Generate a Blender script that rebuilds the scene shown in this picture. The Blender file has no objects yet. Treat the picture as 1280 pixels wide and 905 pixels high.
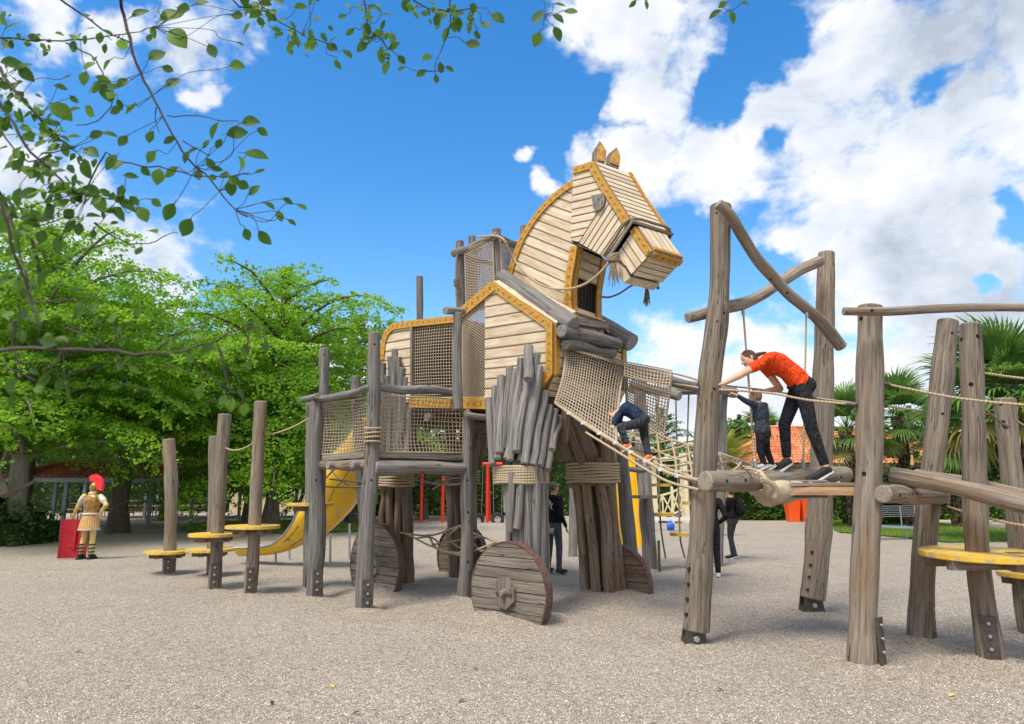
import bpy, bmesh, math, random
import numpy as np
from mathutils import Vector, Matrix, Quaternion, noise as mnoise
random.seed(7); np.random.seed(7)
V = Vector
sc = bpy.context.scene
C = sc.collection
# ---------------------------------------------------------------- camera
EYE = 1.6; FPX = 850.0; CX = 640.0; CY = 452.5; HOR = 610.0
TILT = math.atan((HOR - CY) / FPX)
cam_d = bpy.data.cameras.new('camera'); cam = bpy.data.objects.new('camera', cam_d); C.objects.link(cam)
cam.location = (0, 0, EYE); cam.rotation_euler = (math.pi/2 + TILT, 0, 0)
cam_d.sensor_width = 36.0; cam_d.lens = 36.0*FPX/1280.0; cam_d.clip_start = 0.05; cam_d.clip_end = 3000
cam_d.dof.use_dof = True; cam_d.dof.focus_distance = 9.5; cam_d.dof.aperture_fstop = 4.0
sc.camera = cam
CT, ST = math.cos(TILT), math.sin(TILT)
def ray(x, y):
    a = (x-CX)/FPX; b = (CY-y)/FPX
    return V((a, CT - b*ST, ST + b*CT))
def W(x, y, Y):                      # world point seen at pixel (x, y) at distance Y
    d = ray(x, y); s = Y/d.y
    return V((d.x*s, Y, EYE + d.z*s))
def G(x, y, z=0.0):                  # ground point seen at pixel
    d = ray(x, y); s = (z-EYE)/d.z
    return V((d.x*s, d.y*s, z))
# ---------------------------------------------------------------- world, sun, exposure
SUN_AZ = math.radians(215); SUN_EL = math.radians(60)    # azimuth clockwise from +Y
world = bpy.data.worlds.new('World'); sc.world = world; world.use_nodes = True
def build_world():
    nt = world.node_tree; N = nt.nodes; L = nt.links; N.clear()
    out = N.new('ShaderNodeOutputWorld')
    sky = N.new('ShaderNodeTexSky'); sky.sky_type = 'NISHITA'; sky.sun_disc = False
    sky.sun_elevation = SUN_EL; sky.sun_rotation = SUN_AZ; sky.air_density = 1.3; sky.dust_density = 0.3; sky.ozone_density = 3.0
    hs = N.new('ShaderNodeHueSaturation'); hs.inputs['Saturation'].default_value = 1.38; hs.inputs['Value'].default_value = 0.86
    hs.inputs['Hue'].default_value = 0.503
    L.new(sky.outputs[0], hs.inputs['Color'])
    b1 = N.new('ShaderNodeBackground'); b1.inputs['Strength'].default_value = 0.135; L.new(hs.outputs[0], b1.inputs['Color'])
    tc = N.new('ShaderNodeTexCoord'); D0 = tc.outputs['Generated']; D = D0
    def math_(op, a, b=None, c=None, clamp=False):
        n = N.new('ShaderNodeMath'); n.operation = op; n.use_clamp = clamp
        for i, v in enumerate((a, b, c)):
            if v is None: continue
            if isinstance(v, (int, float)): n.inputs[i].default_value = v
            else: L.new(v, n.inputs[i])
        return n.outputs[0]
    def noise(scale, detail, rough, off=(0, 0, 0), vec=None, st=(1, 1, 1.6)):
        m = N.new('ShaderNodeMapping'); m.inputs['Location'].default_value = off; m.inputs['Scale'].default_value = st
        L.new(vec or D, m.inputs['Vector'])
        n = N.new('ShaderNodeTexNoise'); n.inputs['Scale'].default_value = scale; n.inputs['Detail'].default_value = detail
        n.inputs['Roughness'].default_value = rough; n.inputs['Distortion'].default_value = 0.25
        L.new(m.outputs[0], n.inputs['Vector']); return n.outputs['Fac']
    def vmath(op, a, b):
        n = N.new('ShaderNodeVectorMath'); n.operation = op; L.new(a, n.inputs[0])
        if isinstance(b, tuple): n.inputs[1].default_value = b
        else: L.new(b, n.inputs[1])
        return n.outputs[0]
    def warp(scale, amp, off):
        n = N.new('ShaderNodeTexNoise'); n.inputs['Scale'].default_value = scale; n.inputs['Detail'].default_value = 5; n.inputs['Roughness'].default_value = .6
        L.new(vmath('ADD', D0, off), n.inputs['Vector']); c = vmath('SUBTRACT', n.outputs['Color'], (.5, .5, .5)); return vmath('MULTIPLY', c, (amp, amp, amp))
    DW = vmath('ADD', vmath('ADD', D0, warp(4.5, .16, (1, 2, 3))), warp(17.0, .05, (5, 1, 2)))
    def blob(x, y, r):
        d = ray(x, y).normalized(); k = math.cos(math.atan(math.hypot(x-CX, y-CY)/FPX))
        n = N.new('ShaderNodeVectorMath'); n.operation = 'DISTANCE'; L.new(DW, n.inputs[0]); n.inputs[1].default_value = d
        return math_('MULTIPLY_ADD', n.outputs['Value'], -1.0/(r*k/FPX), 1.0)
    clouds = [(735,5,45),(800,20,90),(830,75,80),(790,120,55),(820,150,55),(760,190,42),(800,200,50),(735,205,30),(880,190,65),(960,150,70),(1010,90,80),
        (1080,50,95),(1170,60,120),(1270,40,110),(1180,160,120),(1060,160,85),(1100,230,110),(1035,265,62),(1200,270,125),(1280,190,90),
        (1120,330,100),(1200,385,90),(1010,300,60),(1150,270,110),(1240,330,60),(1050,330,58),(1270,420,80),(850,430,52),(900,395,50),(960,420,60),(860,500,75),(930,500,75),
        (820,560,60),(1000,470,70),(1080,480,80),(1180,460,90),(180,325,85),(125,290,60),(225,335,48),(60,265,75),(35,200,50),(100,220,40),
        (240,55,50),(290,25,55),(150,60,38),(60,10,50),(440,440,55),(475,480,60),(657,197,16),(685,232,22),(20,100,30),(350,440,60),(255,115,22)]
    holes = [(1265,300,36),(945,75,46),(900,125,46),(925,95,36),(985,40,42),(975,172,34),(1165,108,34),(860,330,85),(960,330,40),(1225,355,22),(700,130,60),(500,250,200)]
    f = None
    for b in clouds:
        v = blob(*b); f = v if f is None else math_('MAXIMUM', f, v)
    h = None
    for b in holes:
        v = blob(*b); h = v if h is None else math_('MAXIMUM', h, v)
    h = math_('MAXIMUM', h, 0.0)
    # clouds added over the unseen sky, thickened for neutral light, with the open blue part kept open
    gl = math_('MULTIPLY_ADD', noise(2.3, 3, 0.5, (4.1, 2.2, 0.3)), 5.0, -1.75)
    front = math_('MAXIMUM', math_('MULTIPLY', blob(600, 300, 900), 4.0), 0.0)
    gl = math_('SUBTRACT', gl, front)
    f = math_('MAXIMUM', f, gl)
    f = math_('MAXIMUM', f, -0.6)
    f = math_('SUBTRACT', f, math_('MULTIPLY', h, 1.1)); f = math_('MULTIPLY', f, 1.12)
    n1 = noise(7.0, 9, 0.62); n2 = noise(22.0, 6, 0.6, (3, 1, 2))
    dens = math_('ADD', math_('ADD', f, math_('MULTIPLY_ADD', n1, 2.6, -1.2)), math_('MULTIPLY_ADD', n2, 0.45, -0.22))
    mr = N.new('ShaderNodeMapRange'); mr.interpolation_type = 'SMOOTHSTEP'
    L.new(dens, mr.inputs['Value']); mr.inputs['From Min'].default_value = -0.02; mr.inputs['From Max'].default_value = 0.7
    # cloud body: bright towards the sun, grey bases
    sd = V((math.sin(SUN_AZ)*math.cos(SUN_EL), math.cos(SUN_AZ)*math.cos(SUN_EL), math.sin(SUN_EL)))
    o2 = (-0.05, 0.0, 0.075)
    s1 = noise(7.0, 9, 0.62, o2); s2 = noise(2.6, 4, 0.5, (1.3, .2, .9))
    rel = math_('SUBTRACT', n1, s1)
    sh = math_('ADD', math_('MULTIPLY_ADD', rel, 1.7, 0.70), math_('MULTIPLY_ADD', s2, -2.0, 1.05))
    low = math_('ADD', sh, math_('MULTIPLY_ADD', dens, -0.22, 0.22))
    # the heavy grey-bottomed cloud bank on the right
    gb = math_('MAXIMUM', math_('MAXIMUM', blob(1130, 345, 150), blob(1250, 395, 120)), math_('MAXIMUM', blob(1200, 70, 190), 0.0))
    low = math_('SUBTRACT', low, math_('MULTIPLY', gb, 0.62))
    cr = N.new('ShaderNodeValToRGB'); L.new(low, cr.inputs['Fac'])
    cr.color_ramp.elements[0].position = 0.0; cr.color_ramp.elements[0].color = (0.50, 0.57, 0.69, 1)
    cr.color_ramp.elements[1].position = 0.85; cr.color_ramp.elements[1].color = (1.0, 1.0, 1.0, 1)
    e = cr.color_ramp.elements.new(0.5); e.color = (0.80, 0.86, 0.95, 1)
    b2 = N.new('ShaderNodeBackground'); b2.inputs['Strength'].default_value = 0.56; L.new(cr.outputs[0], b2.inputs['Color'])
    mx = N.new('ShaderNodeMixShader'); L.new(mr.outputs[0], mx.inputs[0]); L.new(b1.outputs[0], mx.inputs[1]); L.new(b2.outputs[0], mx.inputs[2])
    L.new(mx.outputs[0], out.inputs['Surface'])
build_world()
sun_d = bpy.data.lights.new('sun', 'SUN'); sun_d.energy = 2.5; sun_d.angle = math.radians(20); sun_d.color = (1.0, 0.90, 0.77)
sun = bpy.data.objects.new('sun', sun_d); C.objects.link(sun)
sdir = V((math.sin(SUN_AZ)*math.cos(SUN_EL), math.cos(SUN_AZ)*math.cos(SUN_EL), math.sin(SUN_EL)))
sun.rotation_euler = sdir.to_track_quat('Z', 'Y').to_euler(); sun.location = (0, -5, 20)
sc.view_settings.view_transform = 'Standard'; sc.view_settings.look = 'None'; sc.view_settings.exposure = 0.9; sc.view_settings.gamma = 1.0
# ---------------------------------------------------------------- materials
MATS = {}
class NB:                                  # tiny node builder
    def __init__(s, name):
        s.m = bpy.data.materials.new(name); s.m.use_nodes = True; s.nt = s.m.node_tree; s.N = s.nt.nodes; s.L = s.nt.links
        s.bsdf = s.N['Principled BSDF']; s.out = s.N['Material Output']
    def lk(s, v, sock):
        if isinstance(v, (int, float)): sock.default_value = v
        elif isinstance(v, tuple): sock.default_value = v if len(v) == 4 or sock.type == 'VECTOR' else v + (1,)
        else: s.L.new(v, sock)
    def math(s, op, a, b=None, c=None, clamp=False):
        n = s.N.new('ShaderNodeMath'); n.operation = op; n.use_clamp = clamp
        for i, v in enumerate((a, b, c)):
            if v is not None: s.lk(v, n.inputs[i])
        return n.outputs[0]
    def attr(s, name='wood', out='Vector'):
        n = s.N.new('ShaderNodeAttribute'); n.attribute_name = name; return n.outputs[out]
    def rnd(s): return s.N.new('ShaderNodeObjectInfo').outputs['Random']
    def objc(s): return s.N.new('ShaderNodeTexCoord').outputs['Object']
    def mapping(s, v, scale=(1, 1, 1), loc=(0, 0, 0)):
        n = s.N.new('ShaderNodeMapping'); s.lk(v, n.inputs['Vector']); n.inputs['Scale'].default_value = scale
        if isinstance(loc, tuple): n.inputs['Location'].default_value = loc
        else: s.L.new(loc, n.inputs['Location'])
        return n.outputs[0]
    def noise(s, v, scale=5, detail=4, rough=.5, dist=0, out='Fac'):
        n = s.N.new('ShaderNodeTexNoise'); s.lk(v, n.inputs['Vector']); n.inputs['Scale'].default_value = scale
        n.inputs['Detail'].default_value = detail; n.inputs['Roughness'].default_value = rough; n.inputs['Distortion'].default_value = dist
        return n.outputs[out]
    def voro(s, v, scale=5, out='Distance', feature='F1', rand=1.0):
        n = s.N.new('ShaderNodeTexVoronoi'); n.feature = feature; s.lk(v, n.inputs['Vector']); n.inputs['Scale'].default_value = scale
        n.inputs['Randomness'].default_value = rand
        return n.outputs[out]
    def ramp(s, f, stops, interp='LINEAR'):
        n = s.N.new('ShaderNodeValToRGB'); s.lk(f, n.inputs['Fac']); cr = n.color_ramp; cr.interpolation = interp
        while len(cr.elements) < len(stops): cr.elements.new(0.5)
        for e, (p, c) in zip(cr.elements, stops):
            e.position = p; e.color = (c, c, c, 1) if isinstance(c, (int, float)) else tuple(c) + (1,)
        return n.outputs[0]
    def mix(s, f, a, b, mode='MIX'):
        n = s.N.new('ShaderNodeMix'); n.data_type = 'RGBA'; n.blend_type = mode
        s.lk(f, n.inputs['Factor']); s.lk(a, n.inputs[6]); s.lk(b, n.inputs[7]); return n.outputs[2]
    def sep(s, v):
        n = s.N.new('ShaderNodeSeparateXYZ'); s.lk(v, n.inputs[0]); return n.outputs
    def comb(s, x, y, z):
        n = s.N.new('ShaderNodeCombineXYZ')
        for i, v in enumerate((x, y, z)): s.lk(v, n.inputs[i])
        return n.outputs[0]
    def bump(s, h, strength=.3, dist=.01):
        n = s.N.new('ShaderNodeBump'); s.lk(h, n.inputs['Height']); n.inputs['Strength'].default_value = strength; n.inputs['Distance'].default_value = dist
        s.L.new(n.outputs[0], s.bsdf.inputs['Normal']); return n
    def fin(s, col, rough=.7, spec=.5, metal=0.0):
        s.lk(col, s.bsdf.inputs['Base Color']); s.lk(rough, s.bsdf.inputs['Roughness']); s.lk(metal, s.bsdf.inputs['Metallic'])
        s.bsdf.inputs['Specular IOR Level'].default_value = spec
        return s.m
def wood_mat(name, dark, mid, light, rough=.85, crack=1.0, tint=(.34, .24, .15), tamt=.5, knots=1.0):
    b = NB(name); w = b.attr(); r = b.rnd()
    off = b.comb(b.math('MULTIPLY', r, 37.0), b.math('MULTIPLY', r, 11.0), b.math('MULTIPLY', r, 23.0))
    n1 = b.noise(b.mapping(w, (38, 38, 1.5), off), 1, 6, .66, .15)
    n2 = b.noise(b.mapping(w, (120, 120, 3.0), off), 1, 3, .6)
    n3 = b.noise(b.mapping(w, (3, 3, 1.4), off), 1, 3, .55)
    col = b.ramp(n1, [(.33, dark), (.5, mid), (.68, light)])
    col = b.mix(b.ramp(n3, [(.48, 0.0), (.72, tamt)]), col, tint)
    col = b.mix(b.ramp(n2, [(.25, .55*crack), (.45, 0.0)]), col, tuple(c*.35 for c in dark))
    wc = b.noise(b.mapping(w, (14, 14, .75), off), 1, 2, .5, .2)
    ck = b.math('ABSOLUTE', b.math('SUBTRACT', wc, .5))
    ckm = b.ramp(ck, [(.0, .9*crack), (.008, 0.0)])
    gate = b.ramp(b.noise(b.mapping(w, (5, 5, 1.1), off), 1, 1, .5), [(.5, 0.0), (.58, 1.0)])
    cm = b.math('MULTIPLY', ckm, gate)
    col = b.mix(cm, col, tuple(c*.22 for c in dark))
    kv = b.voro(b.mapping(w, (7, 7, 2.2), off), 1)
    km = b.ramp(kv, [(.05, .75*knots), (.11, .15*knots), (.2, 0.0)])
    col = b.mix(km, col, tuple(c*.4 for c in dark))
    # sawn ends: growth rings and radial checks
    sp = b.sep(w); eg = b.attr('edge', 'Fac'); rr = b.math('SQRT', b.math('ADD', b.math('MULTIPLY', sp[0], sp[0]), b.math('MULTIPLY', sp[1], sp[1])))
    rn_ = b.noise(b.mapping(w, (9, 9, 9), off), 1, 3, .5); ring = b.math('SINE', b.math('MULTIPLY', b.math('ADD', rr, b.math('MULTIPLY', rn_, .02)), 520))
    an = b.math('ARCTAN2', sp[1], sp[0]); chk = b.noise(b.comb(b.math('MULTIPLY', an, 2.6), b.math('MULTIPLY', rr, 3.0), r), 1, 2, .5)
    ec = b.mix(b.math('MULTIPLY_ADD', ring, .3, .4), light, mid); ec = b.mix(b.ramp(b.math('ABSOLUTE', b.math('SUBTRACT', chk, .5)), [(.0, .8), (.02, 0.0)]), ec, tuple(c*.3 for c in dark))
    col = b.mix(b.math('GREATER_THAN', eg, 1.0), col, ec)
    val = b.math('MULTIPLY_ADD', b.math('FRACT', b.math('MULTIPLY', r, 7.31)), .34, .83)
    hsv = b.N.new('ShaderNodeHueSaturation'); b.lk(col, hsv.inputs['Color']); b.lk(val, hsv.inputs['Value'])
    h = b.math('SUBTRACT', b.math('ADD', n1, b.math('MULTIPLY', n2, .5)), b.math('MULTIPLY', cm, 1.5))
    b.bump(h, .8, .012)
    return b.fin(hsv.outputs[0], rough, .25)
M = MATS
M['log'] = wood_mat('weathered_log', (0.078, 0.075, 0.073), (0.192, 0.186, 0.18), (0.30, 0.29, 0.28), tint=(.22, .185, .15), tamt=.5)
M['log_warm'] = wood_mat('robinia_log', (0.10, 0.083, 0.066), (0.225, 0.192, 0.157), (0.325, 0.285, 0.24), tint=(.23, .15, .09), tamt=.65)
M['log_brown'] = wood_mat('brown_log', (0.086, 0.066, 0.049), (0.185, 0.145, 0.114), (0.282, 0.238, 0.194), tint=(.22, .13, .075), tamt=.7)  # browner and slightly darker than the grey logs
M['plank_grey'] = wood_mat('weathered_plank', (.10, .088, .075), (.20, .18, .158), (.31, .28, .25), tint=(.22, .16, .11), tamt=.5)
M['plank_deck'] = wood_mat('deck_plank', (.20, .12, .07), (.38, .25, .15), (.52, .38, .25), tint=(.45, .20, .07), tamt=.5)
def painted_plank():
    b = NB('cream_painted_plank'); w = b.attr(); r = b.rnd()
    off = b.comb(b.math('MULTIPLY', r, 37.0), b.math('MULTIPLY', r, 11.0), b.math('MULTIPLY', r, 23.0))
    n1 = b.noise(b.mapping(w, (16, 16, 1.5), off), 1, 5, .62, .3)
    n2 = b.noise(b.mapping(w, (70, 70, 4), off), 1, 3, .6)
    col = b.ramp(n1, [(.25, (.36, .26, .16)), (.43, (.58, .48, .35)), (.72, (.76, .68, .54))])
    col = b.mix(b.ramp(n2, [(.28, .75), (.44, 0.0)]), col, (.27, .18, .10))
    st = b.noise(b.mapping(w, (4, 4, 2.2), off), 1, 4, .6)
    col = b.mix(b.ramp(st, [(.52, 0.0), (.74, .6)]), col, (.48, .36, .23))
    ed = b.attr('edge', 'Fac')                       # dirt that has gathered along the plank's edges
    en = b.math('ADD', ed, b.math('MULTIPLY_ADD', n1, .8, -.4))
    col = b.mix(b.ramp(en, [(.72, 0.0), (1.15, .6)]), col, (.28, .19, .12))
    val = b.math('MULTIPLY_ADD', b.math('FRACT', b.math('MULTIPLY', r, 7.31)), .18, .86)
    hsv = b.N.new('ShaderNodeHueSaturation'); b.lk(col, hsv.inputs['Color']); b.lk(val, hsv.inputs['Value']); hsv.inputs['Saturation'].default_value = 1.0
    b.bump(b.math('ADD', n1, b.math('MULTIPLY', n2, .6)), .5, .005)
    return b.fin(hsv.outputs[0], .75, .25)
M['plank'] = painted_plank()
def trim_mat():
    b = NB('yellow_painted_trim'); w = b.attr(); s = b.sep(w); x = s[0]; z = s[2]     # x: -1..1 across, z metres along
    P = .135
    t = b.math('FRACT', b.math('DIVIDE', z, P)); k = b.math('FLOOR', b.math('DIVIDE', z, P))
    dx = b.math('MULTIPLY', b.math('SUBTRACT', t, .5), P); dy = b.math('MULTIPLY', x, .055)
    d = b.math('SQRT', b.math('ADD', b.math('MULTIPLY', dx, dx), b.math('MULTIPLY', dy, dy)))
    n = b.noise(b.mapping(w, (3, 3, 20)), 1, 5, .6); nf = b.noise(b.mapping(w, (6, 6, 70)), 1, 2, .5)
    dn = b.math('ADD', d, b.math('MULTIPLY_ADD', nf, .045, -.019))
    col = b.ramp(n, [(.3, (.25, .125, .03)), (.5, (.52, .285, .03)), (.75, (.66, .40, .05))])
    flower = b.ramp(dn, [(.016, 1.0), (.021, 0.0)]); ring = b.ramp(b.math('ABSOLUTE', b.math('SUBTRACT', dn, .027)), [(.002, .8), (.006, 0.0)])
    odd = b.math('FRACT', b.math('MULTIPLY', k, .5)); odd = b.math('GREATER_THAN', odd, .25)
    fc = b.mix(odd, (.50, .035, .02), (.10, .11, .07))
    col = b.mix(ring, col, (.09, .09, .04)); col = b.mix(flower, col, fc)
    sw = b.math('MULTIPLY', b.math('SINE', b.math('MULTIPLY', z, 2*math.pi/P)), .5)
    vine = b.ramp(b.math('ABSOLUTE', b.math('SUBTRACT', x, sw)), [(.07, .85), (.16, 0.0)])
    far = b.ramp(b.math('ABSOLUTE', b.math('SUBTRACT', t, .5)), [(.2, 0.0), (.26, 1.0)])
    red = b.ramp(b.noise(b.mapping(w, (4, 4, 14)), 1, 0, .5), [(.5, 0.0), (.52, 1.0)])
    col = b.mix(b.math('MULTIPLY', vine, far), col, b.mix(red, (.07, .075, .04), (.48, .05, .03)))
    ax = b.math('ABSOLUTE', x)
    col = b.mix(b.ramp(ax, [(.84, 0.0), (.97, .75)]), col, (.33, .17, .04))
    wear = b.ramp(b.noise(b.mapping(w, (2.2, 2.2, 9)), 1, 6, .7), [(.52, 0.0), (.66, .85)])
    col = b.mix(wear, col, (.40, .27, .14))
    b.bump(n, .3, .004)
    return b.fin(col, .6, .3)
M['trim'] = trim_mat()
def gravel_mat():
    b = NB('gravel'); o = b.objc()
    c1 = b.voro(o, 105, 'Color'); d1 = b.voro(o, 105, 'Distance'); s = b.sep(c1)
    c2 = b.sep(b.voro(o, 33, 'Color'))
    col = b.ramp(s[0], [(.0, (.17, .14, .115)), (.18, (.42, .36, .295)), (.45, (.66, .58, .475)), (.88, (.83, .76, .65)), (.96, (.76, .70, .62)), (1.0, (.42, .26, .15))])
    col = b.mix(b.math('MULTIPLY', b.math('GREATER_THAN', c2[0], .8), .5), col, (.30, .27, .25))
    gap = b.ramp(d1, [(.5, 0.0), (.85, .6)])
    col = b.mix(gap, col, (.13, .105, .085))
    big = b.noise(o, .55, 5, .6); col = b.mix(b.ramp(big, [(.42, .0), (.66, .22)]), col, (.30, .25, .20))
    med = b.noise(o, 5.5, 4, .65); col = b.mix(b.ramp(med, [(.5, 0.0), (.8, .2)]), col, (.26, .21, .16))
    h = b.math('SUBTRACT', b.math('MULTIPLY', med, 1.2), d1)
    b.bump(h, 1.0, .022)
    return b.fin(col, .9, .2)
M['gravel'] = gravel_mat()
def simple(name, col, rough=.6, spec=.4, metal=0.0, var=.12, scale=8, bump=.15, bd=.004, edge=None, rndv=0):
    b = NB(name); o = b.objc(); n = b.noise(o, scale, 5, .6)
    c = b.mix(b.ramp(n, [(.35, 0.0), (.7, 1.0)]), tuple(x*(1-var) for x in col), tuple(min(1, x*(1+var)) for x in col))
    if rndv:
        hsv = b.N.new('ShaderNodeHueSaturation'); b.lk(c, hsv.inputs['Color'])
        b.lk(b.math('MULTIPLY_ADD', b.rnd(), rndv, 1-rndv/2), hsv.inputs['Value']); c = hsv.outputs[0]
    if bump: b.bump(b.noise(o, scale*6, 4, .6), bump, bd)
    return b.fin(c, rough, spec, metal)
def worn_paint(name, col, under, amt=.5, scale=9, rough=.45):
    b = NB(name); o = b.objc(); n = b.noise(o, scale, 7, .68); n2 = b.noise(o, 2.3, 3, .5)
    c = b.mix(b.ramp(n2, [(.35, 0.0), (.7, 1.0)]), tuple(x*.82 for x in col), col)
    c = b.mix(b.ramp(b.math('ADD', n, b.math('MULTIPLY', n2, .18)), [(.66-.1*amt, 0.0), (.76-.1*amt, .85)]), c, under)
    b.bump(n, .25, .004); return b.fin(c, rough, .4)
M['yellow_paint'] = worn_paint('worn_yellow_paint', (.80, .52, .05), (.42, .33, .22), .9)
M['yellow_chute'] = worn_paint('yellow_plastic', (.90, .55, .015), (.52, .44, .30), .3, 7, .3)
M['metal_dark'] = simple('dark_steel', (.10, .088, .078), .55, .5, .6, .3, 20)
M['metal_galv'] = simple('galvanised_steel', (.42, .44, .46), .42, .5, .8, .12, 14)
M['metal_bluegrey'] = simple('blue_grey_painted_steel', (.23, .29, .36), .5, .4, 0, .1)
M['rust_red'] = worn_paint('rusty_red_rim', (.13, .052, .042), (.12, .095, .08), 1.2, 14, .8)
M['bolt'] = simple('bolt_steel', (.05, .045, .04), .5, .5, .7, .2, 30)
M['hole'] = simple('bolt_hole_shadowed', (.02, .017, .014), .9, .1, 0, .1)
M['red_paint'] = simple('red_powder_coat', (.72, .03, .02), .35, .5, 0, .06)
M['tyre'] = simple('black_rubber', (.028, .028, .03), .75, .3, 0, .25, 40)
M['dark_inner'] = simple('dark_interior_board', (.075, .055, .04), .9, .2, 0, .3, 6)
M['cream_paint'] = simple('cream_painted_wood', (.66, .61, .42), .6, .3, 0, .1)
M['orange_plastic'] = simple('orange_plastic', (.90, .115, .02), .4, .4, 0, .05)
M['white_pole'] = simple('white_painted_steel', (.66, .68, .70), .45, .4, 0, .06)
M['blue_plastic'] = simple('blue_plastic', (.02, .12, .60), .4, .4)
M['canvas'] = simple('beige_canvas', (.50, .42, .31), .9, .2, 0, .22, 10, .5, .01)
M['grey_mat'] = simple('grey_rubber_mat', (.26, .27, .28), .8, .3, 0, .12, 30)
M['stone_grey'] = simple('grey_stone', (.26, .26, .26), .9, .2, 0, .4, 6, .8, .04)
M['wall_cream'] = simple('cream_render', (.60, .50, .34), .85, .2, 0, .12, 2)
M['glass_dark'] = simple('dark_window_glass', (.03, .035, .04), .12, .5, 0, .1)
def rope_mat(name, a, c):
    b = NB(name); w = b.attr(); s = b.sep(w)
    n = b.noise(b.mapping(w, (20, 20, 9)), 1, 4, .6); st = b.math('SINE', b.math('MULTIPLY', s[2], 170.0))
    col = b.mix(n, a, c); col = b.mix(b.math('MULTIPLY_ADD', st, .22, .22), col, tuple(x*.35 for x in a))
    b.bump(st, .5, .006); return b.fin(col, .85, .2)
M['rope'] = rope_mat('hemp_rope', (.40, .31, .20), (.60, .50, .36))
M['rope_dark'] = rope_mat('weathered_rope', (.20, .15, .105), (.36, .285, .21))
M['net'] = rope_mat('net_cord', (.38, .31, .225), (.56, .475, .37))
def tile_mat(name, cols):
    b = NB(name); o = b.objc(); s = b.sep(b.voro(o, 3.1, 'Color')); n = b.noise(o, 9, 4, .6)
    col = b.ramp(s[0], [(0, cols[0]), (.5, cols[1]), (1, cols[2])]); col = b.mix(b.ramp(n, [(.5, 0), (.8, .5)]), col, (.22, .13, .09))
    return b.fin(col, .8, .2)
M['tile'] = tile_mat('terracotta_tile', [(.46, .14, .07), (.60, .21, .10), (.70, .30, .16)])
M['tile_red'] = tile_mat('red_clay_tile', [(.33, .085, .055), (.44, .13, .08), (.50, .18, .11)])
def leaf_mat(name, c1, c2, c3, trans=.45, rough=.45):
    b = NB(name); t = b.attr('tint', 'Fac'); r = b.rnd(); o = b.objc()
    n = b.noise(o, .5, 2, .5)
    f = b.math('ADD', b.math('MULTIPLY', t, .75), b.math('MULTIPLY_ADD', n, .9, -.3))
    col = b.ramp(f, [(.08, c1), (.5, c2), (.92, c3)])
    b.fin(col, rough, .35)
    tr = b.N.new('ShaderNodeBsdfTranslucent'); tcol = b.mix(.5, col, tuple(min(1, x*1.5) for x in c3), 'MIX'); b.lk(tcol, tr.inputs[0])
    mx = b.N.new('ShaderNodeMixShader'); mx.inputs[0].default_value = trans
    b.L.new(b.bsdf.outputs[0], mx.inputs[1]); b.L.new(tr.outputs[0], mx.inputs[2]); b.L.new(mx.outputs[0], b.out.inputs['Surface'])
    return b.m
M['leaf_tree'] = leaf_mat('fresh_green_foliage', (.045, .13, .014), (.14, .32, .022), (.31, .53, .04), .5)
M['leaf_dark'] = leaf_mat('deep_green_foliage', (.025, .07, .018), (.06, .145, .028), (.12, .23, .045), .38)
M['leaf_hedge'] = leaf_mat('hedge_foliage', (.03, .09, .012), (.08, .20, .02), (.19, .34, .04), .42)
M['leaf_fore'] = leaf_mat('near_apple_leaf', (.025, .075, .012), (.06, .15, .018), (.13, .26, .03), .55, .5)
M['leaf_palm'] = leaf_mat('palm_frond', (.035, .10, .022), (.085, .20, .035), (.20, .32, .06), .32, .4)
M['leaf_yellowgreen'] = leaf_mat('yellow_green_frond', (.10, .14, .02), (.22, .26, .035), (.38, .38, .06), .35, .45)
M['flower_yellow'] = simple('palm_flower', (.66, .46, .05), .8, .2, 0, .3)
M['grass'] = leaf_mat('short_grass', (.08, .16, .02), (.16, .28, .035), (.28, .38, .07), .3, .8)
M['bark'] = wood_mat('tree_bark', (.06, .048, .038), (.12, .10, .082), (.22, .19, .16), tint=(.12, .11, .06), tamt=.4)
M['bark_pale'] = wood_mat('pale_grey_bark', (.14, .13, .115), (.25, .235, .21), (.36, .34, .31), tint=(.2, .19, .12), tamt=.3)
M['twig'] = wood_mat('dark_twig_bark', (.035, .028, .024), (.07, .057, .05), (.11, .09, .08), tint=(.08, .06, .04), tamt=.3, knots=0)
def palm_trunk():
    b = NB('palm_fibre_trunk'); o = b.objc(); v = b.voro(b.mapping(o, (1, 1, .55)), 11); n = b.noise(b.mapping(o, (1, 1, .3)), 26, 5, .7)
    col = b.ramp(b.math('ADD', b.math('MULTIPLY', v, .9), b.math('MULTIPLY_ADD', n, .7, -.35)), [(.12, (.23, .18, .13)), (.4, (.11, .08, .055)), (.7, (.03, .022, .016))])
    b.bump(b.math('SUBTRACT', n, v), 1.0, .05); return b.fin(col, .95, .1)
M['palm_trunk'] = palm_trunk()
def skin_mat(n_, c):
    b = NB(n_); o = b.objc(); n = b.noise(o, 12, 4, .6); col = b.mix(n, tuple(x*.88 for x in c), tuple(min(1, x*1.1) for x in c))
    b.bsdf.inputs['Subsurface Weight'].default_value = .12; b.bsdf.inputs['Subsurface Radius'].default_value = (.01, .004, .002)
    return b.fin(col, .5, .35)
M['skin'] = skin_mat('fair_skin', (.62, .38, .27)); M['skin_tan'] = skin_mat('tanned_skin', (.48, .27, .18))
def cloth(name, col, fold=1.0):
    b = NB(name); o = b.objc(); n = b.noise(b.mapping(o, (1, 1, .55)), 11, 3, .5, 1.6); f = b.noise(o, 160, 2, .5)
    c = b.mix(n, tuple(x*.82 for x in col), tuple(min(1, x*1.15) for x in col))
    b.bump(b.math('ADD', b.math('MULTIPLY', n, 1.0), b.math('MULTIPLY', f, .03)), fold, .09); return b.fin(c, .85, .2)
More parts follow.
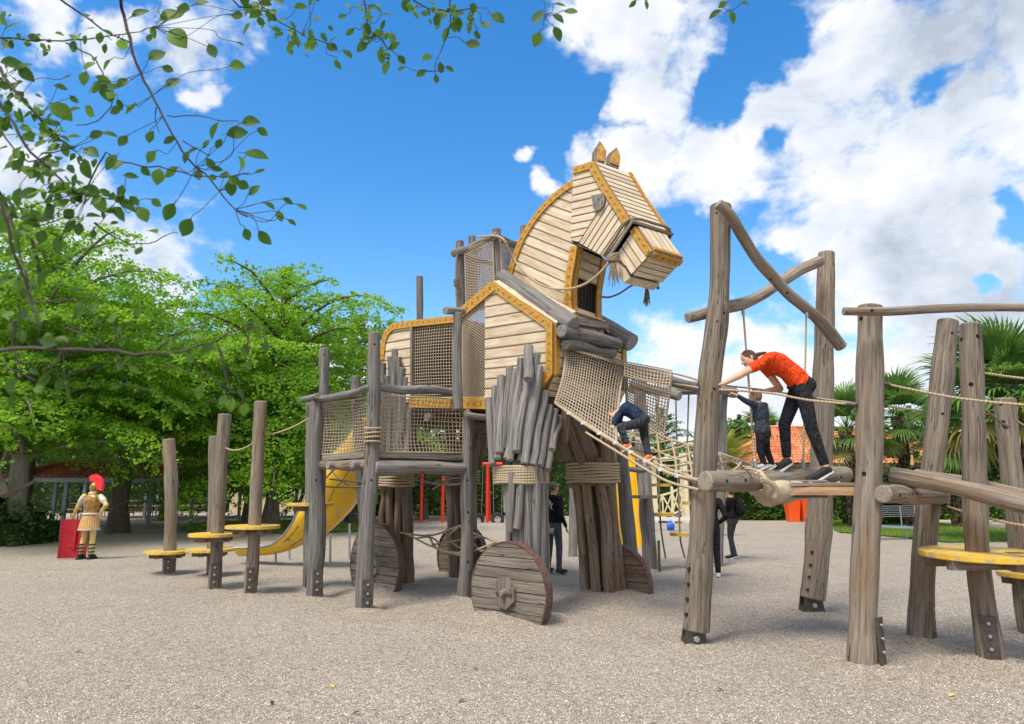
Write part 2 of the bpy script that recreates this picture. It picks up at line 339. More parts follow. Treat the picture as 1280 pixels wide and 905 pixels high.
M['orange_cloth'] = cloth('orange_red_cotton', (.82, .072, .012)); M['black_denim'] = cloth('black_denim', (.018, .02, .026))
M['navy'] = cloth('navy_cotton', (.018, .035, .085)); M['slate'] = cloth('slate_blue_cotton', (.045, .058, .085))
M['black_cloth'] = cloth('black_fabric', (.014, .014, .017)); M['jeans'] = cloth('grey_blue_denim', (.085, .11, .15)); M['charcoal'] = cloth('charcoal_denim', (.045, .05, .062))
M['white_cloth'] = cloth('white_cotton', (.72, .74, .80)); M['black_shoe'] = simple('black_canvas_shoe', (.02, .02, .024), .7); M['white_rubber'] = simple('white_rubber_sole', (.74, .74, .76), .6)
M['orange_shoe'] = simple('orange_shoe', (.80, .16, .03), .5); M['grey_shoe'] = simple('pale_grey_shoe', (.50, .50, .50), .6)
M['hair_brown'] = simple('brown_hair', (.065, .032, .017), .45, .4, 0, .35, 60, .7, .01); M['hair_blond'] = simple('dark_blond_hair', (.26, .17, .09), .5, .4, 0, .3, 60, .7, .01)
M['hair_grey'] = simple('greying_hair', (.10, .09, .085), .6, .3, 0, .3, 90, .7, .01); M['eye'] = simple('eye_dark', (.02, .015, .012), .2, .5)
M['lip'] = simple('lips', (.45, .17, .14), .5)
M['gold'] = worn_paint('gold_painted_armour', (.50, .29, .08), (.22, .13, .06), 1.1, 10, .3); M['gold'].node_tree.nodes['Principled BSDF'].inputs['Metallic'].default_value = .45; M['ear_paint'] = worn_paint('ochre_ear_paint', (.52, .28, .035), (.25, .14, .06), .9, 9, .6)
M['statue_skin'] = worn_paint('yellow_statue_skin', (.72, .52, .18), (.50, .36, .14), .5, 9, .5)
M['statue_skirt'] = worn_paint('ochre_skirt', (.62, .35, .12), (.55, .44, .26), .8, 12, .5)
M['statue_white'] = worn_paint('white_statue_paint', (.66, .63, .62), (.40, .38, .42), .8, 18, .5)
M['statue_red'] = simple('bright_red_paint', (.74, .02, .035), .45, .4, 0, .1); M['shield_red'] = simple('dark_red_paint', (.42, .012, .025), .4, .4, 0, .12)
M['paper_white'] = simple('white_print', (.75, .75, .75), .7, .3, 0, .03)
M['sign_face'] = simple('pale_yellow_sign_face', (.72, .60, .28), .5, .3, 0, .05); M['sign_frame'] = simple('orange_red_sign_frame', (.72, .14, .05), .5); M['ink'] = simple('dark_print', (.10, .08, .06), .7)
# ---------------------------------------------------------------- mesh builder and scene helpers
class MB:
    def __init__(s): s.v = []; s.f = []; s.w = []; s.e = []; s.mi = []; s.sm = []
    def add(s, verts, faces, wood=None, smooth=False, mi=0, edge=None):
        k = len(s.v); s.v += [tuple(p) for p in verts]; s.w += [tuple(p) for p in (wood or verts)]
        s.e += list(edge) if edge else [0.0]*len(verts)
        s.f += [tuple(i+k for i in f) for f in faces]; s.mi += [mi]*len(faces); s.sm += [smooth]*len(faces)
    def box(s, c, ax, ay, az, mi=0):           # centre and half-axis vectors
        c = V(c); ax = V(ax); ay = V(ay); az = V(az); L = sorted([(ax.length, 0), (ay.length, 1), (az.length, 2)])
        pts = []; wd = []
        ls = [ax.length, ay.length, az.length]; order = [i for _, i in L]
        for sx in (-1, 1):
            for sy in (-1, 1):
                for sz in (-1, 1):
                    pts.append(c + ax*sx + ay*sy + az*sz); q = [sx*ls[0], sy*ls[1], sz*ls[2]]
                    wd.append((q[order[1]] + c.x*.37, q[order[0]] + c.y*.31, q[order[2]] + c.z*.29))
        s.add(pts, [(0, 1, 3, 2), (4, 6, 7, 5), (0, 4, 5, 1), (2, 3, 7, 6), (0, 2, 6, 4), (1, 5, 7, 3)], wd, False, mi)
    def tube(s, path, r, n=8, caps=True, mi=0, wob=0.0, seed=0, zscale=1.0, dome=.0, flat=None, smooth=True):
        P = [V(p) for p in path]; k = len(P); rr = r if isinstance(r, (list, tuple)) else [r]*k
        T = []
        for i in range(k):
            t = P[min(i+1, k-1)] - P[max(i-1, 0)]; T.append(t.normalized() if t.length > 1e-9 else V((0, 0, 1)))
        ref = V((0, 0, 1)) if abs(T[0].z) < .9 else V((1, 0, 0))
        nrm = (ref - T[0]*ref.dot(T[0])).normalized(); rnd_ = random.Random(seed); ph = [rnd_.uniform(0, 6.28) for _ in range(4)]
        verts = []; wd = []; L = 0
        for i in range(k):
            if i: L += (P[i]-P[i-1]).length
            nrm = (nrm - T[i]*nrm.dot(T[i])).normalized(); bn = T[i].cross(nrm)
            for j in range(n):
                a = 2*math.pi*j/n; q = 1 + wob*(math.sin(2*a+ph[0]+L*.8) + .6*math.sin(3*a+ph[1]-L*1.1)) + wob*.8*math.sin(L*3.1+ph[2])
                x = math.cos(a)*rr[i]*q; y = math.sin(a)*rr[i]*q
                verts.append(P[i] + nrm*x + bn*y); wd.append((x + seed*.13, y, L*zscale + seed*1.7))
        faces = []
        for i in range(k-1):
            for j in range(n):
                a = i*n+j; b = i*n+(j+1) % n; faces.append((a, b, b+n, a+n))
        s.add(verts, faces, wd, smooth, mi)
        if caps:
            for e, sg in ((0, -1), (k-1, 1)):
                ring = [verts[e*n+j] for j in range(n)]; cw = [(wd[e*n+j][0]-seed*.13, wd[e*n+j][1], wd[e*n+j][2]) for j in range(n)]
                c = P[e]; R = rr[e]; bev = min(.018, R*.18)
                in1 = [c + (p-c)*.93 + T[e]*sg*bev*.7 for p in ring]; in2 = [c + (p-c)*.8 + T[e]*sg*bev for p in ring]
                vs = ring + in1 + in2 + [c + T[e]*sg*(bev + dome*R)]
                wds = cw + cw + [(w_[0]*.8, w_[1]*.8, w_[2]) for w_ in cw] + [(0, 0, cw[0][2])]
                fs = []
                for j in range(n):
                    j2 = (j+1) % n
                    q = [(j, j2, j2+n, j+n), (j+n, j2+n, j2+2*n, j+2*n), (j+2*n, j2+2*n, 3*n)]
                    fs += [tuple(reversed(f)) for f in q] if sg < 0 else q
                s.add(vs, fs, wds, False, mi, [0.0]*n + [2.0]*(2*n+1))
    def prism(s, poly, nvec, t0, t1, wood_axes=None, mi=0, edges=None):   # poly: 3D loop; extruded from t0*n to t1*n
        n = V(nvec).normalized(); k = len(poly); P = [V(p) for p in poly]
        t1s = t1 if isinstance(t1, (list, tuple)) else [t1]*k
        fr = [p + n*t for p, t in zip(P, t1s)]; bk = [p + n*t0 for p in P]
        if wood_axes: wf = wood_axes
        else: wf = [(p.x, p.y, p.z) for p in P]
        area = V((0, 0, 0))
        for i in range(k): area += P[i].cross(P[(i+1) % k])
        flip = area.dot(n) < 0
        fs = [tuple(range(k)), tuple(range(2*k-1, k-1, -1))] + [(i, i+k, (i+1) % k + k, (i+1) % k) for i in range(k)]
        if flip: fs = [tuple(reversed(f)) for f in fs]
        s.add(fr+bk, fs, list(wf)+[(w[0], w[1]+.03, w[2]) for w in wf], False, mi, (list(edges)*2) if edges else None)
    def mesh(s, name):
        me = bpy.data.meshes.new(name); me.from_pydata(s.v, [], s.f)
        me.polygons.foreach_set('use_smooth', s.sm); me.polygons.foreach_set('material_index', s.mi)
        a = me.attributes.new('wood', 'FLOAT_VECTOR', 'POINT'); a.data.foreach_set('vector', np.array(s.w, dtype=np.float32).ravel())
        if any(s.e): a = me.attributes.new('edge', 'FLOAT', 'POINT'); a.data.foreach_set('value', np.array(s.e, dtype=np.float32))
        me.update(); return me
def put(name, me, parent=None, mat=None, M4=None, kind=None, label=None):
    o = bpy.data.objects.new(name, me); C.objects.link(o)
    if mat and not me.materials:
        for m in (mat if isinstance(mat, (list, tuple)) else [mat]): me.materials.append(MATS[m])
    if parent is not None:
        o.parent = parent; o.matrix_parent_inverse = parent['_wm'].inverted() if False else WM[parent.name].inverted()
    if M4 is not None: o.matrix_basis = M4
    WM[o.name] = (M4.copy() if M4 is not None else Matrix.Identity(4))
    if kind: o['kind'] = kind
    if label: o['label'] = label
    return o
WM = {}
def part(name, mb, mat, parent, kind=None, label=None): return put(name, mb.mesh(name), parent, mat, None, kind, label)
def thing(name, label, cat, loc, group=None):
    o = bpy.data.objects.new(name, None); C.objects.link(o); o.location = loc; o.empty_display_size = .2
    o['label'] = label; o['category'] = cat
    if group: o['group'] = group
    WM[o.name] = Matrix.Translation(V(loc)); return o
def solo(name, mb, mat, label, cat, group=None, base=None, kind=None):
    c = V(base) if base is not None else sum((V(p) for p in mb.v), V())/len(mb.v)
    if base is None: c.z = min(p[2] for p in mb.v)
    mb.v = [(p[0]-c.x, p[1]-c.y, p[2]-c.z) for p in mb.v]
    me = mb.mesh(name); o = put(name, me, None, mat); o.location = c; WM[o.name] = Matrix.Translation(c)
    if label: o['label'] = label
    if cat: o['category'] = cat
    if group: o['group'] = group
    if kind: o['kind'] = kind
    return o
def copy_tree(o, loc=None, label=None, parent=None):
    c = o.copy(); C.objects.link(c)
    if parent is not None: c.parent = parent
    if loc is not None: c.location = loc
    if label: c['label'] = label
    WM[c.name] = WM[o.name]
    for ch in KIDS(o): copy_tree(ch, None, None, c)
    return c
def KIDS(o): return [x for x in list(C.objects) if x.parent == o]
def smooth_path(pts, step=.2):
    P = [V(p) for p in pts]
    if len(P) == 2:
        n = max(2, int((P[1]-P[0]).length/step)+1); return [P[0].lerp(P[1], i/(n-1)) for i in range(n)]
    E = [P[0]*2-P[1]] + P + [P[-1]*2-P[-2]]; out = []
    for i in range(1, len(E)-2):
        p0, p1, p2, p3 = E[i-1:i+3]; n = max(2, int((p2-p1).length/step)+1)
        for j in range(n):
            t = j/n; out.append(.5*((2*p1)+(p2-p0)*t+(2*p0-5*p1+4*p2-p3)*t*t+(3*p1-p0-3*p2+p3)*t**3))
    out.append(P[-1]); return out
LOGSEED = [0]
def log_mb(pts, r0, r1, bend=.02, sides=14, wob=.035, step=.16, mb=None):
    LOGSEED[0] += 1; sd = LOGSEED[0]; rn = random.Random(sd)
    P = smooth_path(pts, step); n = len(P); L = (P[-1]-P[0]).length
    ax = (P[-1]-P[0]).normalized(); s1 = ax.orthogonal().normalized(); s2 = ax.cross(s1)
    a1, a2, f1, f2, p1, p2 = rn.uniform(-1, 1), rn.uniform(-1, 1), rn.uniform(.6, 1.5), rn.uniform(.6, 1.5), rn.uniform(0, 6), rn.uniform(0, 6)
    Q = []; R = []
    for i, p in enumerate(P):
        t = i/(n-1); w = min(1.0, L)*bend*min(1, 4*t*(1-t)*2)
        Q.append(p + s1*w*a1*math.sin(f1*t*math.pi*2+p1) + s2*w*a2*math.sin(f2*t*math.pi*2+p2))
        R.append((r0+(r1-r0)*t)*(1+.045*math.sin(t*L*4.3+p1)+.03*math.sin(t*L*9.1+p2)))
    mb = mb or MB(); mb.tube(Q, R, sides, True, 0, wob, sd); return mb
def log(name, pts, r0, r1, mat, parent, **k): return part(name, log_mb(pts, r0, r1, **k), mat, parent)
def rope_mb(pts, r=.012, sag=0, mb=None, sides=6, step=.12):
    P = [V(p) for p in pts]
    if sag and len(P) == 2:
        P = [P[0].lerp(P[1], t/12) - V((0, 0, sag*4*(t/12)*(1-t/12))) for t in range(13)]
    mb = mb or MB(); mb.tube(smooth_path(P, step) if len(P) > 2 and not sag else P, r, sides, True); return mb
def net_mb(S, nu, nv, r=.006, su=14, sv=14, diag=False, mb=None, border=None, jit=0):
    mb = mb or MB()
    def strand(fn, n, rad=r, sd=4): mb.tube([S(*fn(i/n)) for i in range(n+1)], rad, sd, False)
    if not diag:
        for i in range(nu+1): strand(lambda t, i=i: (i/nu + jit*math.sin(t*9+i)/nu, t), sv)
        for j in range(nv+1): strand(lambda t, j=j: (t, j/nv + jit*math.sin(t*8+j)/nv), su)
    else:
        m = nu+nv
        for i in range(1, m):
            for sgn in (0, 1):
                a = (0, i) if i <= nv else (i-nv, nv); b_ = (i, 0) if i <= nu else (nu, i-nu)
                if sgn: a = (nu-a[0], a[1]); b_ = (nu-b_[0], b_[1])
                n = max(2, int(abs(a[0]-b_[0])/2)); strand(lambda t, a=a, b_=b_: ((a[0]+(b_[0]-a[0])*t)/nu, (a[1]+(b_[1]-a[1])*t)/nv), n)
    if border:
        for fn in (lambda t: (0, t), lambda t: (1, t), lambda t: (t, 0), lambda t: (t, 1)): strand(fn, 16, border, 6)
    return mb
def bilin(a, b, c, d, sag=None):       # a(0,0) b(1,0) c(1,1) d(0,1)
    a, b, c, d = map(V, (a, b, c, d))
    def S(u, v):
        p = a*(1-u)*(1-v) + b*u*(1-v) + c*u*v + d*(1-u)*v
        return p + V(sag)*(16*u*(1-u)*v*(1-v)) if sag is not None else p
    return S
def clip(poly, q0, q1):               # polygon of (p, q) clipped to q0 <= q <= q1
    def half(P, f):
        out = []
        for i in range(len(P)):
            a, b = P[i], P[(i+1) % len(P)]; fa, fb = f(a), f(b)
            if fa >= 0: out.append(a)
            if fa*fb < 0: t = fa/(fa-fb); out.append((a[0]+(b[0]-a[0])*t, a[1]+(b[1]-a[1])*t))
        return out
    P = half(poly, lambda a: a[1]-q0); return half(P, lambda a: q1-a[1]) if len(P) > 2 else []
def plank_field(poly, d, n, width, parent, mat='plank', th=.022, gap=.008, tilt=.005, jitter=.1, name='plank', off=0.0, t0=0.0):
    d = V(d).normalized(); n = V(n).normalized(); d = (d - n*d.dot(n)).normalized(); e = n.cross(d)
    if e.z > 0: e = -e                 # q grows downward
    o = V(poly[0]); pq = [((V(p)-o).dot(d), (V(p)-o).dot(e)) for p in poly]
    qmin = min(p[1] for p in pq); qmax = max(p[1] for p in pq); q = qmin - width*off; rn = random.Random(int(qmax*1000) % 997); made = []
    while q < qmax - .01:
        w = width*(1+rn.uniform(-jitter, jitter)); q1 = min(q+w, qmax) if q+w > qmax-.03 else q+w
        c = clip(pq, q+gap/2, q1-gap/2)
        if len(c) > 2 and max(p[1] for p in c)-min(p[1] for p in c) > .012:
            sd = rn.uniform(0, 50); mb = MB()
            # subdivided front so dirt can gather near the edges
            mb.prism([o + d*p + e*qq for p, qq in c], n, t0, [t0+th + tilt*(qq-q)/w + rn.uniform(-.002, .002) for p, qq in c],
                     [(qq+sd, 0, p+sd*3) for p, qq in c], edges=[1.0]*len(c))
            # inner lighter field, a millimetre proud
            ci = clip([(p*1.0, qq) for p, qq in c], q+gap/2+w*.07, q1-gap/2-w*.07)
            if len(ci) > 2:
                mb.add([o + d*p + e*qq + n*(t0+th+.0012 + tilt*(qq-q)/w + .002) for p, qq in ci], [tuple(range(len(ci)))] if _ccw(ci, d, e, n) else [tuple(reversed(range(len(ci))))],
                       [(qq+sd, 0, p+sd*3) for p, qq in ci], False, 0, [.25]*len(ci))
            made.append(part(name, mb, mat, parent))
        q = q1
        if q1 >= qmax: break
    return made
def _ccw(c, d, e, n):
    a = sum(c[i][0]*c[(i+1) % len(c)][1]-c[(i+1) % len(c)][0]*c[i][1] for i in range(len(c)))
    return (a > 0) == (d.cross(e).dot(n) > 0)
def planks_between(A, B, k, n, parent, mat='plank', th=.022, gap=.008, tilt=.005, name='plank'):
    """k planks spanning from polyline A to polyline B (both run downwards)"""
    def at(P, t):
        P = [V(p) for p in P]; L = [0]
        for i in range(1, len(P)): L.append(L[-1]+(P[i]-P[i-1]).length)
        s = t*L[-1]
        for i in range(1, len(P)):
            if s <= L[i] or i == len(P)-1: return P[i-1].lerp(P[i], (s-L[i-1])/max(1e-9, L[i]-L[i-1]))
    n = V(n).normalized(); rn = random.Random(k)
    La = sum((V(A[i+1])-V(A[i])).length for i in range(len(A)-1)); Lb = sum((V(B[i+1])-V(B[i])).length for i in range(len(B)-1))
    for i in range(k):
        ga = gap/2/max(La, .05); gb = gap/2/max(Lb, .05); t0, t1 = i/k, (i+1)/k
        P = [at(A, t0+ga), at(B, t0+gb), at(B, t1-gb), at(A, t1-ga)]
        mid = [P[0].lerp(P[3], .08), P[1].lerp(P[2], .08), P[1].lerp(P[2], .92), P[0].lerp(P[3], .92)]
        d = (P[1]-P[0]).normalized(); e = n.cross(d); sd = rn.uniform(0, 50)
        f = lambda p: ((p-P[0]).dot(e)+sd, 0, (p-P[0]).dot(d)+sd*3)
        mb = MB(); tt = [th, th, th+tilt, th+tilt]
        mb.prism(P, n, 0, tt, [f(p) for p in P], edges=[1.0]*4)
        mt = [th+tilt*.08+.003, th+tilt*.08+.003, th+tilt*.92+.003, th+tilt*.92+.003]
        vs = [p+n*t for p, t in zip(mid, mt)]; nn = (vs[1]-vs[0]).cross(vs[3]-vs[0])
        mb.add(vs, [(0, 1, 2, 3)] if nn.dot(n) > 0 else [(3, 2, 1, 0)], [f(p) for p in mid], False, 0, [.25]*4)
        part(name, mb, mat, parent)
def band(path, w, n, parent, side=1, t0=.02, t1=.05, mat='trim', name='trim_band', mb=None, mk=True):
    """painted border board following a polyline in a plane with normal n; width w to one side"""
    P = [V(p) for p in path]; n = V(n).normalized(); k = len(P); inn = []; L = [0]
    for i in range(k):
        ta = (P[i]-P[i-1]).normalized() if i else (P[1]-P[0]).normalized(); tb = (P[i+1]-P[i]).normalized() if i < k-1 else ta
        t = (ta+tb).normalized(); s = n.cross(t)*side; c = max(.4, ta.dot(t)); inn.append(P[i]+s*(w/c))
        if i: L.append(L[-1]+(P[i]-P[i-1]).length)
    mb = mb or MB()
    for i in range(k-1):
        q = [P[i], P[i+1], inn[i+1], inn[i]]; wd = [(-1, 0, L[i]), (-1, 0, L[i+1]), (1, 0, L[i+1]), (1, 0, L[i])]
        area = (q[1]-q[0]).cross(q[3]-q[0])
        mb.prism(q, n, t0, t1, wd)
    return part(name, mb, mat, parent) if mk else mb
def bolt_holes(pts, nrm, r, parent, mat='hole', name='bolt', sides=10, t=.004):
    me = None
    for p in pts:
        mb = MB(); q = V(nrm).normalized(); mb.tube([V(p)-q*.02, V(p)+q*t], r, sides, True); part(name, mb, mat, parent)
def np_mesh(name, verts, faces, tint=None):
    me = bpy.data.meshes.new(name); nv, nf, k = len(verts), len(faces), faces.shape[1]
    me.vertices.add(nv); me.vertices.foreach_set('co', verts.astype(np.float32).ravel())
    me.loops.add(nf*k); me.loops.foreach_set('vertex_index', faces.astype(np.int32).ravel())
    me.polygons.add(nf); me.polygons.foreach_set('loop_start', np.arange(0, nf*k, k, dtype=np.int32)); me.polygons.foreach_set('loop_total', np.full(nf, k, dtype=np.int32))
    me.update(calc_edges=True)
    if tint is not None: a = me.attributes.new('tint', 'FLOAT', 'POINT'); a.data.foreach_set('value', tint.astype(np.float32))
    return me
def leaf_quads(P, size, rs, upbias=.5, aspect=.6, var=.35, tint=None, droop=None):
    """diamond leaves at points P (n,3)"""
    n = len(P); d = rs.normal(size=(n, 3)); d[:, 2] *= .5
    if droop is not None: d[:, 2] -= droop
    d /= np.linalg.norm(d, axis=1, keepdims=True)
    nr = rs.normal(size=(n, 3)); nr[:, 2] = np.abs(nr[:, 2])+upbias; s = np.cross(d, nr); s /= np.linalg.norm(s, axis=1, keepdims=True)+1e-9
    L = size*(1+var*rs.uniform(-1, 1, size=(n, 1)))
    up = np.cross(s, d)
    v = np.stack([P-d*L*.5, P+s*L*aspect*.5-up*L*.06, P+d*L*.5-up*L*.12, P-s*L*aspect*.5-up*L*.06], 1).reshape(-1, 3)
    f = np.arange(4*n).reshape(n, 4); t = (rs.uniform(0, 1, n) if tint is None else tint)
    return v, f, np.repeat(t, 4)
# ================================================================= GROUND
BASES = [(G(x, y).x, G(x, y).y, r) for x, y, r in [(393, 745, .13), (455, 762, .13), (579, 747, .12), (211, 716, .1), (264, 719, .1), (268, 735, .1), (312, 742, .1), (385, 735, .1), (868, 806, .17), (1014, 765, .16), (1078, 830, .16), (1150, 800, .14), (1240, 823, .14), (1290, 795, .14), (640, 771, .3), (610, 768, .2), (672, 768, .25), (753, 745, .35), (800, 742, .2), (812, 712, .15), (505, 733, .3), (465, 737, .25)]]
def gz(x, y):
    k = max(0, min(1, (40-y)/20))*max(0, min(1, (y+2)/4))*(1 if abs(x) < 30 else 0)
    z = (.032*mnoise.noise(V((x*.7, y*.7, 0))) + .018*mnoise.noise(V((x*2.3, y*2.3, 3))) + .010*mnoise.noise(V((x*5.5, y*5.5, 7))))*k - .01
    if y < 17:
        for bx, by, r in BASES:
            d = math.hypot(x-bx, y-by)
            if d < r*4: z += .045*math.exp(-(max(0, d-r*.6)/(r*1.1))**2) - .012*math.exp(-((d-r*2.6)/(r*.8))**2)
    return z
def ground():
    # one sheet, fine near the camera and wide enough to reach the horizon
    xs = np.unique(np.concatenate([np.linspace(-12, 12, 230), np.linspace(-60, 60, 61), [-900, -300, -120, 120, 300, 900]]))
    ys = np.unique(np.concatenate([np.linspace(3.5, 17, 150), np.linspace(17, 22, 12), [1], np.linspace(22, 70, 30), [-60, -20, -5, 120, 300, 900]]))
    v = []; 
    for y in ys:
        for x in xs:
            z = gz(x, y)
            v.append((x, y, z))
    nx = len(xs); f = [(j*nx+i, j*nx+i+1, (j+1)*nx+i+1, (j+1)*nx+i) for j in range(len(ys)-1) for i in range(nx-1)]
    me = bpy.data.meshes.new('ground'); me.from_pydata(v, [], f); me.polygons.foreach_set('use_smooth', [True]*len(f)); me.materials.append(M['gravel'])
    o = bpy.data.objects.new('ground', me); C.objects.link(o); o['kind'] = 'structure'
ground()
def pebbles():
    rs = np.random.RandomState(3); n = 60000
    y = 4.4 + 9.5*rs.uniform(0, 1, n)**1.5; x = (rs.uniform(-1, 1, n))*(y*.82+.6)
    P = np.stack([x, y, np.zeros(n)], 1)
    z = np.array([gz(a, b) for a, b in zip(x, y)])+.001; P[:, 2] = z
    r = rs.uniform(.0035, .008, (n, 1)); oc = np.array([(1, 0, 0), (0, 1, 0), (-1, 0, 0), (0, -1, 0), (.0, .0, .75)])
    th = rs.uniform(0, 6.28, n); c, s = np.cos(th)[:, None], np.sin(th)[:, None]
    sq = rs.uniform(.6, 1.25, (n, 1)); o = oc[None]*r[:, None, :]; ox = o[:, :, 0]*sq; oy = o[:, :, 1]
    jz = rs.uniform(-.5, .5, (n, 5))*r*.4
    v = np.stack([P[:, 0:1]+ox*c-oy*s, P[:, 1:2]+ox*s+oy*c, P[:, 2:3]+o[:, :, 2]+jz*(oc[None, :, 2] > -1)], 2).reshape(-1, 3)
    b = (np.arange(n)*5)[:, None]; f = np.concatenate([b+np.array([[0, 1, 4]]), b+np.array([[1, 2, 4]]), b+np.array([[2, 3, 4]]), b+np.array([[3, 0, 4]])])
    me = np_mesh('pebbles', v, f, np.repeat(rs.uniform(0, 1, n), 5))
    nb = NB('loose_pebble'); t = nb.attr('tint', 'Fac')
    me.materials.append(nb.fin(nb.ramp(t, [(0, (.16, .14, .12)), (.25, (.40, .35, .30)), (.55, (.60, .53, .45)), (.92, (.72, .65, .55)), (.98, (.76, .72, .64)), (1, (.42, .25, .15))]), .85, .25))
    o = put('gravel_pebbles', me); o['kind'] = 'stuff'; o['category'] = 'gravel'; o['label'] = 'loose pale beige gravel pebbles covering the playground'
pebbles()
def patch(name, pts, z, mat):
    mb = MB(); mb.add([(p[0], p[1], z) for p in pts], [tuple(range(len(pts)))]); o = put(name, mb.mesh(name), None, mat); o['kind'] = 'structure'; return o
def ragged(pts, seed, amp=.25, n=6):
    rn = random.Random(seed); out = []
    for i in range(len(pts)):
        a = V(pts[i]); b = V(pts[(i+1) % len(pts)])
        for k in range(n): p = a.lerp(b, k/n); out.append((p.x+rn.uniform(-amp, amp), p.y+rn.uniform(-amp, amp)))
    return out
def grass_blades(poly, n, h, seed, label):
    rs = np.random.RandomState(seed); P = np.array([(p[0], p[1]) for p in poly]); lo, hi = P.min(0), P.max(0); pts = []
    def inside(q):
        c = np.zeros(len(q), bool); j = len(P)-1
        for i in range(len(P)):
            cond = ((P[i, 1] > q[:, 1]) != (P[j, 1] > q[:, 1])) & (q[:, 0] < (P[j, 0]-P[i, 0])*(q[:, 1]-P[i, 1])/(P[j, 1]-P[i, 1]+1e-12)+P[i, 0]); c ^= cond; j = i
        return c
    q = rs.uniform(lo, hi, (n*3, 2)); q = q[inside(q)][:n]; m = len(q)
    a = rs.uniform(0, 6.28, m); hh = h*rs.uniform(.5, 1.3, m); w = .012+.01*rs.uniform(0, 1, m)
    b0 = np.stack([q[:, 0]-np.cos(a)*w, q[:, 1]-np.sin(a)*w, np.zeros(m)], 1); b1 = np.stack([q[:, 0]+np.cos(a)*w, q[:, 1]+np.sin(a)*w, np.zeros(m)], 1)
    tp = np.stack([q[:, 0]+rs.normal(0, .03, m), q[:, 1]+rs.normal(0, .03, m), hh], 1)
    v = np.stack([b0, b1, tp], 1).reshape(-1, 3); me = np_mesh('grass', v, np.arange(3*m).reshape(m, 3), np.repeat(rs.uniform(0, 1, m), 3)); me.materials.append(M['grass'])
    o = put('grass', me); o['kind'] = 'stuff'; o['category'] = 'grass'; o['label'] = label
def g2(x, y): p = G(x, y); return (p.x, p.y)
lawns = [([g2(222, 660), g2(262, 652), g2(380, 651), g2(455, 656), g2(470, 663), g2(400, 667), g2(240, 667)], 'short green grass strip behind the yellow stepping discs'),
         ([g2(440, 643), g2(470, 633.5), g2(880, 633.5), g2(885, 643), g2(650, 643)], 'mown lawn strip in front of the hedge behind the red swings'),
         ([g2(1035, 652), g2(1100, 648), g2(1215, 659), g2(1330, 664), g2(1330, 675), g2(1190, 679), g2(1100, 670), g2(1045, 666)], 'short green grass bank beside the metal bench on the right'),
         ([g2(1150, 644), g2(1175, 641), g2(1210, 646), g2(1180, 650)], 'small patch of grass beside the sandy path')]
for i, (pts, lab) in enumerate(lawns):
    rg = ragged(pts, i, .2, 5); patch('lawn', rg, .03, 'grass'); grass_blades(rg, 14000 if i != 3 else 1500, .09 if i else .1, i, lab)
nb = NB('sandy_path'); o_ = nb.objc(); M['path'] = nb.fin(nb.ramp(nb.noise(o_, 1.2, 5, .6), [(.3, (.40, .33, .25)), (.7, (.52, .44, .35))]), .9, .2)
patch('path', ragged([g2(1090, 640), g2(1130, 634), g2(1260, 636), g2(1280, 646), g2(1215, 656), g2(1185, 664), g2(1100, 650)], 9, .3, 4), .022, 'path')
# fallen leaves on the gravel
for (x, y, c) in [(340, 880, 'leaf_fore'), (98, 815, 'rust_red'), (246, 884, 'rust_red'), (577, 877, 'rust_red'), (280, 808, 'yellow_paint'), (415, 858, 'yellow_paint'), (160, 859, 'leaf_fore'), (594, 833, 'leaf_fore'), (445, 891, 'leaf_fore'), (900, 862, 'rust_red'), (1190, 870, 'yellow_paint')]:
    p = G(x, y, .0); p.z = gz(p.x, p.y)+.012; a = random.uniform(0, 6); d = V((math.cos(a), math.sin(a), .25))*.034; s = V((-math.sin(a), math.cos(a), .1))*.022; mb = MB()
    mb.add([p-d, p+s*.8+V((0, 0, .006)), p+d, p-s*.8+V((0, 0, .008)), p+V((0, 0, .003))], [(0, 4, 1), (1, 4, 2), (2, 4, 3), (3, 4, 0)])
    cn = {'leaf_fore': 'green', 'rust_red': 'reddish brown', 'yellow_paint': 'yellow'}[c]
    side = 'lower left' if x < 640 else 'lower right'
    solo('fallen_leaf', mb, c, 'single small %s leaf lying on the gravel %s' % (cn, {340: 'near the bottom edge, the largest one', 98: 'left of all the others', 246: 'at the bottom, left of the green', 577: 'near the bottom below the front wheel', 280: 'below the four stepping posts', 415: 'below the platform posts', 160: 'at far left near the bottom', 594: 'just below the big front wheel', 445: 'at the very bottom edge', 900: 'below the tall trestle post', 1190: 'below the right-hand posts'}[x]), 'leaf', 'fallen leaves on the gravel')
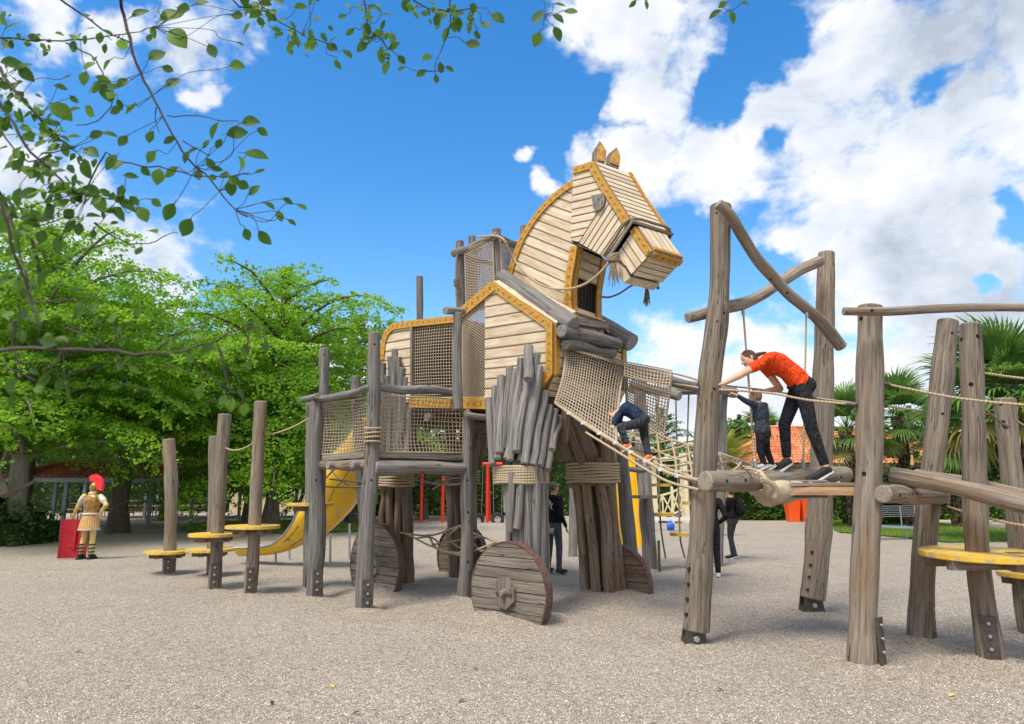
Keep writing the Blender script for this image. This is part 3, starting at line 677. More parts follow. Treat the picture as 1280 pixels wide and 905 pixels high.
# ================================================================= TREES
def crown_mesh(name, seed, H, R, z0, nb_, leaf, mat, layered=True, density=1.0, top=.35, dr0=.16):
    """foliage of a broad spreading tree: limbs carry drooping flat sprays of small leaves. local origin at trunk base"""
    rs = np.random.RandomState(seed); pts = []; tint = []; limbs = []
    for b in range(nb_):
        t = (b+.5)/nb_; zz = z0 + (H-z0)*t**.9; az = b*2.399963 + rs.uniform(-.35, .35)
        prof = math.sin(min(1, (t*.93+.16))*math.pi)**.55; ln = R*prof*rs.uniform(.72, 1.12)
        up = .05 + .75*t*t; st = np.array([0, 0, zz - .12*H*(1-t)*0 - ln*.18]); n = max(5, int(ln/.42)); pp = []
        curl = rs.uniform(-.25, .25)
        for i in range(n+1):
            s = i/n; r_ = ln*s; a = az + curl*s; pp.append((math.cos(a)*r_, math.sin(a)*r_, st[2] + r_*up + ln*.16*math.sin(s*2.6) - ln*(.15+dr0*(1-t))*s*s))
        limbs.append(pp)
        bt = rs.uniform(-.22, .22)
        for i in range(1, n+1):
            s = i/n; p = np.array(pp[i]); q = np.array(pp[i-1]); d = p-q; d /= np.linalg.norm(d); sd = np.array([-d[1], d[0], 0]); w = ln*.30*math.sin(min(1, s*1.15+.12)*math.pi*.86)+.25
            for sg in (-1, 1):
                for tw in range(2):
                    dr = d*rs.uniform(.35, .8) + sd*sg; dr /= np.linalg.norm(dr); L = w*rs.uniform(.6, 1.15); o = q+(p-q)*rs.uniform(0, 1)
                    m = max(3, int(L/.075*density)); u = rs.uniform(.05, 1, m); sag = -.22*L*u**2
                    base = o[None] + dr[None]*(u*L)[:, None]; base[:, 2] += sag + rs.normal(0, .05, m)
                    base += rs.normal(0, .055, (m, 3))*np.array([1, 1, .55]); pts.append(base); tint.append(np.clip(.42+bt+.25*(s-.5)+rs.normal(0, .16, m), 0, 1))
    P = np.concatenate(pts); T = np.concatenate(tint)
    v, f, t = leaf_quads(P, leaf, rs, .25, .75, .45, T)
    me = np_mesh(name, v, f, t); me.materials.append(M[mat]); return me, limbs
def trunk_mb(H, r, limbs, seed, every=3, lean=(0, 0)):
    rn = random.Random(seed); mb = MB()
    P = [V((lean[0]*t*t+.08*math.sin(t*5+seed), lean[1]*t*t+.08*math.cos(t*4), H*t)) for t in [i/9 for i in range(10)]]
    mb.tube(P, [r*(1.35 if i == 0 else 1)*(1-.85*i/9) for i in range(10)], 10, False, 0, .06, seed); return mb
def tree(name, loc, me_l, H, r, label, cat='tree', bark='bark', rot=0, scale=1.0, group=None, lean=(0, 0)):
    me, limbs = me_l; t = thing(name, label, cat, loc, group); R = Matrix.Translation(V(loc)) @ Matrix.Rotation(rot, 4, 'Z') @ Matrix.Scale(scale, 4)
    mb = trunk_mb(H, r, limbs, 3, lean=lean); tm = mb.mesh('trunk'); put('trunk', tm, t, bark, R)
    lm = MB()
    for i, pp in enumerate(limbs):
        if i % 2 == 0: lm.tube([V(p) for p in pp[::2]] if len(pp) > 3 else [V(p) for p in pp], [max(.012, .075*(1-k/(len(pp[::2])))) for k in range(len(pp[::2]))] if len(pp) > 3 else .03, 5, False)
    put('branches', lm.mesh('branches'), t, bark, R)
    put('crown', me, t, None, R); return t
cA = crown_mesh('crown', 1, 8.6, 5.4, 2.8, 82, .098, 'leaf_tree', density=2.2, dr0=.03)
cB = crown_mesh('crown', 2, 8.9, 5.2, 3.3, 76, .10, 'leaf_tree', density=2.1, dr0=.0)
cD = crown_mesh('crown', 7, 8.8, 5.3, 1.7, 84, .098, 'leaf_tree', density=2.2)
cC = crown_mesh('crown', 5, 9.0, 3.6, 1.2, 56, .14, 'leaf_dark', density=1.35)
GT = 'broad fresh green trees on the left'
tree('ginkgo_tree', (-14.6, 20.5, 0), cA, 8.2, .26, 'bright green spreading tree at the left edge with a low forked limb', bark='bark_pale', rot=.4, scale=1.12, group=GT)
tree('ginkgo_tree', (-14.3, 25.5, 0), cB, 8.2, .34, 'fresh green tree with a thick dark trunk behind the soldier statue', rot=1.7, scale=1.0, group=GT)
tree('ginkgo_tree', (-9.0, 26.0, 0), cD, 8.2, .24, 'tallest layered green tree above the four stepping posts', rot=3.3, scale=1.16, group=GT)
tree('ginkgo_tree', (-19.5, 27.5, 0), cB, 8.0, .28, 'green tree half hidden at far left above the red tiled shelter', rot=4.3, scale=1.15, group=GT)
tree('ginkgo_tree', (-11.6, 30.5, 0), cD, 8.0, .26, 'green tree standing behind the layered one, left of the horse', rot=5.2, scale=1.12, group=GT)
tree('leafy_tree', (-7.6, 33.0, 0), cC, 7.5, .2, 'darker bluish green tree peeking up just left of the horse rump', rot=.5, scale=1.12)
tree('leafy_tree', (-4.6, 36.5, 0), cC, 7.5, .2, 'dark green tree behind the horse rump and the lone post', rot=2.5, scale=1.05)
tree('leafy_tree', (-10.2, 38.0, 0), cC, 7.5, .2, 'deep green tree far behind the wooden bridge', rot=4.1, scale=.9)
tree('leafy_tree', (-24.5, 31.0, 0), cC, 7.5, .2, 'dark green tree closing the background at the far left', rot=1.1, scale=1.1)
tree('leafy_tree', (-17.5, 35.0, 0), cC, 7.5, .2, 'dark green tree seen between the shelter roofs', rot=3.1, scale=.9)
# the pale forked limb low on the left
t = KIDS(bpy.data.objects['ginkgo_tree'])[0].parent
lm = log_mb([W(-40, 600, 19.3), W(5, 618, 19), W(28, 610, 18.9), W(46, 600, 18.9)], .10, .04, mb=None); log_mb([W(8, 617, 18.5), W(-2, 590, 18.8), W(10, 560, 19.2)], .10, .05, mb=lm)
part('limb', lm, 'bark', t)
def hedge(name, x0, x1, y0, y1, h, label, seed, mat='leaf_hedge', leaf=.12, dens=55, lump=.25, core='dark_inner', hfun=None):
    rs = np.random.RandomState(seed); t = thing(name, label, 'hedge', ((x0+x1)/2, (y0+y1)/2, 0))
    pts = []; hf = hfun or (lambda x: h)
    A = [(x1-x0)*h, (y1-y0)*h*2, (x1-x0)*(y1-y0)]; n = [int(a*dens) for a in A]
    x = rs.uniform(x0, x1, n[0]); hh = np.array([hf(a) for a in x]); pts.append(np.stack([x, np.full(n[0], y0), rs.uniform(0, 1, n[0])*hh], 1))
    x = np.where(rs.uniform(size=n[1]) < .5, x0, x1); hh = np.array([hf(a) for a in x]); pts.append(np.stack([x, rs.uniform(y0, y1, n[1]), rs.uniform(0, 1, n[1])*hh], 1))
    x = rs.uniform(x0, x1, n[2]); hh = np.array([hf(a) for a in x]); pts.append(np.stack([x, rs.uniform(y0, y1, n[2]), hh], 1))
    P = np.concatenate(pts); N_ = len(P)
    lum = np.array([mnoise.noise(V(tuple(p*1.3))) for p in P]); c = np.array([(x0+x1)/2, (y0+y1)/2, h/2]); 
    P[:, 1] -= lum*lump; P[:, 2] = np.maximum(.03, P[:, 2]+lum*lump*.8*(P[:, 2] > h*.5)); P += rs.normal(0, .07, (N_, 3)); P[:, 2] = np.abs(P[:, 2])
    tn = np.clip(.45+lum*.5+rs.normal(0, .2, N_), 0, 1)
    v, f, tt = leaf_quads(P, leaf, rs, .2, .75, .4, tn); me = np_mesh('foliage', v, f, tt); me.materials.append(M[mat]); put('foliage', me, t)
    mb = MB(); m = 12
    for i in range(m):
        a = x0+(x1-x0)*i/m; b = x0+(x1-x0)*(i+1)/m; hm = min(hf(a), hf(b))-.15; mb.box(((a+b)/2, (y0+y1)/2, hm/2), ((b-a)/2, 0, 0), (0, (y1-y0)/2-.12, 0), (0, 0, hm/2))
    core_m = part('dark_core', mb, 'leaf_core', t); return t  # dark boxes filling the hedge, their colour standing for its inner shade
M['leaf_core'] = simple('hedge_dark_core', (.02, .035, .012), .95, .1, 0, .4, 3)
hedge('clipped_hedge', -12.5, 7.5, 41, 43.5, 4.6, 'long tall clipped green hedge behind the red swings', 21, leaf=.17, dens=42, lump=.5)
hedge('clipped_hedge', 7.8, 16.5, 38, 40.5, 3.1, 'tall green hedge behind the cream bridge and the climbing net', 22, leaf=.17, dens=42, lump=.6, hfun=lambda x: 4.3+.9*math.sin(x*1.1)+.4*math.sin(x*2.7))
hedge('clipped_hedge', 10.3, 29, 35.2, 36.8, 1.8, 'low trimmed leafy hedge behind the orange planters and palms', 23, leaf=.15, dens=90, lump=.2)
hedge('clipped_hedge', -40, -11.5, 48.5, 50, 6.2, 'dark shady hedge behind the picnic tables on the left', 24, 'leaf_dark', .2, 30, .5)
hedge('leafy_bush', -19.4, -13.9, 19.6, 21.6, 1.75, 'dark green bush under the tree at the far left edge', 25, 'leaf_dark', .12, 90, .4, hfun=lambda x: 1.9-.5*max(0, (x+16))**1.1)
hedge('clipped_hedge', -15.4, -9, 46, 48, 3.2, 'green hedge behind the small cream wooden bridge', 26, leaf=.2, dens=40, lump=.5)
# ---------------------------------------------------------------- palms
def fan_frond(seed, L=1.0, nseg=26, spread=2.5):
    rs = random.Random(seed); mb = MB(); tint = []
    # petiole along +X from origin length .7, fan of narrow blades at its end
    mb.tube([V((0, 0, 0)), V((.35, 0, .02)), V((.7, 0, 0))], [.018, .013, .01], 4, False)
    for i in range(nseg):
        a = (i/(nseg-1)-.5)*spread; l = L*(.95-.25*abs(a)/spread*2)*rs.uniform(.85, 1.05); dx = math.cos(a); dy = math.sin(a); s = V((-dy, dx, 0)); dr = rs.uniform(.1, .45)
        o = V((.7, 0, 0)); lift = .18*math.cos(a*1.2)
        pts = [o, o+V((dx*l*.45, dy*l*.45, lift*.5)), o+V((dx*l*.8, dy*l*.8, lift*.4-dr*.25)), o+V((dx*l, dy*l, -dr*.75*l))]
        ws = [.006, .028, .018, .002]; vs = []
        for p, w in zip(pts, ws): vs += [p-s*w+V((0, 0, .006)), p+s*w+V((0, 0, .006)), ]
        mb.add(vs, [(0, 1, 3, 2), (2, 3, 5, 4), (4, 5, 7, 6)])
    me = mb.mesh('frond'); n = len(me.vertices); r = [min(1, max(0, rs.gauss(.5, .22))) for _ in range(n//8+2)]
    a = me.attributes.new('tint', 'FLOAT', 'POINT'); a.data.foreach_set('value', [r[i//8] for i in range(n)]); return me
FR = [fan_frond(s) for s in (1, 2, 3)]; FRo = [fan_frond(s, .9) for s in (4, 5)]
for m_ in FR: m_.materials.append(M['leaf_palm'])
M['leaf_palm_old'] = leaf_mat('old_palm_frond', (.10, .12, .03), (.25, .24, .07), (.42, .36, .14), .3)
for m_ in FRo: m_.materials.append(M['leaf_palm_old'])
def fan_palm(loc, h, r, nf, s, label, seed, flowers=False):
    rn = random.Random(seed); t = thing('fan_palm', label, 'palm tree', loc, 'fan palms on the right'); loc = V(loc); mb = MB()
    k = 16; P = [V((.06*math.sin(i*.5+seed), .05*math.cos(i*.4), h*i/k))+loc for i in range(k+1)]; mb.tube(P, [r*(1.0+.12*math.sin(i*2.6)+.25*(i/k)) for i in range(k+1)], 12, False, 0, .07, seed)
    for i in range(int(h*26)):           # old leaf bases
        a = rn.uniform(0, 6.28); z = rn.uniform(.1, h); c = loc+V((math.cos(a)*r*1.0, math.sin(a)*r*1.0, z)); u = V((math.cos(a), math.sin(a), .9)).normalized()
        sd = V((-math.sin(a), math.cos(a), 0)); mb.add([c-sd*.035, c+sd*.035, c+u*.15+sd*.012, c+u*.15-sd*.012, c-V((0, 0, .07))], [(0, 1, 2, 3), (0, 4, 1), (0, 3, 4), (1, 4, 2)])
    part('trunk', mb, 'palm_trunk', t); top = loc+V((0, 0, h))
    for i in range(nf):
        f = (i+.5)/nf; az = i*2.399963+rn.uniform(-.2, .2); el = math.radians(82-125*f+rn.uniform(-8, 8)); sc_ = s*rn.uniform(.85, 1.12)
        R = Matrix.Rotation(az, 4, 'Z') @ Matrix.Rotation(-el, 4, 'Y') @ Matrix.Rotation(rn.uniform(-.3, .3), 4, 'X')
        me = (FRo if f > .84 and rn.random() < .8 else FR)[rn.randrange(2)]
        put('frond', me, t, None, Matrix.Translation(top-V((0, 0, .35*f))) @ R @ Matrix.Scale(sc_, 4))
    if flowers:
        for q in range(5):
            a = q*1.3+2.6; mb = MB(); rs = random.Random(q)
            for j in range(90):
                p = top+V((math.cos(a)*(.3+.45*rs.random()), math.sin(a)*(.3+.45*rs.random()), -.1-.4*rs.random()*rs.random())); d = V((rs.uniform(-1, 1), rs.uniform(-1, 1), rs.uniform(-1, .3)))*.09; mb.tube([p, p+d], .02, 3, False)
            part('flower_cluster', mb, 'flower_yellow', t)
fan_palm((15.3, 21.0, 0), 4.35, .30, 54, 1.75, 'largest fan palm with yellow flower clusters and a shaggy dark trunk at right', 1, True)
fan_palm((16.8, 29.5, 0), 4.7, .19, 34, 1.35, 'slim fan palm between the two nearest thick posts', 2)
fan_palm((14.0, 28.5, 0), 4.1, .19, 34, 1.35, 'fan palm rising behind the tall post with the beam', 3)
fan_palm((18.6, 29.0, 0), 3.9, .2, 30, 1.25, 'short fan palm behind the leaning post', 4)
fan_palm((17.0, 46.5, 0), 5.3, .2, 26, 1.4, 'distant fan palm behind the tiled roof and the woman in orange', 5)
fan_palm((23.6, 27.5, 0), 5.0, .22, 34, 1.4, 'fan palm cut off by the right edge of the photo', 6)
def feather_palm(loc, h, s, nf, label, seed):
    rn = random.Random(seed); t = thing('feather_palm', label, 'palm tree', loc); loc = V(loc); mb = MB()
    mb.tube([loc, loc+V((0, 0, h*.5)), loc+V((0, 0, h))], [.3, .26, .3], 10, False, 0, .06, 1); part('trunk', mb, 'palm_trunk', t)
    mb = MB(); pts = [V((0, 0, 0)), V((.5, 0, .22)), V((1.1, 0, .3)), V((1.7, 0, .12)), V((2.2, 0, -.35))]; S_ = smooth_path(pts, .06); mb.tube(S_, [.022*(1-.8*i/len(S_)) for i in range(len(S_))], 4, False)
    for i in range(6, len(S_)):
        for sg in (-1, 1):
            l = .55*math.sin(math.pi*(i/len(S_))**.7)+.12; d = V((.55, sg, -.25)).normalized(); p = S_[i]; mb.add([p, p+d*l*.5+V((.012, 0, .03)), p+d*l-V((0, 0, .08)), p+d*l*.5-V((.012, 0, -.01))], [(0, 1, 2, 3)])
    me = mb.mesh('frond'); a = me.attributes.new('tint', 'FLOAT', 'POINT'); a.data.foreach_set('value', [rn.random() for _ in me.vertices]); me.materials.append(M['leaf_yellowgreen'])
    for i in range(nf):
        f = (i+.5)/nf; R = Matrix.Rotation(i*2.4, 4, 'Z') @ Matrix.Rotation(-math.radians(75-85*f), 4, 'Y'); put('frond', me, t, None, Matrix.Translation(loc+V((0, 0, h))) @ R @ Matrix.Scale(s*rn.uniform(.9, 1.1), 4))
feather_palm((11.0, 35.8, 0), 2.5, 1.15, 30, 'yellowish feather palm above the hedge left of the tiled roof', 3)
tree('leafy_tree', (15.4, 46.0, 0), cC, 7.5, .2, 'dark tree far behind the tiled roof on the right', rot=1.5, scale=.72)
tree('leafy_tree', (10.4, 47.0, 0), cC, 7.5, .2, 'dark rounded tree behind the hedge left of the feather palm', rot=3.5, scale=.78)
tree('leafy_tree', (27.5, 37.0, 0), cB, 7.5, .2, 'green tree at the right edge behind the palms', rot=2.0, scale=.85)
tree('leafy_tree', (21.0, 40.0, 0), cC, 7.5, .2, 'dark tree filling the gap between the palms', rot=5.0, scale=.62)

hedge('leafy_bush', 17.5, 27.5, 36.4, 38, 4.0, 'tall mid green shrubs behind the palms on the right', 31, leaf=.17, dens=42, lump=.7, hfun=lambda x: 3.6+.8*math.sin(x*1.3)+.5*math.sin(x*2.9))
tree('leafy_tree', (24.0, 41.0, 0), cC, 7.5, .2, 'dark green tree behind the tall shrubs at far right', rot=.9, scale=.72)
hedge('leafy_bush', 14.9, 17.6, 30.6, 31.6, 2.6, 'bright yellow green rounded shrub between the palm trunks', 32, leaf=.14, dens=70, lump=.4, hfun=lambda x: 2.3+.35*math.sin(x*2.6))
# ================================================================= THE WOODEN HORSE
HO = V((.575, 9.4, 0)); HF = V((.766, -.643, 0)); HL = V((.643, .766, 0)); UP = V((0, 0, 1)); NEARN = -HL
def onv(x, y, v=0.0):                       # pixel ray meets the lengthwise vertical plane at lateral offset v
    d = ray(x, y); s = ((HO.x*HL.x+HO.y*HL.y) + v)/(d.x*HL.x + d.y*HL.y); return V((d.x*s, d.y*s, EYE+d.z*s))
def onu(x, y, u=0.0):                       # ... the crosswise vertical plane at lengthwise offset u
    d = ray(x, y); s = ((HO.x*HF.x+HO.y*HF.y) + u)/(d.x*HF.x + d.y*HF.y); return V((d.x*s, d.y*s, EYE+d.z*s))
def H(u, v, z): return HO + HF*u + HL*v + UP*z
def mv(p, dv): return V(p) + HL*dv
horse = thing('wooden_horse', 'giant wooden horse play tower with cream planks, yellow trim, log legs and wheels', 'play structure', HO + HF*-1.8 + HL*.96)
BW = 1.93
def face(P, mb, off=0.0, n=None):
    n = n or NEARN; P = [V(p)-V(n)*off for p in P]; a = sum((P[i].cross(P[(i+1) % len(P)]) for i in range(len(P))), V())
    mb.add(P, [tuple(range(len(P)))] if a.dot(n) > 0 else [tuple(reversed(range(len(P))))])
body = MB()                                 # dark inner boards: floor, back, inside faces
zf = 2.93; zl = 2.86
front_poly = [(607.5, 371), (619, 357), (689, 404), (689, 468), (676, 490), (676, 502), (607.5, 502)]
rear_poly = [(479, 440), (481, 424), (486, 413), (494, 406), (517, 402.5), (517, 503), (479, 503)]
fp = [onv(x, y) for x, y in front_poly]; rp = [onv(x, y) for x, y in rear_poly]
for poly in (fp, rp):
    body.prism(poly, NEARN, -.06, -.002); body.prism([mv(p, BW) for p in poly], HL, -.06, -.002)
ur = (rp[0]-HO).dot(HF); zt = onv(560, 398).z
body.prism([H(ur, .05, zf-.1), H(-.12, .05, zf-.1), H(-.12, BW-.05, zf-.1), H(ur, BW-.05, zf-.1)], UP, -.05, .06)
body.prism([H(ur+.1, 0, zf), H(ur+.1, BW, zf), H(ur+.1, BW, zt-.15), H(ur+.1, 0, zt-.15)], HF, -.06, 0)
body.prism([H(-1.30, .1, zf), H(-1.30, BW-.1, zf), H(-1.30, BW-.1, 3.6), H(-1.30, .1, 3.6)], HF, -.03, 0)
body.prism([H(ur+.2, .9, zf), H(-.4, .9, zf), H(-.4, .9, zt-.1), H(ur+.2, .9, zt-.1)], HL, -.02, .02)
bpart = part('inner_boarding', body, 'dark_inner', horse)
# --- body sides
side = part('body_side', (lambda m: (m.prism([p+HL*.01 for p in fp], NEARN, -.02, 0), m)[1])(MB()), 'dark_inner', horse)
plank_field(fp, onv(690, 431)-onv(608, 441), NEARN, .158, side)
plank_field(rp, onv(517, 428)-onv(479, 434), NEARN, .15, side)
fside = part('body_side', (lambda m: (m.prism([mv(p, BW) for p in fp], HL, -.02, 0), m)[1])(MB()), 'dark_inner', horse)
plank_field([mv(p, BW) for p in fp], HF, HL, .158, fside); plank_field([mv(p, BW) for p in rp], HF, HL, .15, fside)
plank_field([H(ur, 0, zf), H(ur, BW, zf), H(ur, BW, zt-.15), H(ur, 0, zt-.15)], HL, -HF, .15, fside)
# --- yellow trims on the near side (and their far twins)
tw = .10
for dv, n_, sd in ((0, NEARN, 1), (BW, HL, -1)):
    m = lambda P: [mv(p, dv) for p in P]
    band(m([onv(618, 352), onv(693, 404), onv(693, 468), onv(677, 491)]), .115, n_, horse, -sd, .015, .055)
    band(m([onv(574, 389), onv(618, 352)]), .17, n_, horse, -sd, .0, .062)
    band(m([onv(477, 450), onv(479, 428), onv(484, 414), onv(493, 405), onv(517, 401), onv(571, 395)]), .115, n_, horse, -sd, .015, .055)
    band(m([onv(516, 497), onv(571, 497.5)]), .17, n_, horse, -sd, .01, .06)
    band(m([onv(577, 497.5), onv(640, 498)]), .17, n_, horse, -sd, .01, .06)

# --- openings hung with net on the near side
S = bilin(onv(517, 408, -.01), onv(569, 402, -.01), onv(569, 497, -.01), onv(517, 498, -.01), sag=tuple(NEARN*.04))
part('net_panel', net_mb(S, 17, 24, .0062, 24, 17, border=.012), 'net', horse)
S = bilin(onv(578, 400, -.01), onv(607, 374, -.01), onv(607, 497, -.01), onv(578, 497, -.01), sag=tuple(NEARN*.04))
part('net_panel', net_mb(S, 12, 34, .0062, 20, 20, diag=True, border=.012), 'net', horse)
S = bilin(mv(onv(517, 408), BW), mv(onv(607, 400), BW), mv(onv(607, 497), BW), mv(onv(517, 498), BW))
part('net_panel', net_mb(S, 22, 20, .006, 8, 8), 'net', horse)
mb = MB(); a, b_ = onv(517, 409), onv(517, 500); mb.box((a+b_)/2+NEARN*.03, HF*.025, HL*.03, (a-b_)/2); part('opening_frame', mb, 'plank_grey', horse)
# --- front face with tapered lower part
z0 = onv(690, 404).z; z1 = onv(690, 468).z; z2 = onv(676, 491).z
FFp = [H(0, 0, z0), H(0, BW, z0), H(0, BW, z1), H(0, 0, z1)]
chest = part('chest_front', (lambda m: (m.prism([p-HF*.03 for p in FFp], HF, -.03, 0), m.prism([H(-.03, 0.02, z1), H(-.03, BW-.02, z1), H(-.26, BW-.02, z2-.05), H(-.26, .02, z2-.05)], HF, -.03, 0), m)[2])(MB()), 'dark_inner', horse)
op0, op1 = .34, 1.62                       # chest opening behind the climbing net
plank_field([H(0, 0, z0), H(0, BW, z0), H(0, BW, z0-.16), H(0, 0, z0-.16)], HL, HF, .16, chest)
plank_field([H(0, 0, z0-.16), H(0, op0, z0-.16), H(0, op0, z1), H(0, 0, z1)], HL, HF, .15, chest)
plank_field([H(0, op1, z0-.16), H(0, BW, z0-.16), H(0, BW, z1), H(0, op1, z1)], HL, HF, .15, chest)
nt_ = (HF*.95 - UP*.5).normalized()
plank_field([H(0, 0, z1-.01), H(0, BW, z1-.01), H(-.24, BW, z2), H(-.24, 0, z2)], HL, nt_, .11, chest)
band([H(0, 0, z0), H(0, 0, z1), H(-.24, 0, z2)], .09, HF, horse, 1, .02, .055)
band([H(0, BW, z0), H(0, BW, z1), H(-.24, BW, z2)], .10, HF, horse, -1, .02, .055)
# --- roofs: shoulder slopes and rump top
roof = MB(); pk = onv(618, 352); fe = onv(690, 403); be = onv(576, 391)
for sg in (0, 1):
    f = (lambda p, dv: mv(p, dv)) if sg == 0 else (lambda p, dv: mv(p, BW-dv))
    roof.prism([f(pk, 0), f(fe, 0), f(fe, .62)+UP*.30-HF*.1, f(pk, .62)+UP*.22], UP, -.02, .01)
    roof.prism([f(pk, 0), f(be, 0), f(be, .62)+UP*.2, f(pk, .62)+UP*.22], UP, -.02, .01)
a = onv(494, 405); b_ = onv(572, 396); roof.prism([a, b_, mv(b_, BW), mv(a, BW)], UP, -.03, 0); c = onv(479, 440)
roof.prism([c, a, mv(a, BW), mv(c, BW)], (UP-HF).normalized(), -.03, 0); roof.prism([mv(fe, .5)+UP*.3, mv(fe, 1.43)+UP*.3, mv(be, 1.43)+UP*.2, mv(be, .5)+UP*.2], UP, -.02, 0)
part('roof', roof, 'plank', horse)
mb = MB(); a, b_ = onv(620, 357), onv(695, 406); mb.prism([a, b_, mv(b_, .5)+UP*.27, mv(a, .5)+UP*.2], (UP*.9-HL*.4+HF*.2).normalized(), .0, .03); part('shoulder_board', mb, 'plank', horse)
# --- neck
NV, FV = .6, 1.33; NW = FV-NV
mane = [(717.5, 226.5), (707, 233), (697, 241), (686, 251), (675, 263), (666, 275), (659, 286), (652, 298), (647.5, 309), (643, 321), (639, 333), (636, 345), (634, 365)]
fe_px = [(724, 309), (722, 324), (719.5, 337), (717.5, 350), (716.6, 362), (716.6, 380), (718, 392), (720, 412)]
neck_px = [(714, 300), (717.5, 226.5)] + mane[1:] + [(720, 424)] + fe_px[::-1]
np_ = [onv(x, y, NV) for x, y in neck_px]
nk = MB(); nk.prism(np_, NEARN, -.05, -.004); nk.prism([mv(p, NW) for p in np_], HL, -.05, -.004)
mp = [onv(x, y, NV) for x, y in mane]
for i in range(len(mp)-1):
    q = [mp[i], mp[i+1], mv(mp[i+1], NW), mv(mp[i], NW)]; n_ = (q[1]-q[0]).cross(q[3]-q[0]); n_ = n_ if n_.dot(HF) < 0 else -n_; nk.prism(q, n_, -.03, .012)
neck = part('neck', nk, 'dark_inner', horse)
pp = [onv(x, y, NV) for x, y in [(715, 300), (716.5, 229)] + [(x+3, y+2) for x, y in mane[1:]] + [(716, 424)] + [(x-2, y) for x, y in fe_px[::-1]]]
plank_field(pp, onv(708, 341.5, NV)-onv(647.5, 315, NV), NEARN, .145, neck)
plank_field([mv(p, NW) for p in pp], onv(708, 341.5, NV)-onv(647.5, 315, NV), HL, .145, neck)
for dv, n_, sd in ((0, NEARN, 1), (NW, HL, -1)):
    band([mv(onv(x, y, NV), dv) for x, y in mane], .11, n_, neck, sd, .018, .06)
    band([mv(onv(x, y, NV), dv) for x, y in fe_px], .13, n_, neck, -sd, .018, .06)

# neck front with barred window
ne = [onv(x, y, NV) for x, y in fe_px]; fe_ = [mv(p, NW) for p in ne]
def cut(P, t0, t1, n=5):
    L = [0]; 
    for i in range(1, len(P)): L.append(L[-1]+(P[i]-P[i-1]).length)
    out = []
    for k in range(n+1):
        s = (t0+(t1-t0)*k/n)*L[-1]
        for i in range(1, len(P)):
            if s <= L[i]+1e-6 or i == len(P)-1: out.append(P[i-1].lerp(P[i], (s-L[i-1])/(L[i]-L[i-1]))); break
    return out
fn = (HF*1.0+UP*.12).normalized(); T0, T1 = .34, .70
planks_between([p+HF*-.05 for p in cut(ne, 0, T0)], [p+HF*-.05 for p in cut(fe_, 0, T0)], 3, fn, neck)
planks_between([p+HF*-.05 for p in cut(ne, T1, 1)], [p+HF*-.05 for p in cut(fe_, T1, 1)], 3, fn, neck)
band([p-HF*.02 for p in ne], .09, HF, neck, 1, .0, .03); band([p-HF*.02 for p in fe_], .09, HF, neck, -1, .0, .03)
wn = MB(); wa, wb = cut(ne, T0, T1, 1); wc, wd_ = cut(fe_, T0, T1, 1); wn.prism([wa-HF*.16, wc-HF*.16, wd_-HF*.16, wb-HF*.16], HF, -.01, 0); part('window_recess', wn, 'hole', neck)
gr_ = MB()
for i in range(1, 9): t = i/9; gr_.tube([wa.lerp(wc, t)-HF*.07, wb.lerp(wd_, t)-HF*.07], .006, 4, False)
for i in range(1, 11): t = i/11; gr_.tube([wa.lerp(wb, t)-HF*.07, wc.lerp(wd_, t)-HF*.07], .006, 4, False)
part('window_grille', gr_, 'metal_dark', neck)
# --- head
HD = V((.615, .44, 0)); hn = V((HD.y, -HD.x, 0)).normalized(); hN = V((-.12, -1, 0)); hN = -HL
def hv(x, y): return onv(x, y, NV-.03)
h_up = [(718, 210), (743, 202.5), (760, 232), (763, 240), (725, 303), (714.5, 300.5), (717, 226)]
head_px = [(718, 209.5), (743, 202), (760, 232), (790, 277), (757, 322), (721, 306.5), (713.5, 301), (716.5, 226)]
hp = [hv(x, y) for x, y in head_px]; hm = MB(); hm.prism(hp, hN, -.04, -.004); hm.prism([p+HD for p in hp], -hN, -.04, -.004)
head = part('head', hm, 'dark_inner', horse)
plank_field([hv(*p) for p in h_up], hv(755, 233)-hv(717, 242), hN, .118, head)
planks_between([hv(725, 304), hv(757, 322)], [hv(763.5, 241), hv(789.5, 277.5)], 6, hN, head)
plank_field([hv(*p)+HD for p in h_up], hv(755, 233)-hv(717, 242), HL, .118, head)
planks_between([hv(725, 304)+HD, hv(757, 322)+HD], [hv(763.5, 241)+HD, hv(789.5, 277.5)+HD], 6, HL, head)
edge_n = [hv(743, 202), hv(760, 232), hv(775, 254.5), hv(790, 277)]; edge_f = [p+HD for p in edge_n]
fbn = (edge_n[3]-edge_n[0]).cross(HD).normalized(); fbn = fbn if fbn.z > 0 else -fbn
hm = MB()
for i in range(3): hm.prism([edge_n[i], edge_n[i+1], edge_f[i+1], edge_f[i]], fbn, -.03, -.002)
tp = hv(718, 209.5); hm.prism([tp, edge_n[0], edge_f[0], tp+HD], UP, -.02, .015)
b0 = hv(757, 322); b1 = hv(721, 306.5); hm.prism([b0, b1, b1+HD, b0+HD], UP, -.0, .02); c0 = hv(713.5, 301); c1 = hv(716.5, 226); hm.prism([tp, c1, c1+HD, tp+HD], HF, 0, .02)
part('head_top', hm, 'plank_grey', head)
planks_between(edge_n, edge_f, 12, fbn, head, th=.016)
band([hv(718.5, 210.5), hv(744, 202.5)], .11, hN, head, -1, .015, .055)
band([hv(743.5, 202.5), hv(760.5, 232), hv(790, 276.5)], .11, hN, head, -1, .018, .062)
band(edge_f, .06, fbn, head, -1 if fbn.cross((edge_f[1]-edge_f[0])).dot(HD) > 0 else 1, .018, .05)

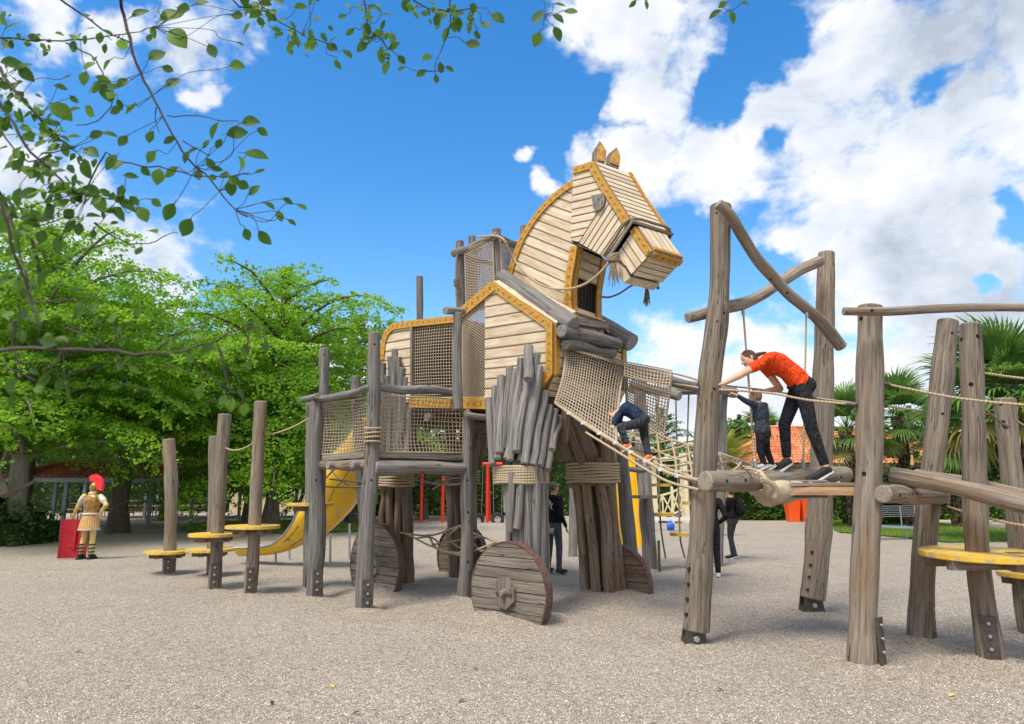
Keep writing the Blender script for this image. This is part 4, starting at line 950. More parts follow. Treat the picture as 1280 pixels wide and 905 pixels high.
# eye: two grey half boards
for px_ in ([(742.5, 246), (757, 244), (745, 262)], [(757, 244.5), (759, 251), (757, 260), (751, 265.5), (745.5, 262.5)]):
    mb = MB(); mb.prism([hv(*p) for p in px_], hN, .03, .075); part('eye', mb, 'log', head)
# ears
for base, tip, off in (([(741.5, 201), (757, 206)], None, 0), ([(759, 205), (774, 210)], None, 1)):
    x0, x1 = base[0][0], base[1][0]; yb = base[0][1]; V0 = NV+.1+off*.42
    if off == 0: pp_ = [(742, 203), (742.5, 187), (750, 175.5), (757.5, 188), (756, 204.5)]
    else: pp_ = [(759, 205), (760, 193), (771, 183.5), (775, 196), (773.5, 211)]
    e_n = V((.25, -.95, .18)).normalized(); c0 = W(pp_[0][0], pp_[0][1], 9.85+off*.28)
    def on_pl(x, y): d = ray(x, y); k = e_n.dot(c0-cam.location)/e_n.dot(d); return cam.location + d*k
    P3 = [on_pl(*q) for q in pp_]; mb = MB(); mb.prism(P3, e_n, -.09, -.005); ear = part('ear', mb, 'plank_grey', head)
    c_ = sum(P3, V())/5; mb = MB(); inn = [c_+(p-c_)*.80+V((.025, 0, 0)) for p in P3]; mb.prism(inn, e_n, -.004, .006); part('ear_inside', mb, 'ear_paint', ear)
# nose strap (thick dark band) and halter rope round the nose
mb = MB(); s0 = hv(791, 279.5); s1 = hv(763, 323); sf0 = s0+HD; sf1 = s1+HD
mb.tube([s1+hN*.05, s0+hN*.05+fbn*.03, sf0-hN*.05+fbn*.03, sf1-hN*.05], .03, 8, True, 0, .05, 5); part('nose_strap', mb, 'plank_grey', head)
mb = rope_mb([hv(757.5, 321)+hN*.07, hv(773, 298)+hN*.07, hv(789, 277)+hN*.07+fbn*.02, hv(790, 276)+HD*.5+fbn*.07, hv(789, 277)+HD-hN*.07+fbn*.02, hv(757.5, 321)+HD-hN*.07], .022); part('nose_rope', mb, 'rope_dark', head)
# muzzle
def mz(x, y): return onv(x, y, NV+.02)
MD = HD*.78
mpx = [(796, 284), (817, 314), (790.5, 343), (784, 333), (777, 327), (769, 322.5)]
mzp = [mz(*p) for p in mpx]; mm = MB(); mm.prism(mzp, hN, -.03, -.004); mm.prism([p+MD for p in mzp], -hN, -.03, -.004)
mm.prism([mzp[0], mzp[1], mzp[1]+MD, mzp[0]+MD], UP, -.03, -.004); mn = (mzp[2]-mzp[1]).cross(MD).normalized(); mn = mn if mn.dot(HF) > 0 else -mn
mm.prism([mzp[1], mzp[2], mzp[2]+MD, mzp[1]+MD], mn, -.03, -.004); mm.prism([mzp[2], mzp[5], mzp[5]+MD, mzp[2]+MD], UP, 0, .02)
muz = part('muzzle', mm, 'dark_inner', head)
plank_field(mzp, mzp[1]-mzp[0], hN, .115, muz); plank_field([p+MD for p in mzp], mzp[1]-mzp[0], HL, .115, muz)
tn_ = (mzp[1]-mzp[0]).cross(MD).normalized(); tn_ = tn_ if tn_.z > 0 else -tn_
planks_between([mzp[0], mzp[0]+MD], [mzp[1], mzp[1]+MD], 5, tn_, muz, tilt=.004)
planks_between([mzp[1], mzp[2]], [mzp[1]+MD, mzp[2]+MD], 5, mn, muz, tilt=.006)
band([mzp[0], mzp[1]], .11, hN, muz, -1, .018, .05)
band([mzp[1], mzp[1]+MD], .10, mn, muz, -1 if mn.cross(MD).dot(mzp[2]-mzp[1]) < 0 else 1, .018, .042)
band([mzp[1]-(mzp[1]-mzp[0])*.02, mzp[1]+MD], .05, tn_, muz, -1 if tn_.cross(MD).dot(mzp[0]-mzp[1]) < 0 else 1, .018, .042)

# lower jaw
jpx = [(768, 324), (776, 328.5), (783, 335), (788.5, 346.5), (780.5, 353.5), (774, 345), (769.5, 335)]
jp = [mz(*p) for p in jpx]; jw = MB(); jw.prism([p+hN*.01 for p in jp], hN, -.05, 0); jw.prism([p+MD-hN*.01 for p in jp], -hN, -.05, 0)
jn = (jp[4]-jp[3]).cross(MD).normalized(); jn = jn if jn.dot(HF) > 0 else -jn
jw.prism([jp[3], jp[4], jp[4]+MD, jp[3]+MD], jn, -.04, .012); bn_ = (jp[5]-jp[4]).cross(MD).normalized(); bn_ = bn_ if bn_.z < 0 else -bn_
jw.prism([jp[4], jp[5], jp[5]+MD, jp[4]+MD], bn_, -.03, .01); jw.prism([jp[5], jp[6], jp[6]+MD, jp[5]+MD], bn_, -.03, .01)
part('jaw', jw, 'plank', head)
mb = MB(); mb.prism([mz(771, 323), mz(779, 328), mz(785, 334), mz(789.5, 344), mz(788.5, 347), mz(783, 336), mz(776, 329.5), mz(768.5, 325)], hN, .0, .02, mi=0); part('mouth_gap_shade', mb, 'metal_dark', head)  # dark strip painting the shade in the mouth gap
# --- shoulder, chest and back logs
def px_log(name, pts, rpx, Y, mat='log', par=None, r2=None, **k):
    P = [W(x, y, (Y[i] if isinstance(Y, (list, tuple)) else Y)) for i, (x, y) in enumerate(pts)]; y0 = Y[0] if isinstance(Y, (list, tuple)) else Y; y1 = Y[-1] if isinstance(Y, (list, tuple)) else Y
    return log(name, P, rpx*y0/860, (r2 or rpx)*y1/860, mat, par or horse, **k)
L1a = onv(627, 347, .25); L1b = onv(716, 406, .16)
log('shoulder_log', [L1a, L1b], .138, .138, 'log', horse, bend=.012)
log('shoulder_log', [mv(L1a, 1.43), mv(L1b, 1.60)+HF*.02], .138, .138, 'log', horse, bend=.012)
ca = onu(702, 414, .17); cb = onu(771, 430, .17); log('chest_log', [ca, cb], .105, .108, 'log', horse, bend=.02)
ca = onu(707, 431, .17); cb = onu(766, 441.5, .17); log('chest_log', [ca, cb], .076, .076, 'log', horse, bend=.03)
mb = MB(); a, b_ = onu(718, 402, .02), onu(757, 408, .02); mb.box((a+b_)/2, (b_-a)/2, HF*.06, UP*.05); part('neck_sill', mb, 'plank_grey', horse)
# upright on the side, cross stub, lone post at the back
px_log('side_post', [(572.5, 392), (571.5, 450), (573, 511)], 6.0, [9.95, 9.95, 9.95], step=.2)
px_log('cross_stub', [(557, 388), (579, 389)], 4.6, [9.75, 10.2])
px_log('rear_post', [(524.5, 346), (524.5, 420)], 4.4, [11.9, 11.9])
# --- look-out cage on the back
lk = MB(); P1 = W(571.5, 312, 10.9); 
cage = px_log('lookout_post', [(574.5, 302), (578, 400)], 5.8, [11.0, 11.0])
lb = W(662, 300, 11.3)
px_log('lookout_post', [(620.5, 287), (624, 380)], 5.9, [10.55, 10.55]); px_log('lookout_post', [(590, 296), (592, 380)], 5.0, [12.0, 12.0]); px_log('lookout_post', [(655, 283), (655, 350)], 5.2, [11.4, 11.4])
px_log('lookout_rail', [(566, 317), (588, 309), (600, 303), (621, 294)], 4.8, [10.95, 10.8, 10.7, 10.4]); px_log('lookout_rail', [(618, 298), (650, 307)], 4.8, [10.5, 11.3]); px_log('lookout_rail', [(571, 316), (600, 310)], 4, [11.1, 12.0])
px_log('lookout_rail', [(588, 320), (600, 326)], 3.5, [11.2, 11.2])
for c4 in (((581, 313, 10.85), (616, 298, 10.45), (618, 356, 10.5), (583, 400, 10.9)), ((625, 299, 10.5), (652, 308, 11.3), (654, 360, 11.3), (628, 352, 10.5)), ((581, 313, 11.0), (596, 307, 11.95), (596, 390, 11.95), (583, 398, 11.0)), ((596, 307, 11.95), (652, 301, 11.4), (652, 370, 11.4), (596, 385, 11.95))):
    Sx = bilin(*[W(*q) for q in c4]); part('net_panel', net_mb(Sx, 10, 24, .0065, 20, 20, diag=True, border=.013), 'net', horse)
S_ = bilin(W(582, 320, 10.9), W(618, 329, 10.5), W(618, 332, 10.5), W(582, 324, 10.9)); part('net_band', net_mb(S_, 10, 3, .012, 8, 8), 'rope_dark', horse)
part('hanging_rope', rope_mb([W(571, 318, 10.85), W(570, 350, 10.85), W(571.5, 385, 10.85)], .018), 'rope_dark', horse)
part('rope_knot', (lambda m: ([m.tube([W(570, 350+k*2.2, 10.85)+V((math.cos(a)*.03, math.sin(a)*.03, 0)) for a in np.linspace(0, 6.28, 9)], .014, 5, False) for k in range(4)], m)[1])(MB()), 'rope_dark', horse)
# --- halter ropes with knots and tassels
part('halter_rope', rope_mb([W(598, 296, 10.45), W(612, 295, 10.4), W(620, 295, 10.35), W(628, 298, 10.3), W(633, 305, 10.3)] + [onv(x, y, NV-.14) for x, y in [(641, 322), (655, 340), (672, 354), (690, 360.5), (706, 361.5), (720, 359.5), (735, 353), (748, 343), (759, 331), (767, 322)]], .019), 'rope', horse)
part('halter_rope', rope_mb([onv(x, y, FV+.1) for x, y in [(752, 371), (762, 371.5), (775, 366.5), (786, 359), (800, 352)]], .016), 'rope_dark', horse)
def tassel(p, ln, rr):
    kn = MB()
    for q in range(3): kn.tube([p+V((math.cos(a)*rr*1.6, math.sin(a)*rr*.6, math.sin(a+q)*rr*1.2)) for a in np.linspace(0, 6.28, 11)], rr*.75, 6, False)
    rn = random.Random(int(ln*100))
    for i in range(16):
        a = rn.uniform(0, 6.28); e = p+V((math.cos(a)*rr*1.9, math.sin(a)*rr*1.9, -ln*rn.uniform(.75, 1.05))); kn.tube([p, p.lerp(e, .4)+V((rn.uniform(-.01, .01), 0, 0)), e+V((rn.uniform(-.02, .02), 0, 0))], [.012, .013, .004], 4, False)
    return part('tassel', kn, 'rope_dark', horse)
tassel(onv(766, 322, NV-.16), .42, .04); tassel(onv(808, 356, FV+.02), .34, .028); tassel(onv(819, 352, FV-.02), .12, .03)
# --- legs
def wrap(par, c, rx, z0, z1, n, rr=.02, mat='rope', tiltz=0, ry=None, sq=2.6):
    for i in range(n):
        z = z0+(z1-z0)*i/(n-1); P = []
        for a in np.linspace(0, 2*math.pi, 33):
            ca, sa = math.cos(a), math.sin(a); k = (abs(ca)**sq+abs(sa)**sq)**(-1/sq)
            P.append(V((c.x, c.y, 0)) + HF*(ca*k*rx) + HL*(sa*k*(ry or rx)) + UP*(z+.006*math.sin(a*3+i)+tiltz*ca))
        mb = MB(); mb.tube(P, rr, 6, False); part('rope_coil', mb, mat, par)
def make_leg(cb, cw, ct, rb, rw, rt, n, r, zw, ztop, mat, seed, label=None):
    """cb, cw, ct: centres at ground, wrap, top (world xy)"""
    rn = random.Random(seed); core = MB(); core.tube([V((cb.x, cb.y, -.1)), V((cw.x, cw.y, zw)), V((ct.x, ct.y, ztop*.93))], [rb*.5, rw*.55, rw*.6], 10, True)
    lg = part('leg', core, 'dark_inner', horse, label=label)
    for i in range(n):
        a = 2*math.pi*i/n+rn.uniform(-.1, .1); e = HF*math.cos(a)+HL*math.sin(a); q = r*rn.uniform(.75, 1.2)
        short = rn.random() < .25; z0 = -.08 if not short else rn.uniform(.5, 1.0)
        P0 = cb.lerp(cw, max(0, z0)/zw)+e*(rb+(rw-rb)*max(0, z0)/zw + (.04 if short else 0)); zt = zw+rn.uniform(.05, .25)
        log('log', [V((P0.x, P0.y, z0)), V((cw.x, cw.y, zt))+e*(rw-.01+ (.04 if short else 0))], q*1.08, q, mat, lg, bend=.03, sides=10, step=.25)
        a += math.pi/n; e = HF*math.cos(a)+HL*math.sin(a); zt = ztop+rn.uniform(-.35, .12); zb = zw-rn.uniform(.10, .22)
        log('log', [V((cw.x, cw.y, zb))+e*(rw+.0), V((cw.x, cw.y, zw+.12))+e*(rw+.02), V((ct.x, ct.y, zt))+e*rt], q, q*.92, mat, lg, bend=.03, sides=10, step=.25)
    return lg
def xy(p): return V((p.x, p.y, 0))
# near front leg: every visible log set by hand
lg = MB(); lc = H(-.245, -.36, 0); lg.tube([lc-UP*.1, lc+UP*1.7, H(-.3, -.2, 2.9)], [.2, .22, .25], 10, True); leg1 = part('leg', lg, 'dark_inner', horse, label='pale grey log bundle leg nearest the camera')
upper = [((611, 499), (615.5, 581), 5.0, .2), ((619, 484), (622.5, 573), 5.0, .12), ((626.5, 471), (624, 566), 5.4, .1), ((637, 460), (628, 560), 4.6, .14), ((645, 463), (634, 573), 4.8, .06), ((651, 449), (637, 575), 5.0, .03), ((661, 434), (660, 474), 5.8, .1),
         ((660, 463), (645.5, 564), 5.4, -.02), ((671.5, 444), (651, 576), 5.0, .06), ((674.5, 459), (656, 579), 5.4, -.03), ((681, 490), (666, 581), 5.4, .02), ((687, 508), (674, 582), 5.4, .08), ((694, 513), (684, 586), 4.6, .16), ((699, 522), (690, 562), 4.4, .26), ((664, 452), (670, 560), 4.6, .2)]
for (a, b_, r_, dd) in upper: log('log', [W(a[0], a[1], 9.30+dd), W((a[0]+b_[0])/2, (a[1]+b_[1])/2, 9.12+dd*.8), W(b_[0], b_[1], 8.93+dd*.7)], r_*.0108, r_*.0112, 'log', leg1, bend=.02, step=.2)
lower = [((632, 570), (634, 640), 4.6, .14, 0), ((636, 572), (637.5, 768), 4.6, .1, 0), ((641, 590), (637.5, 664), 4.8, -.04, 0), ((645, 575), (645, 768), 5, .05, 0), ((653, 590), (646, 660), 5.0, -.06, 0), ((651, 575), (653, 768), 5.0, .04, 0), ((660, 580), (661, 768), 5.2, .0, 0),
         ((669, 580), (669.5, 768), 6.2, .03, 0), ((677.5, 580), (678, 766), 5.2, .1, 0), ((682, 585), (683, 760), 4.2, .3, 0), ((637, 575), (638, 760), 4.2, .35, 0), ((657, 580), (659, 760), 6, .45, 0), ((672, 580), (673, 755), 5, .5, 0)]
for (a, b_, r_, dd, _) in lower: log('log', [W(a[0], a[1], 9.0+dd), W(b_[0], b_[1], 9.04+dd) if b_[1] < 700 else V((*W(b_[0], 745, 9.04+dd).xy, -.06))], r_*.0108, r_*.0108, 'log', leg1, bend=.02, step=.2)
wrap(leg1, V((W(651.5, 592, 9.22).x, 9.27, 0)), .335, W(650, 603, 9).z+.0, W(650, 584, 9).z, 7, .024, ry=.335)
ff = W(754, 700, 11.05); ffw = W(741, 592, 10.9); fft = H(-.45, 1.42, 0)
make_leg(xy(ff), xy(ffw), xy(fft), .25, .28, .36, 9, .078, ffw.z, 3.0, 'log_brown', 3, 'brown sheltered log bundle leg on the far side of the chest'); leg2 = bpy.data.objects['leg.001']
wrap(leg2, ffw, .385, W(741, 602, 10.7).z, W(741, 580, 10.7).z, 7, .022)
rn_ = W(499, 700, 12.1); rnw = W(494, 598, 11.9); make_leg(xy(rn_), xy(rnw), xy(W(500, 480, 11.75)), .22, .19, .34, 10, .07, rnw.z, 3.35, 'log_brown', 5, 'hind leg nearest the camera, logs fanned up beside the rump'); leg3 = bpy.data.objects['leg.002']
wrap(leg3, rnw, .295, W(494, 607, 11.8).z, W(494, 590, 11.8).z, 6, .022)
for (a, b_, r_) in [((479, 454), (484, 575), 4), ((488.5, 446), (487, 585), 4.2), ((493.5, 437), (490, 580), 4.4), ((497.5, 447), (494, 580), 4.2), ((502.5, 460), (498, 590), 4.2), ((508, 472), (501, 588), 4.2), ((516, 502), (505, 585), 4.2), ((484, 470), (486, 560), 3.8)]:
    log('log', [W(a[0], a[1], 11.35), W((a[0]+b_[0])/2, (a[1]+b_[1])/2, 11.45), W(b_[0], b_[1], 11.6)], r_*.0134, r_*.0134, 'log', leg3, bend=.025, step=.22)
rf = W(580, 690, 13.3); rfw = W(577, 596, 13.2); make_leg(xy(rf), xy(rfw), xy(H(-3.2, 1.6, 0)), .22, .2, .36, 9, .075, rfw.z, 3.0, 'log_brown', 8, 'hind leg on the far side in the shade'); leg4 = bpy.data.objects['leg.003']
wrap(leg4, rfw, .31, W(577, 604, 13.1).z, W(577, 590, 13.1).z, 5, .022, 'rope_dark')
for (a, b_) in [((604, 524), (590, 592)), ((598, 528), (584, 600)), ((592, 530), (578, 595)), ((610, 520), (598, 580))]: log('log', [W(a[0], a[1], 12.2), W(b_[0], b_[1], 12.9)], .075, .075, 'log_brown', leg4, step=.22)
# diagonal brace logs under the chest on the far side
for (a, b_, Y0, Y1) in [((703, 520), (733, 585), 10.0, 10.7), ((714, 524), (742, 580), 10.1, 10.7), ((722, 528), (745, 570), 10.3, 10.7), ((694, 530), (703, 575), 9.7, 9.8), ((708, 512), (704, 552), 9.6, 9.7)]:
    log('log', [W(a[0], a[1], Y0), W(b_[0], b_[1], Y1)], .075, .075, 'log_brown', leg2, step=.2)
# floor joists under the belly
for u_ in (-.7, -1.6, -2.5, -3.3): log('joist', [H(u_, -.05, 2.72), H(u_, BW+.05, 2.72)], .075, .075, 'log_brown', horse, step=.4)
px_log('joist', [(583, 519), (640, 523)], 4, [10.0, 10.3], 'log'); px_log('joist', [(600, 545), (612, 546)], 3, [11, 11], 'log_brown')
# --- wheels
def make_wheel(c, R, nrm, seed, first_label, hub=True, npl=7, mat='plank_grey', dark=False):
    rn = random.Random(seed); n = V(nrm).normalized(); d = UP.cross(n).normalized(); c = V(c)
    rim = MB(); K = 40
    for i in range(K):
        a0, a1 = 2*math.pi*i/K, 2*math.pi*(i+1)/K; f = lambda a, r: c + d*math.cos(a)*r + UP*math.sin(a)*r
        rim.prism([f(a0, R-.008), f(a1, R-.008), f(a1, R+.008), f(a0, R+.008)], n, -.10, .032)
    w = part('wheel', rim, 'rust_red', horse, label=first_label)
    for k in range(-npl, npl+1):
        q0 = (k-.5)*R*2/(2*npl/1.9)*.5; pass
    y = -R; k = 0
    while y < R-.03:
        h = R*2/9.5*rn.uniform(.85, 1.15); y1 = min(R-.004, y+h)
        P = []
        for t in np.linspace(y+.006, y1-.004, 5): P.append((math.sqrt(max(1e-4, (R-.01)**2-t*t)), t))
        loop = [c + d*x + UP*t for x, t in P] + [c - d*x + UP*t for x, t in reversed(P)]
        wd = [(t, 0, x+k*3) for x, t in P] + [(t, 0, -x+k*3) for x, t in reversed(P)]
        mb = MB(); mb.prism(loop, n, -.07, .03+rn.uniform(-.006, .012), wd); part('plank', mb, mat, w); y = y1; k += 1
    if hub:
        mb = MB(); Q = [(-.17, .07), (-.12, .17), (.06, .19), (.15, .06), (.16, -.09), (.02, -.20), (-.10, -.15)]
        mb.prism([c + d*x*.95 + UP*y_ for x, y_ in Q], n, .03, .085); h_ = part('hub', mb, mat, w)
        mb = MB(); mb.tube([c+n*.08, c+n*.15], [.055, .035], 8, True); part('hub_pin', mb, mat, w)
        mb = MB(); mb.box(c+n*.09-UP*.01, d*.13, UP*.012, n*.012); part('hub_strap', mb, 'metal_dark', w)
    return w
make_wheel(H(-.232+.05, -.745, .31), .615, NEARN, 1, 'nearest cart wheel with diamond hub block')
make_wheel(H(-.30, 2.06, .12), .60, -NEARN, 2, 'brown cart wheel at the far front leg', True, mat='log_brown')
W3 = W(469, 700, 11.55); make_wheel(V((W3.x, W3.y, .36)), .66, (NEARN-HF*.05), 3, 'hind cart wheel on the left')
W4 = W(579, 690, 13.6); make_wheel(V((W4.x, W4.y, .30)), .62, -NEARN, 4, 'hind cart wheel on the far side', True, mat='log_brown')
# --- chest climbing net (front wall)
def chest_S(u, v):
    top = onu(707+73*u, 436+22*u - 9*math.sin(u*math.pi), .03+.16*math.sin(u*math.pi)); 
    bl = W(694, 504, 9.28); br = W(770, 553, 8.5); bot = bl.lerp(br, u); 
    side_in = -.35*math.sin(v*math.pi)*(1-u)*.35
    p = top.lerp(bot, v); p = p + HF*(.05*math.sin(v*math.pi)*(1-u)) - HF*(.03*math.sin(v*math.pi)*u) + V((side_in*.0, 0, 0)); return p
part('climbing_net_wall', net_mb(chest_S, 22, 24, .0085, 22, 22, border=.02), 'net', horse)
def chest_S2(u, v):
    a = onu(707+73*u, 430+23*u, .06); b_ = onu(708+72*u, 437+22*u, .03+.3*math.sin(u*math.pi)); return a.lerp(b_, v)+UP*.02
part('climbing_net_top', net_mb(chest_S2, 22, 4, .009, 22, 6), 'net', horse)
# ================================================================= PLATFORM BESIDE THE HORSE
def bolts(pts, Y, rw, par, mat='bolt', r=.022):
    from mathutils.bvhtree import BVHTree
    T = [BVHTree.FromPolygons([v.co for v in o.data.vertices], [tuple(q.vertices) for q in o.data.polygons]) for o in KIDS(par) if o.name.startswith(('post', 'cross_log', 'crossed_beam', 'top_beam'))]
    for (x, y) in pts:
        d = ray(x, y).normalized(); best = None
        for t_ in T:
            h = t_.ray_cast(cam.location, d)
            if h[0] is not None and (best is None or h[3] < best[3]): best = h
        if best is None: continue
        p, n = best[0], best[1]; pr = .003 if mat == 'hole' else .018; mb = MB(); mb.tube([p-n*.03, p+n*pr], [r, r*.85], 8, True); part('bolt', mb, mat, par)
def plog(name, pts, rpx, Ys, mat, par, r2=None, **k):      # log through pixel points at given distances
    n = len(pts); Y = list(Ys) if isinstance(Ys, (list, tuple)) else [Ys]*n
    if len(Y) == 2 and n > 2: Y = [Y[0]+(Y[1]-Y[0])*i/(n-1) for i in range(n)]
    return log(name, [W(x, y, Yi) for (x, y), Yi in zip(pts, Y)], rpx*Y[0]/860, (r2 or rpx)*Y[-1]/860, mat, par, **k)
def foot_plate(base, d, w, h, par, r, bolts=3):
    """steel strap let into the foot of a post, on the side facing d"""
    d = V(d).normalized(); s = UP.cross(d); mb = MB(); c = V(base)+d*(r+.004)+UP*(h/2-.02); mb.box(c, s*w/2, d*.012, UP*h/2); pl = part('foot_plate', mb, 'metal_dark', par)
    for i in range(bolts):
        p = V(base)+d*(r+.016)+UP*(h*(.25+.55*i/max(1, bolts-1))); mb = MB(); mb.tube([p-d*.01, p+d*.016], .018, 6, True); part('bolt', mb, 'metal_galv', pl)
plat = thing('climbing_platform', 'timber platform on grey posts joined to the horse, railings hung with net', 'platform', G(480, 745))
P1 = G(393, 745); P2 = G(455, 762); P3 = G(579, 747)
plog('post', [(393, 746), (396, 650), (395, 575), (397, 503)], 10.5, P1.y, 'log', plat, r2=9)
plog('post', [(400, 640), (404, 520), (405.5, 437)], 6.5, P1.y+1.0, 'log', plat)
plog('post', [(455, 764), (460, 650), (464.5, 560), (468, 417)], 10.5, P2.y, 'log', plat, r2=7.8)
plog('post', [(579, 749), (583, 660), (586, 560), (587, 512)], 8.5, P3.y, 'log', plat, r2=7)
plog('post', [(455, 655), (448, 560), (444.5, 471)], 6, 12.4, 'log', plat)
cdir = V((-.15, -1, 0)); foot_plate(P1+V((.03, 0, 0)), (.3, -1, 0), .13, .42, plat, .115); foot_plate(P2+V((.03, 0, 0)), (.3, -1, 0), .15, .42, plat, .115); foot_plate(P3+V((.06, 0, 0)), (.75, -.75, 0), .13, .42, plat, .10)
zd = 2.05
c1, c2, c3 = V((P1.x+.02, P1.y, zd)), V((P2.x+.02, P2.y, zd)), V((P3.x, P3.y, zd)); c4 = c1+c3-c2
nd = 9
for i in range(nd):                      # deck planks
    a0 = c1.lerp(c2, (i+.03)/nd); a1 = c1.lerp(c2, (i+.97)/nd); b0 = c4.lerp(c3, (i+.03)/nd); b1 = c4.lerp(c3, (i+.97)/nd)
    mb = MB(); L = (b0-a0).length; mb.prism([a0, a1, b1, b0], UP, -.045, 0, [(i, 0, 0), (i+.13, 0, 0), (i+.13, 0, L), (i, 0, L)]); part('deck_plank', mb, 'plank_grey', plat)
mb = MB(); d_ = (c2-c1).normalized(); mb.box((c1+c2)/2+V((0, 0, .01)), (c2-c1)*.5-d_*.1, V((d_.y, -d_.x, 0))*.06, UP*.045); part('edge_board', mb, 'plank_grey', plat)
mb = MB(); d_ = (c3-c2).normalized(); mb.box((c3+c2)/2+V((0, 0, .01)), (c3-c2)*.5-d_*.1, V((d_.y, -d_.x, 0))*.06, UP*.04); part('edge_board', mb, 'plank_grey', plat)
log('beam', [c1-UP*.10+V((.02, -.05, 0)), c2-UP*.13], .075, .085, 'log_brown', plat); log('beam', [c2-UP*.17+V((.05, 0, 0)), c3-UP*.15], .10, .10, 'log', plat)
for t in (.35, .85): q = c1.lerp(c2, t)-UP*.12; log('joist', [q+V((-.12, -.12, 0)), q+(c3-c2)*1.0], .06, .06, 'log', plat, step=.5)
log('beam', [c4-UP*.15, c3-UP*.15], .08, .08, 'log_brown', plat)
plog('railing', [(397, 499), (412, 497), (440, 492), (463, 484)], 4.8, [P1.y, P2.y-.05], 'log', plat); plog('railing', [(378, 500), (397, 495)], 4.2, [11.4, 10.5], 'log', plat); plog('railing', [(382, 499), (407, 498)], 3.8, [11.6, 11.5], 'log', plat)
plog('railing', [(470, 483), (500, 487), (535, 487), (568, 491)], 5.2, [P2.y, P3.y], 'log', plat); plog('railing', [(400, 492), (450, 496)], 3.6, [11.8, 12.3], 'log', plat)
Sx = bilin(W(400, 505, P1.y), W(461, 497, P2.y+.1), W(461, 566, P2.y+.1), W(400, 568, P1.y), sag=(.05, .1, 0)); part('net_panel', net_mb(Sx, 18, 17, .006, 17, 18, border=.012, jit=.15), 'net', plat)
Sx = bilin(W(474, 494, P2.y+.05), W(579, 499, P3.y), W(579, 566, P3.y), W(474, 565, P2.y+.05), sag=(-.05, .1, 0)); part('net_panel', net_mb(Sx, 24, 14, .006, 14, 24, border=.012, jit=.15), 'net', plat)
Sx = bilin(W(405, 505, 11.7), W(448, 505, 12.4), W(448, 566, 12.4), W(405, 568, 11.7)); part('net_panel', net_mb(Sx, 12, 14, .006, 10, 10, border=.012), 'net', plat)
for (x, y, Y, r_, n) in ((466, 535, P2.y, .112, 4),):
    for k in range(n):
        p = W(x, y+k*6, Y); mb = MB(); mb.tube([V((p.x+math.cos(a)*r_, p.y+math.sin(a)*r_, p.z+.012*math.sin(a+k))) for a in np.linspace(0, 6.2832, 21)], .013, 6, False); part('rope_winding', mb, 'rope', plat)
bolts([(468, 430), (464, 600), (574, 500), (585, 640), (584, 600), (588, 560), (395, 600), (585, 702), (405, 443)], 0, 0, plat, 'hole', .018)
# ================================================================= STEPPING POSTS
def disc(c, r, par, th=.045, bites=0):
    mb = MB(); n = 26; P = [V(c)+V((math.cos(2*math.pi*i/n)*r*(1+.01*math.sin(i*2.1)), math.sin(2*math.pi*i/n)*r, 0)) for i in range(n)]
    mb.prism(P, UP, -th+.008, 0); mb.prism([V(c)+(p-V(c))*.985 for p in P], UP, -th, .006); return part('step_disc', mb, 'yellow_paint', par)
def step_post(name, pts, rpx, discs, label, group, mat='log_warm', plate=(.3, -1, 0), Y=None, metal=True, r_=None, tilt=0):
    b = G(*pts[0]) if Y is None else W(pts[0][0], pts[0][1], Y); b.z = 0; t = thing(name, label, 'stepping post', b, group); pp = [(pts[0][0], pts[0][1]+2)]+pts[1:]
    plog('post', pp, rpx, b.y, mat, t, bend=.012)
    if metal: foot_plate(b+V((0, 0, 0)), plate, rpx*b.y/860*1.2, .42, t, rpx*b.y/860, 3)
    for (dx, dy, rp) in discs:
        c = W(dx, dy, b.y); r = rp*b.y/855; disc(c, r, t)
        for k, dd in enumerate(((1, .25), (-.3, 1))):
            d = V((dd[0], dd[1], 0)).normalized(); mb = MB(); o = V((-d.y, d.x, 0))*(rpx*b.y/860+.03); mb.box(c-UP*(.085+.002*k)-o*(1 if k else 1), d*r*.66, V((-d.y, d.x, 0))*.045, UP*.038); part('bracket', mb, 'log_brown', t)
            mb = MB(); mb.box(c-UP*(.086+.002*k)+o, d*r*.66, V((-d.y, d.x, 0))*.045, UP*.036); part('bracket', mb, 'log_brown', t)
    return t
GS = 'posts with yellow step discs on the left'
step_post('stepping_post', [(211, 716), (213, 640), (214, 590), (211, 550)], 7.2, [(210, 688.5, 27)], 'leftmost stepping post standing alone with a low yellow disc', GS)
step_post('stepping_post', [(264, 719), (266, 640), (268, 546)], 6.3, [(263, 686, 28)], 'stepping post half hidden behind the tall leaning one', GS)
step_post('stepping_post', [(268, 735), (272, 670), (275, 600), (281, 519)], 8.0, [(268, 667, 29.5)], 'leaning stepping post whose yellow disc overlaps its neighbour', GS)
step_post('stepping_post', [(312, 742), (318, 660), (323, 580), (326, 503)], 7.4, [(316, 657, 32)], 'tall stepping post with the disc just left of the yellow slide', GS)
step_post('stepping_post', [(385, 735), (387, 640), (389, 505)], 6.6, [(387, 629, 28.5)], 'stepping post right behind the first platform post, highest disc', GS, mat='log')
mb = rope_mb([W(282, 560, 11.2), W(292, 563, 11.2), W(306, 560, 11.15), W(319, 552, 11.1)], .014); solo('guide_rope', mb, 'rope', 'short slack rope between the two tall stepping posts', 'rope')
mb = rope_mb([W(333, 544, 11.1), W(350, 540, 11.1), W(368, 533, 11.2), W(386, 523, 11.3)], .014); solo('guide_rope', mb, 'rope', 'rope from the tallest stepping post up to the platform', 'rope')
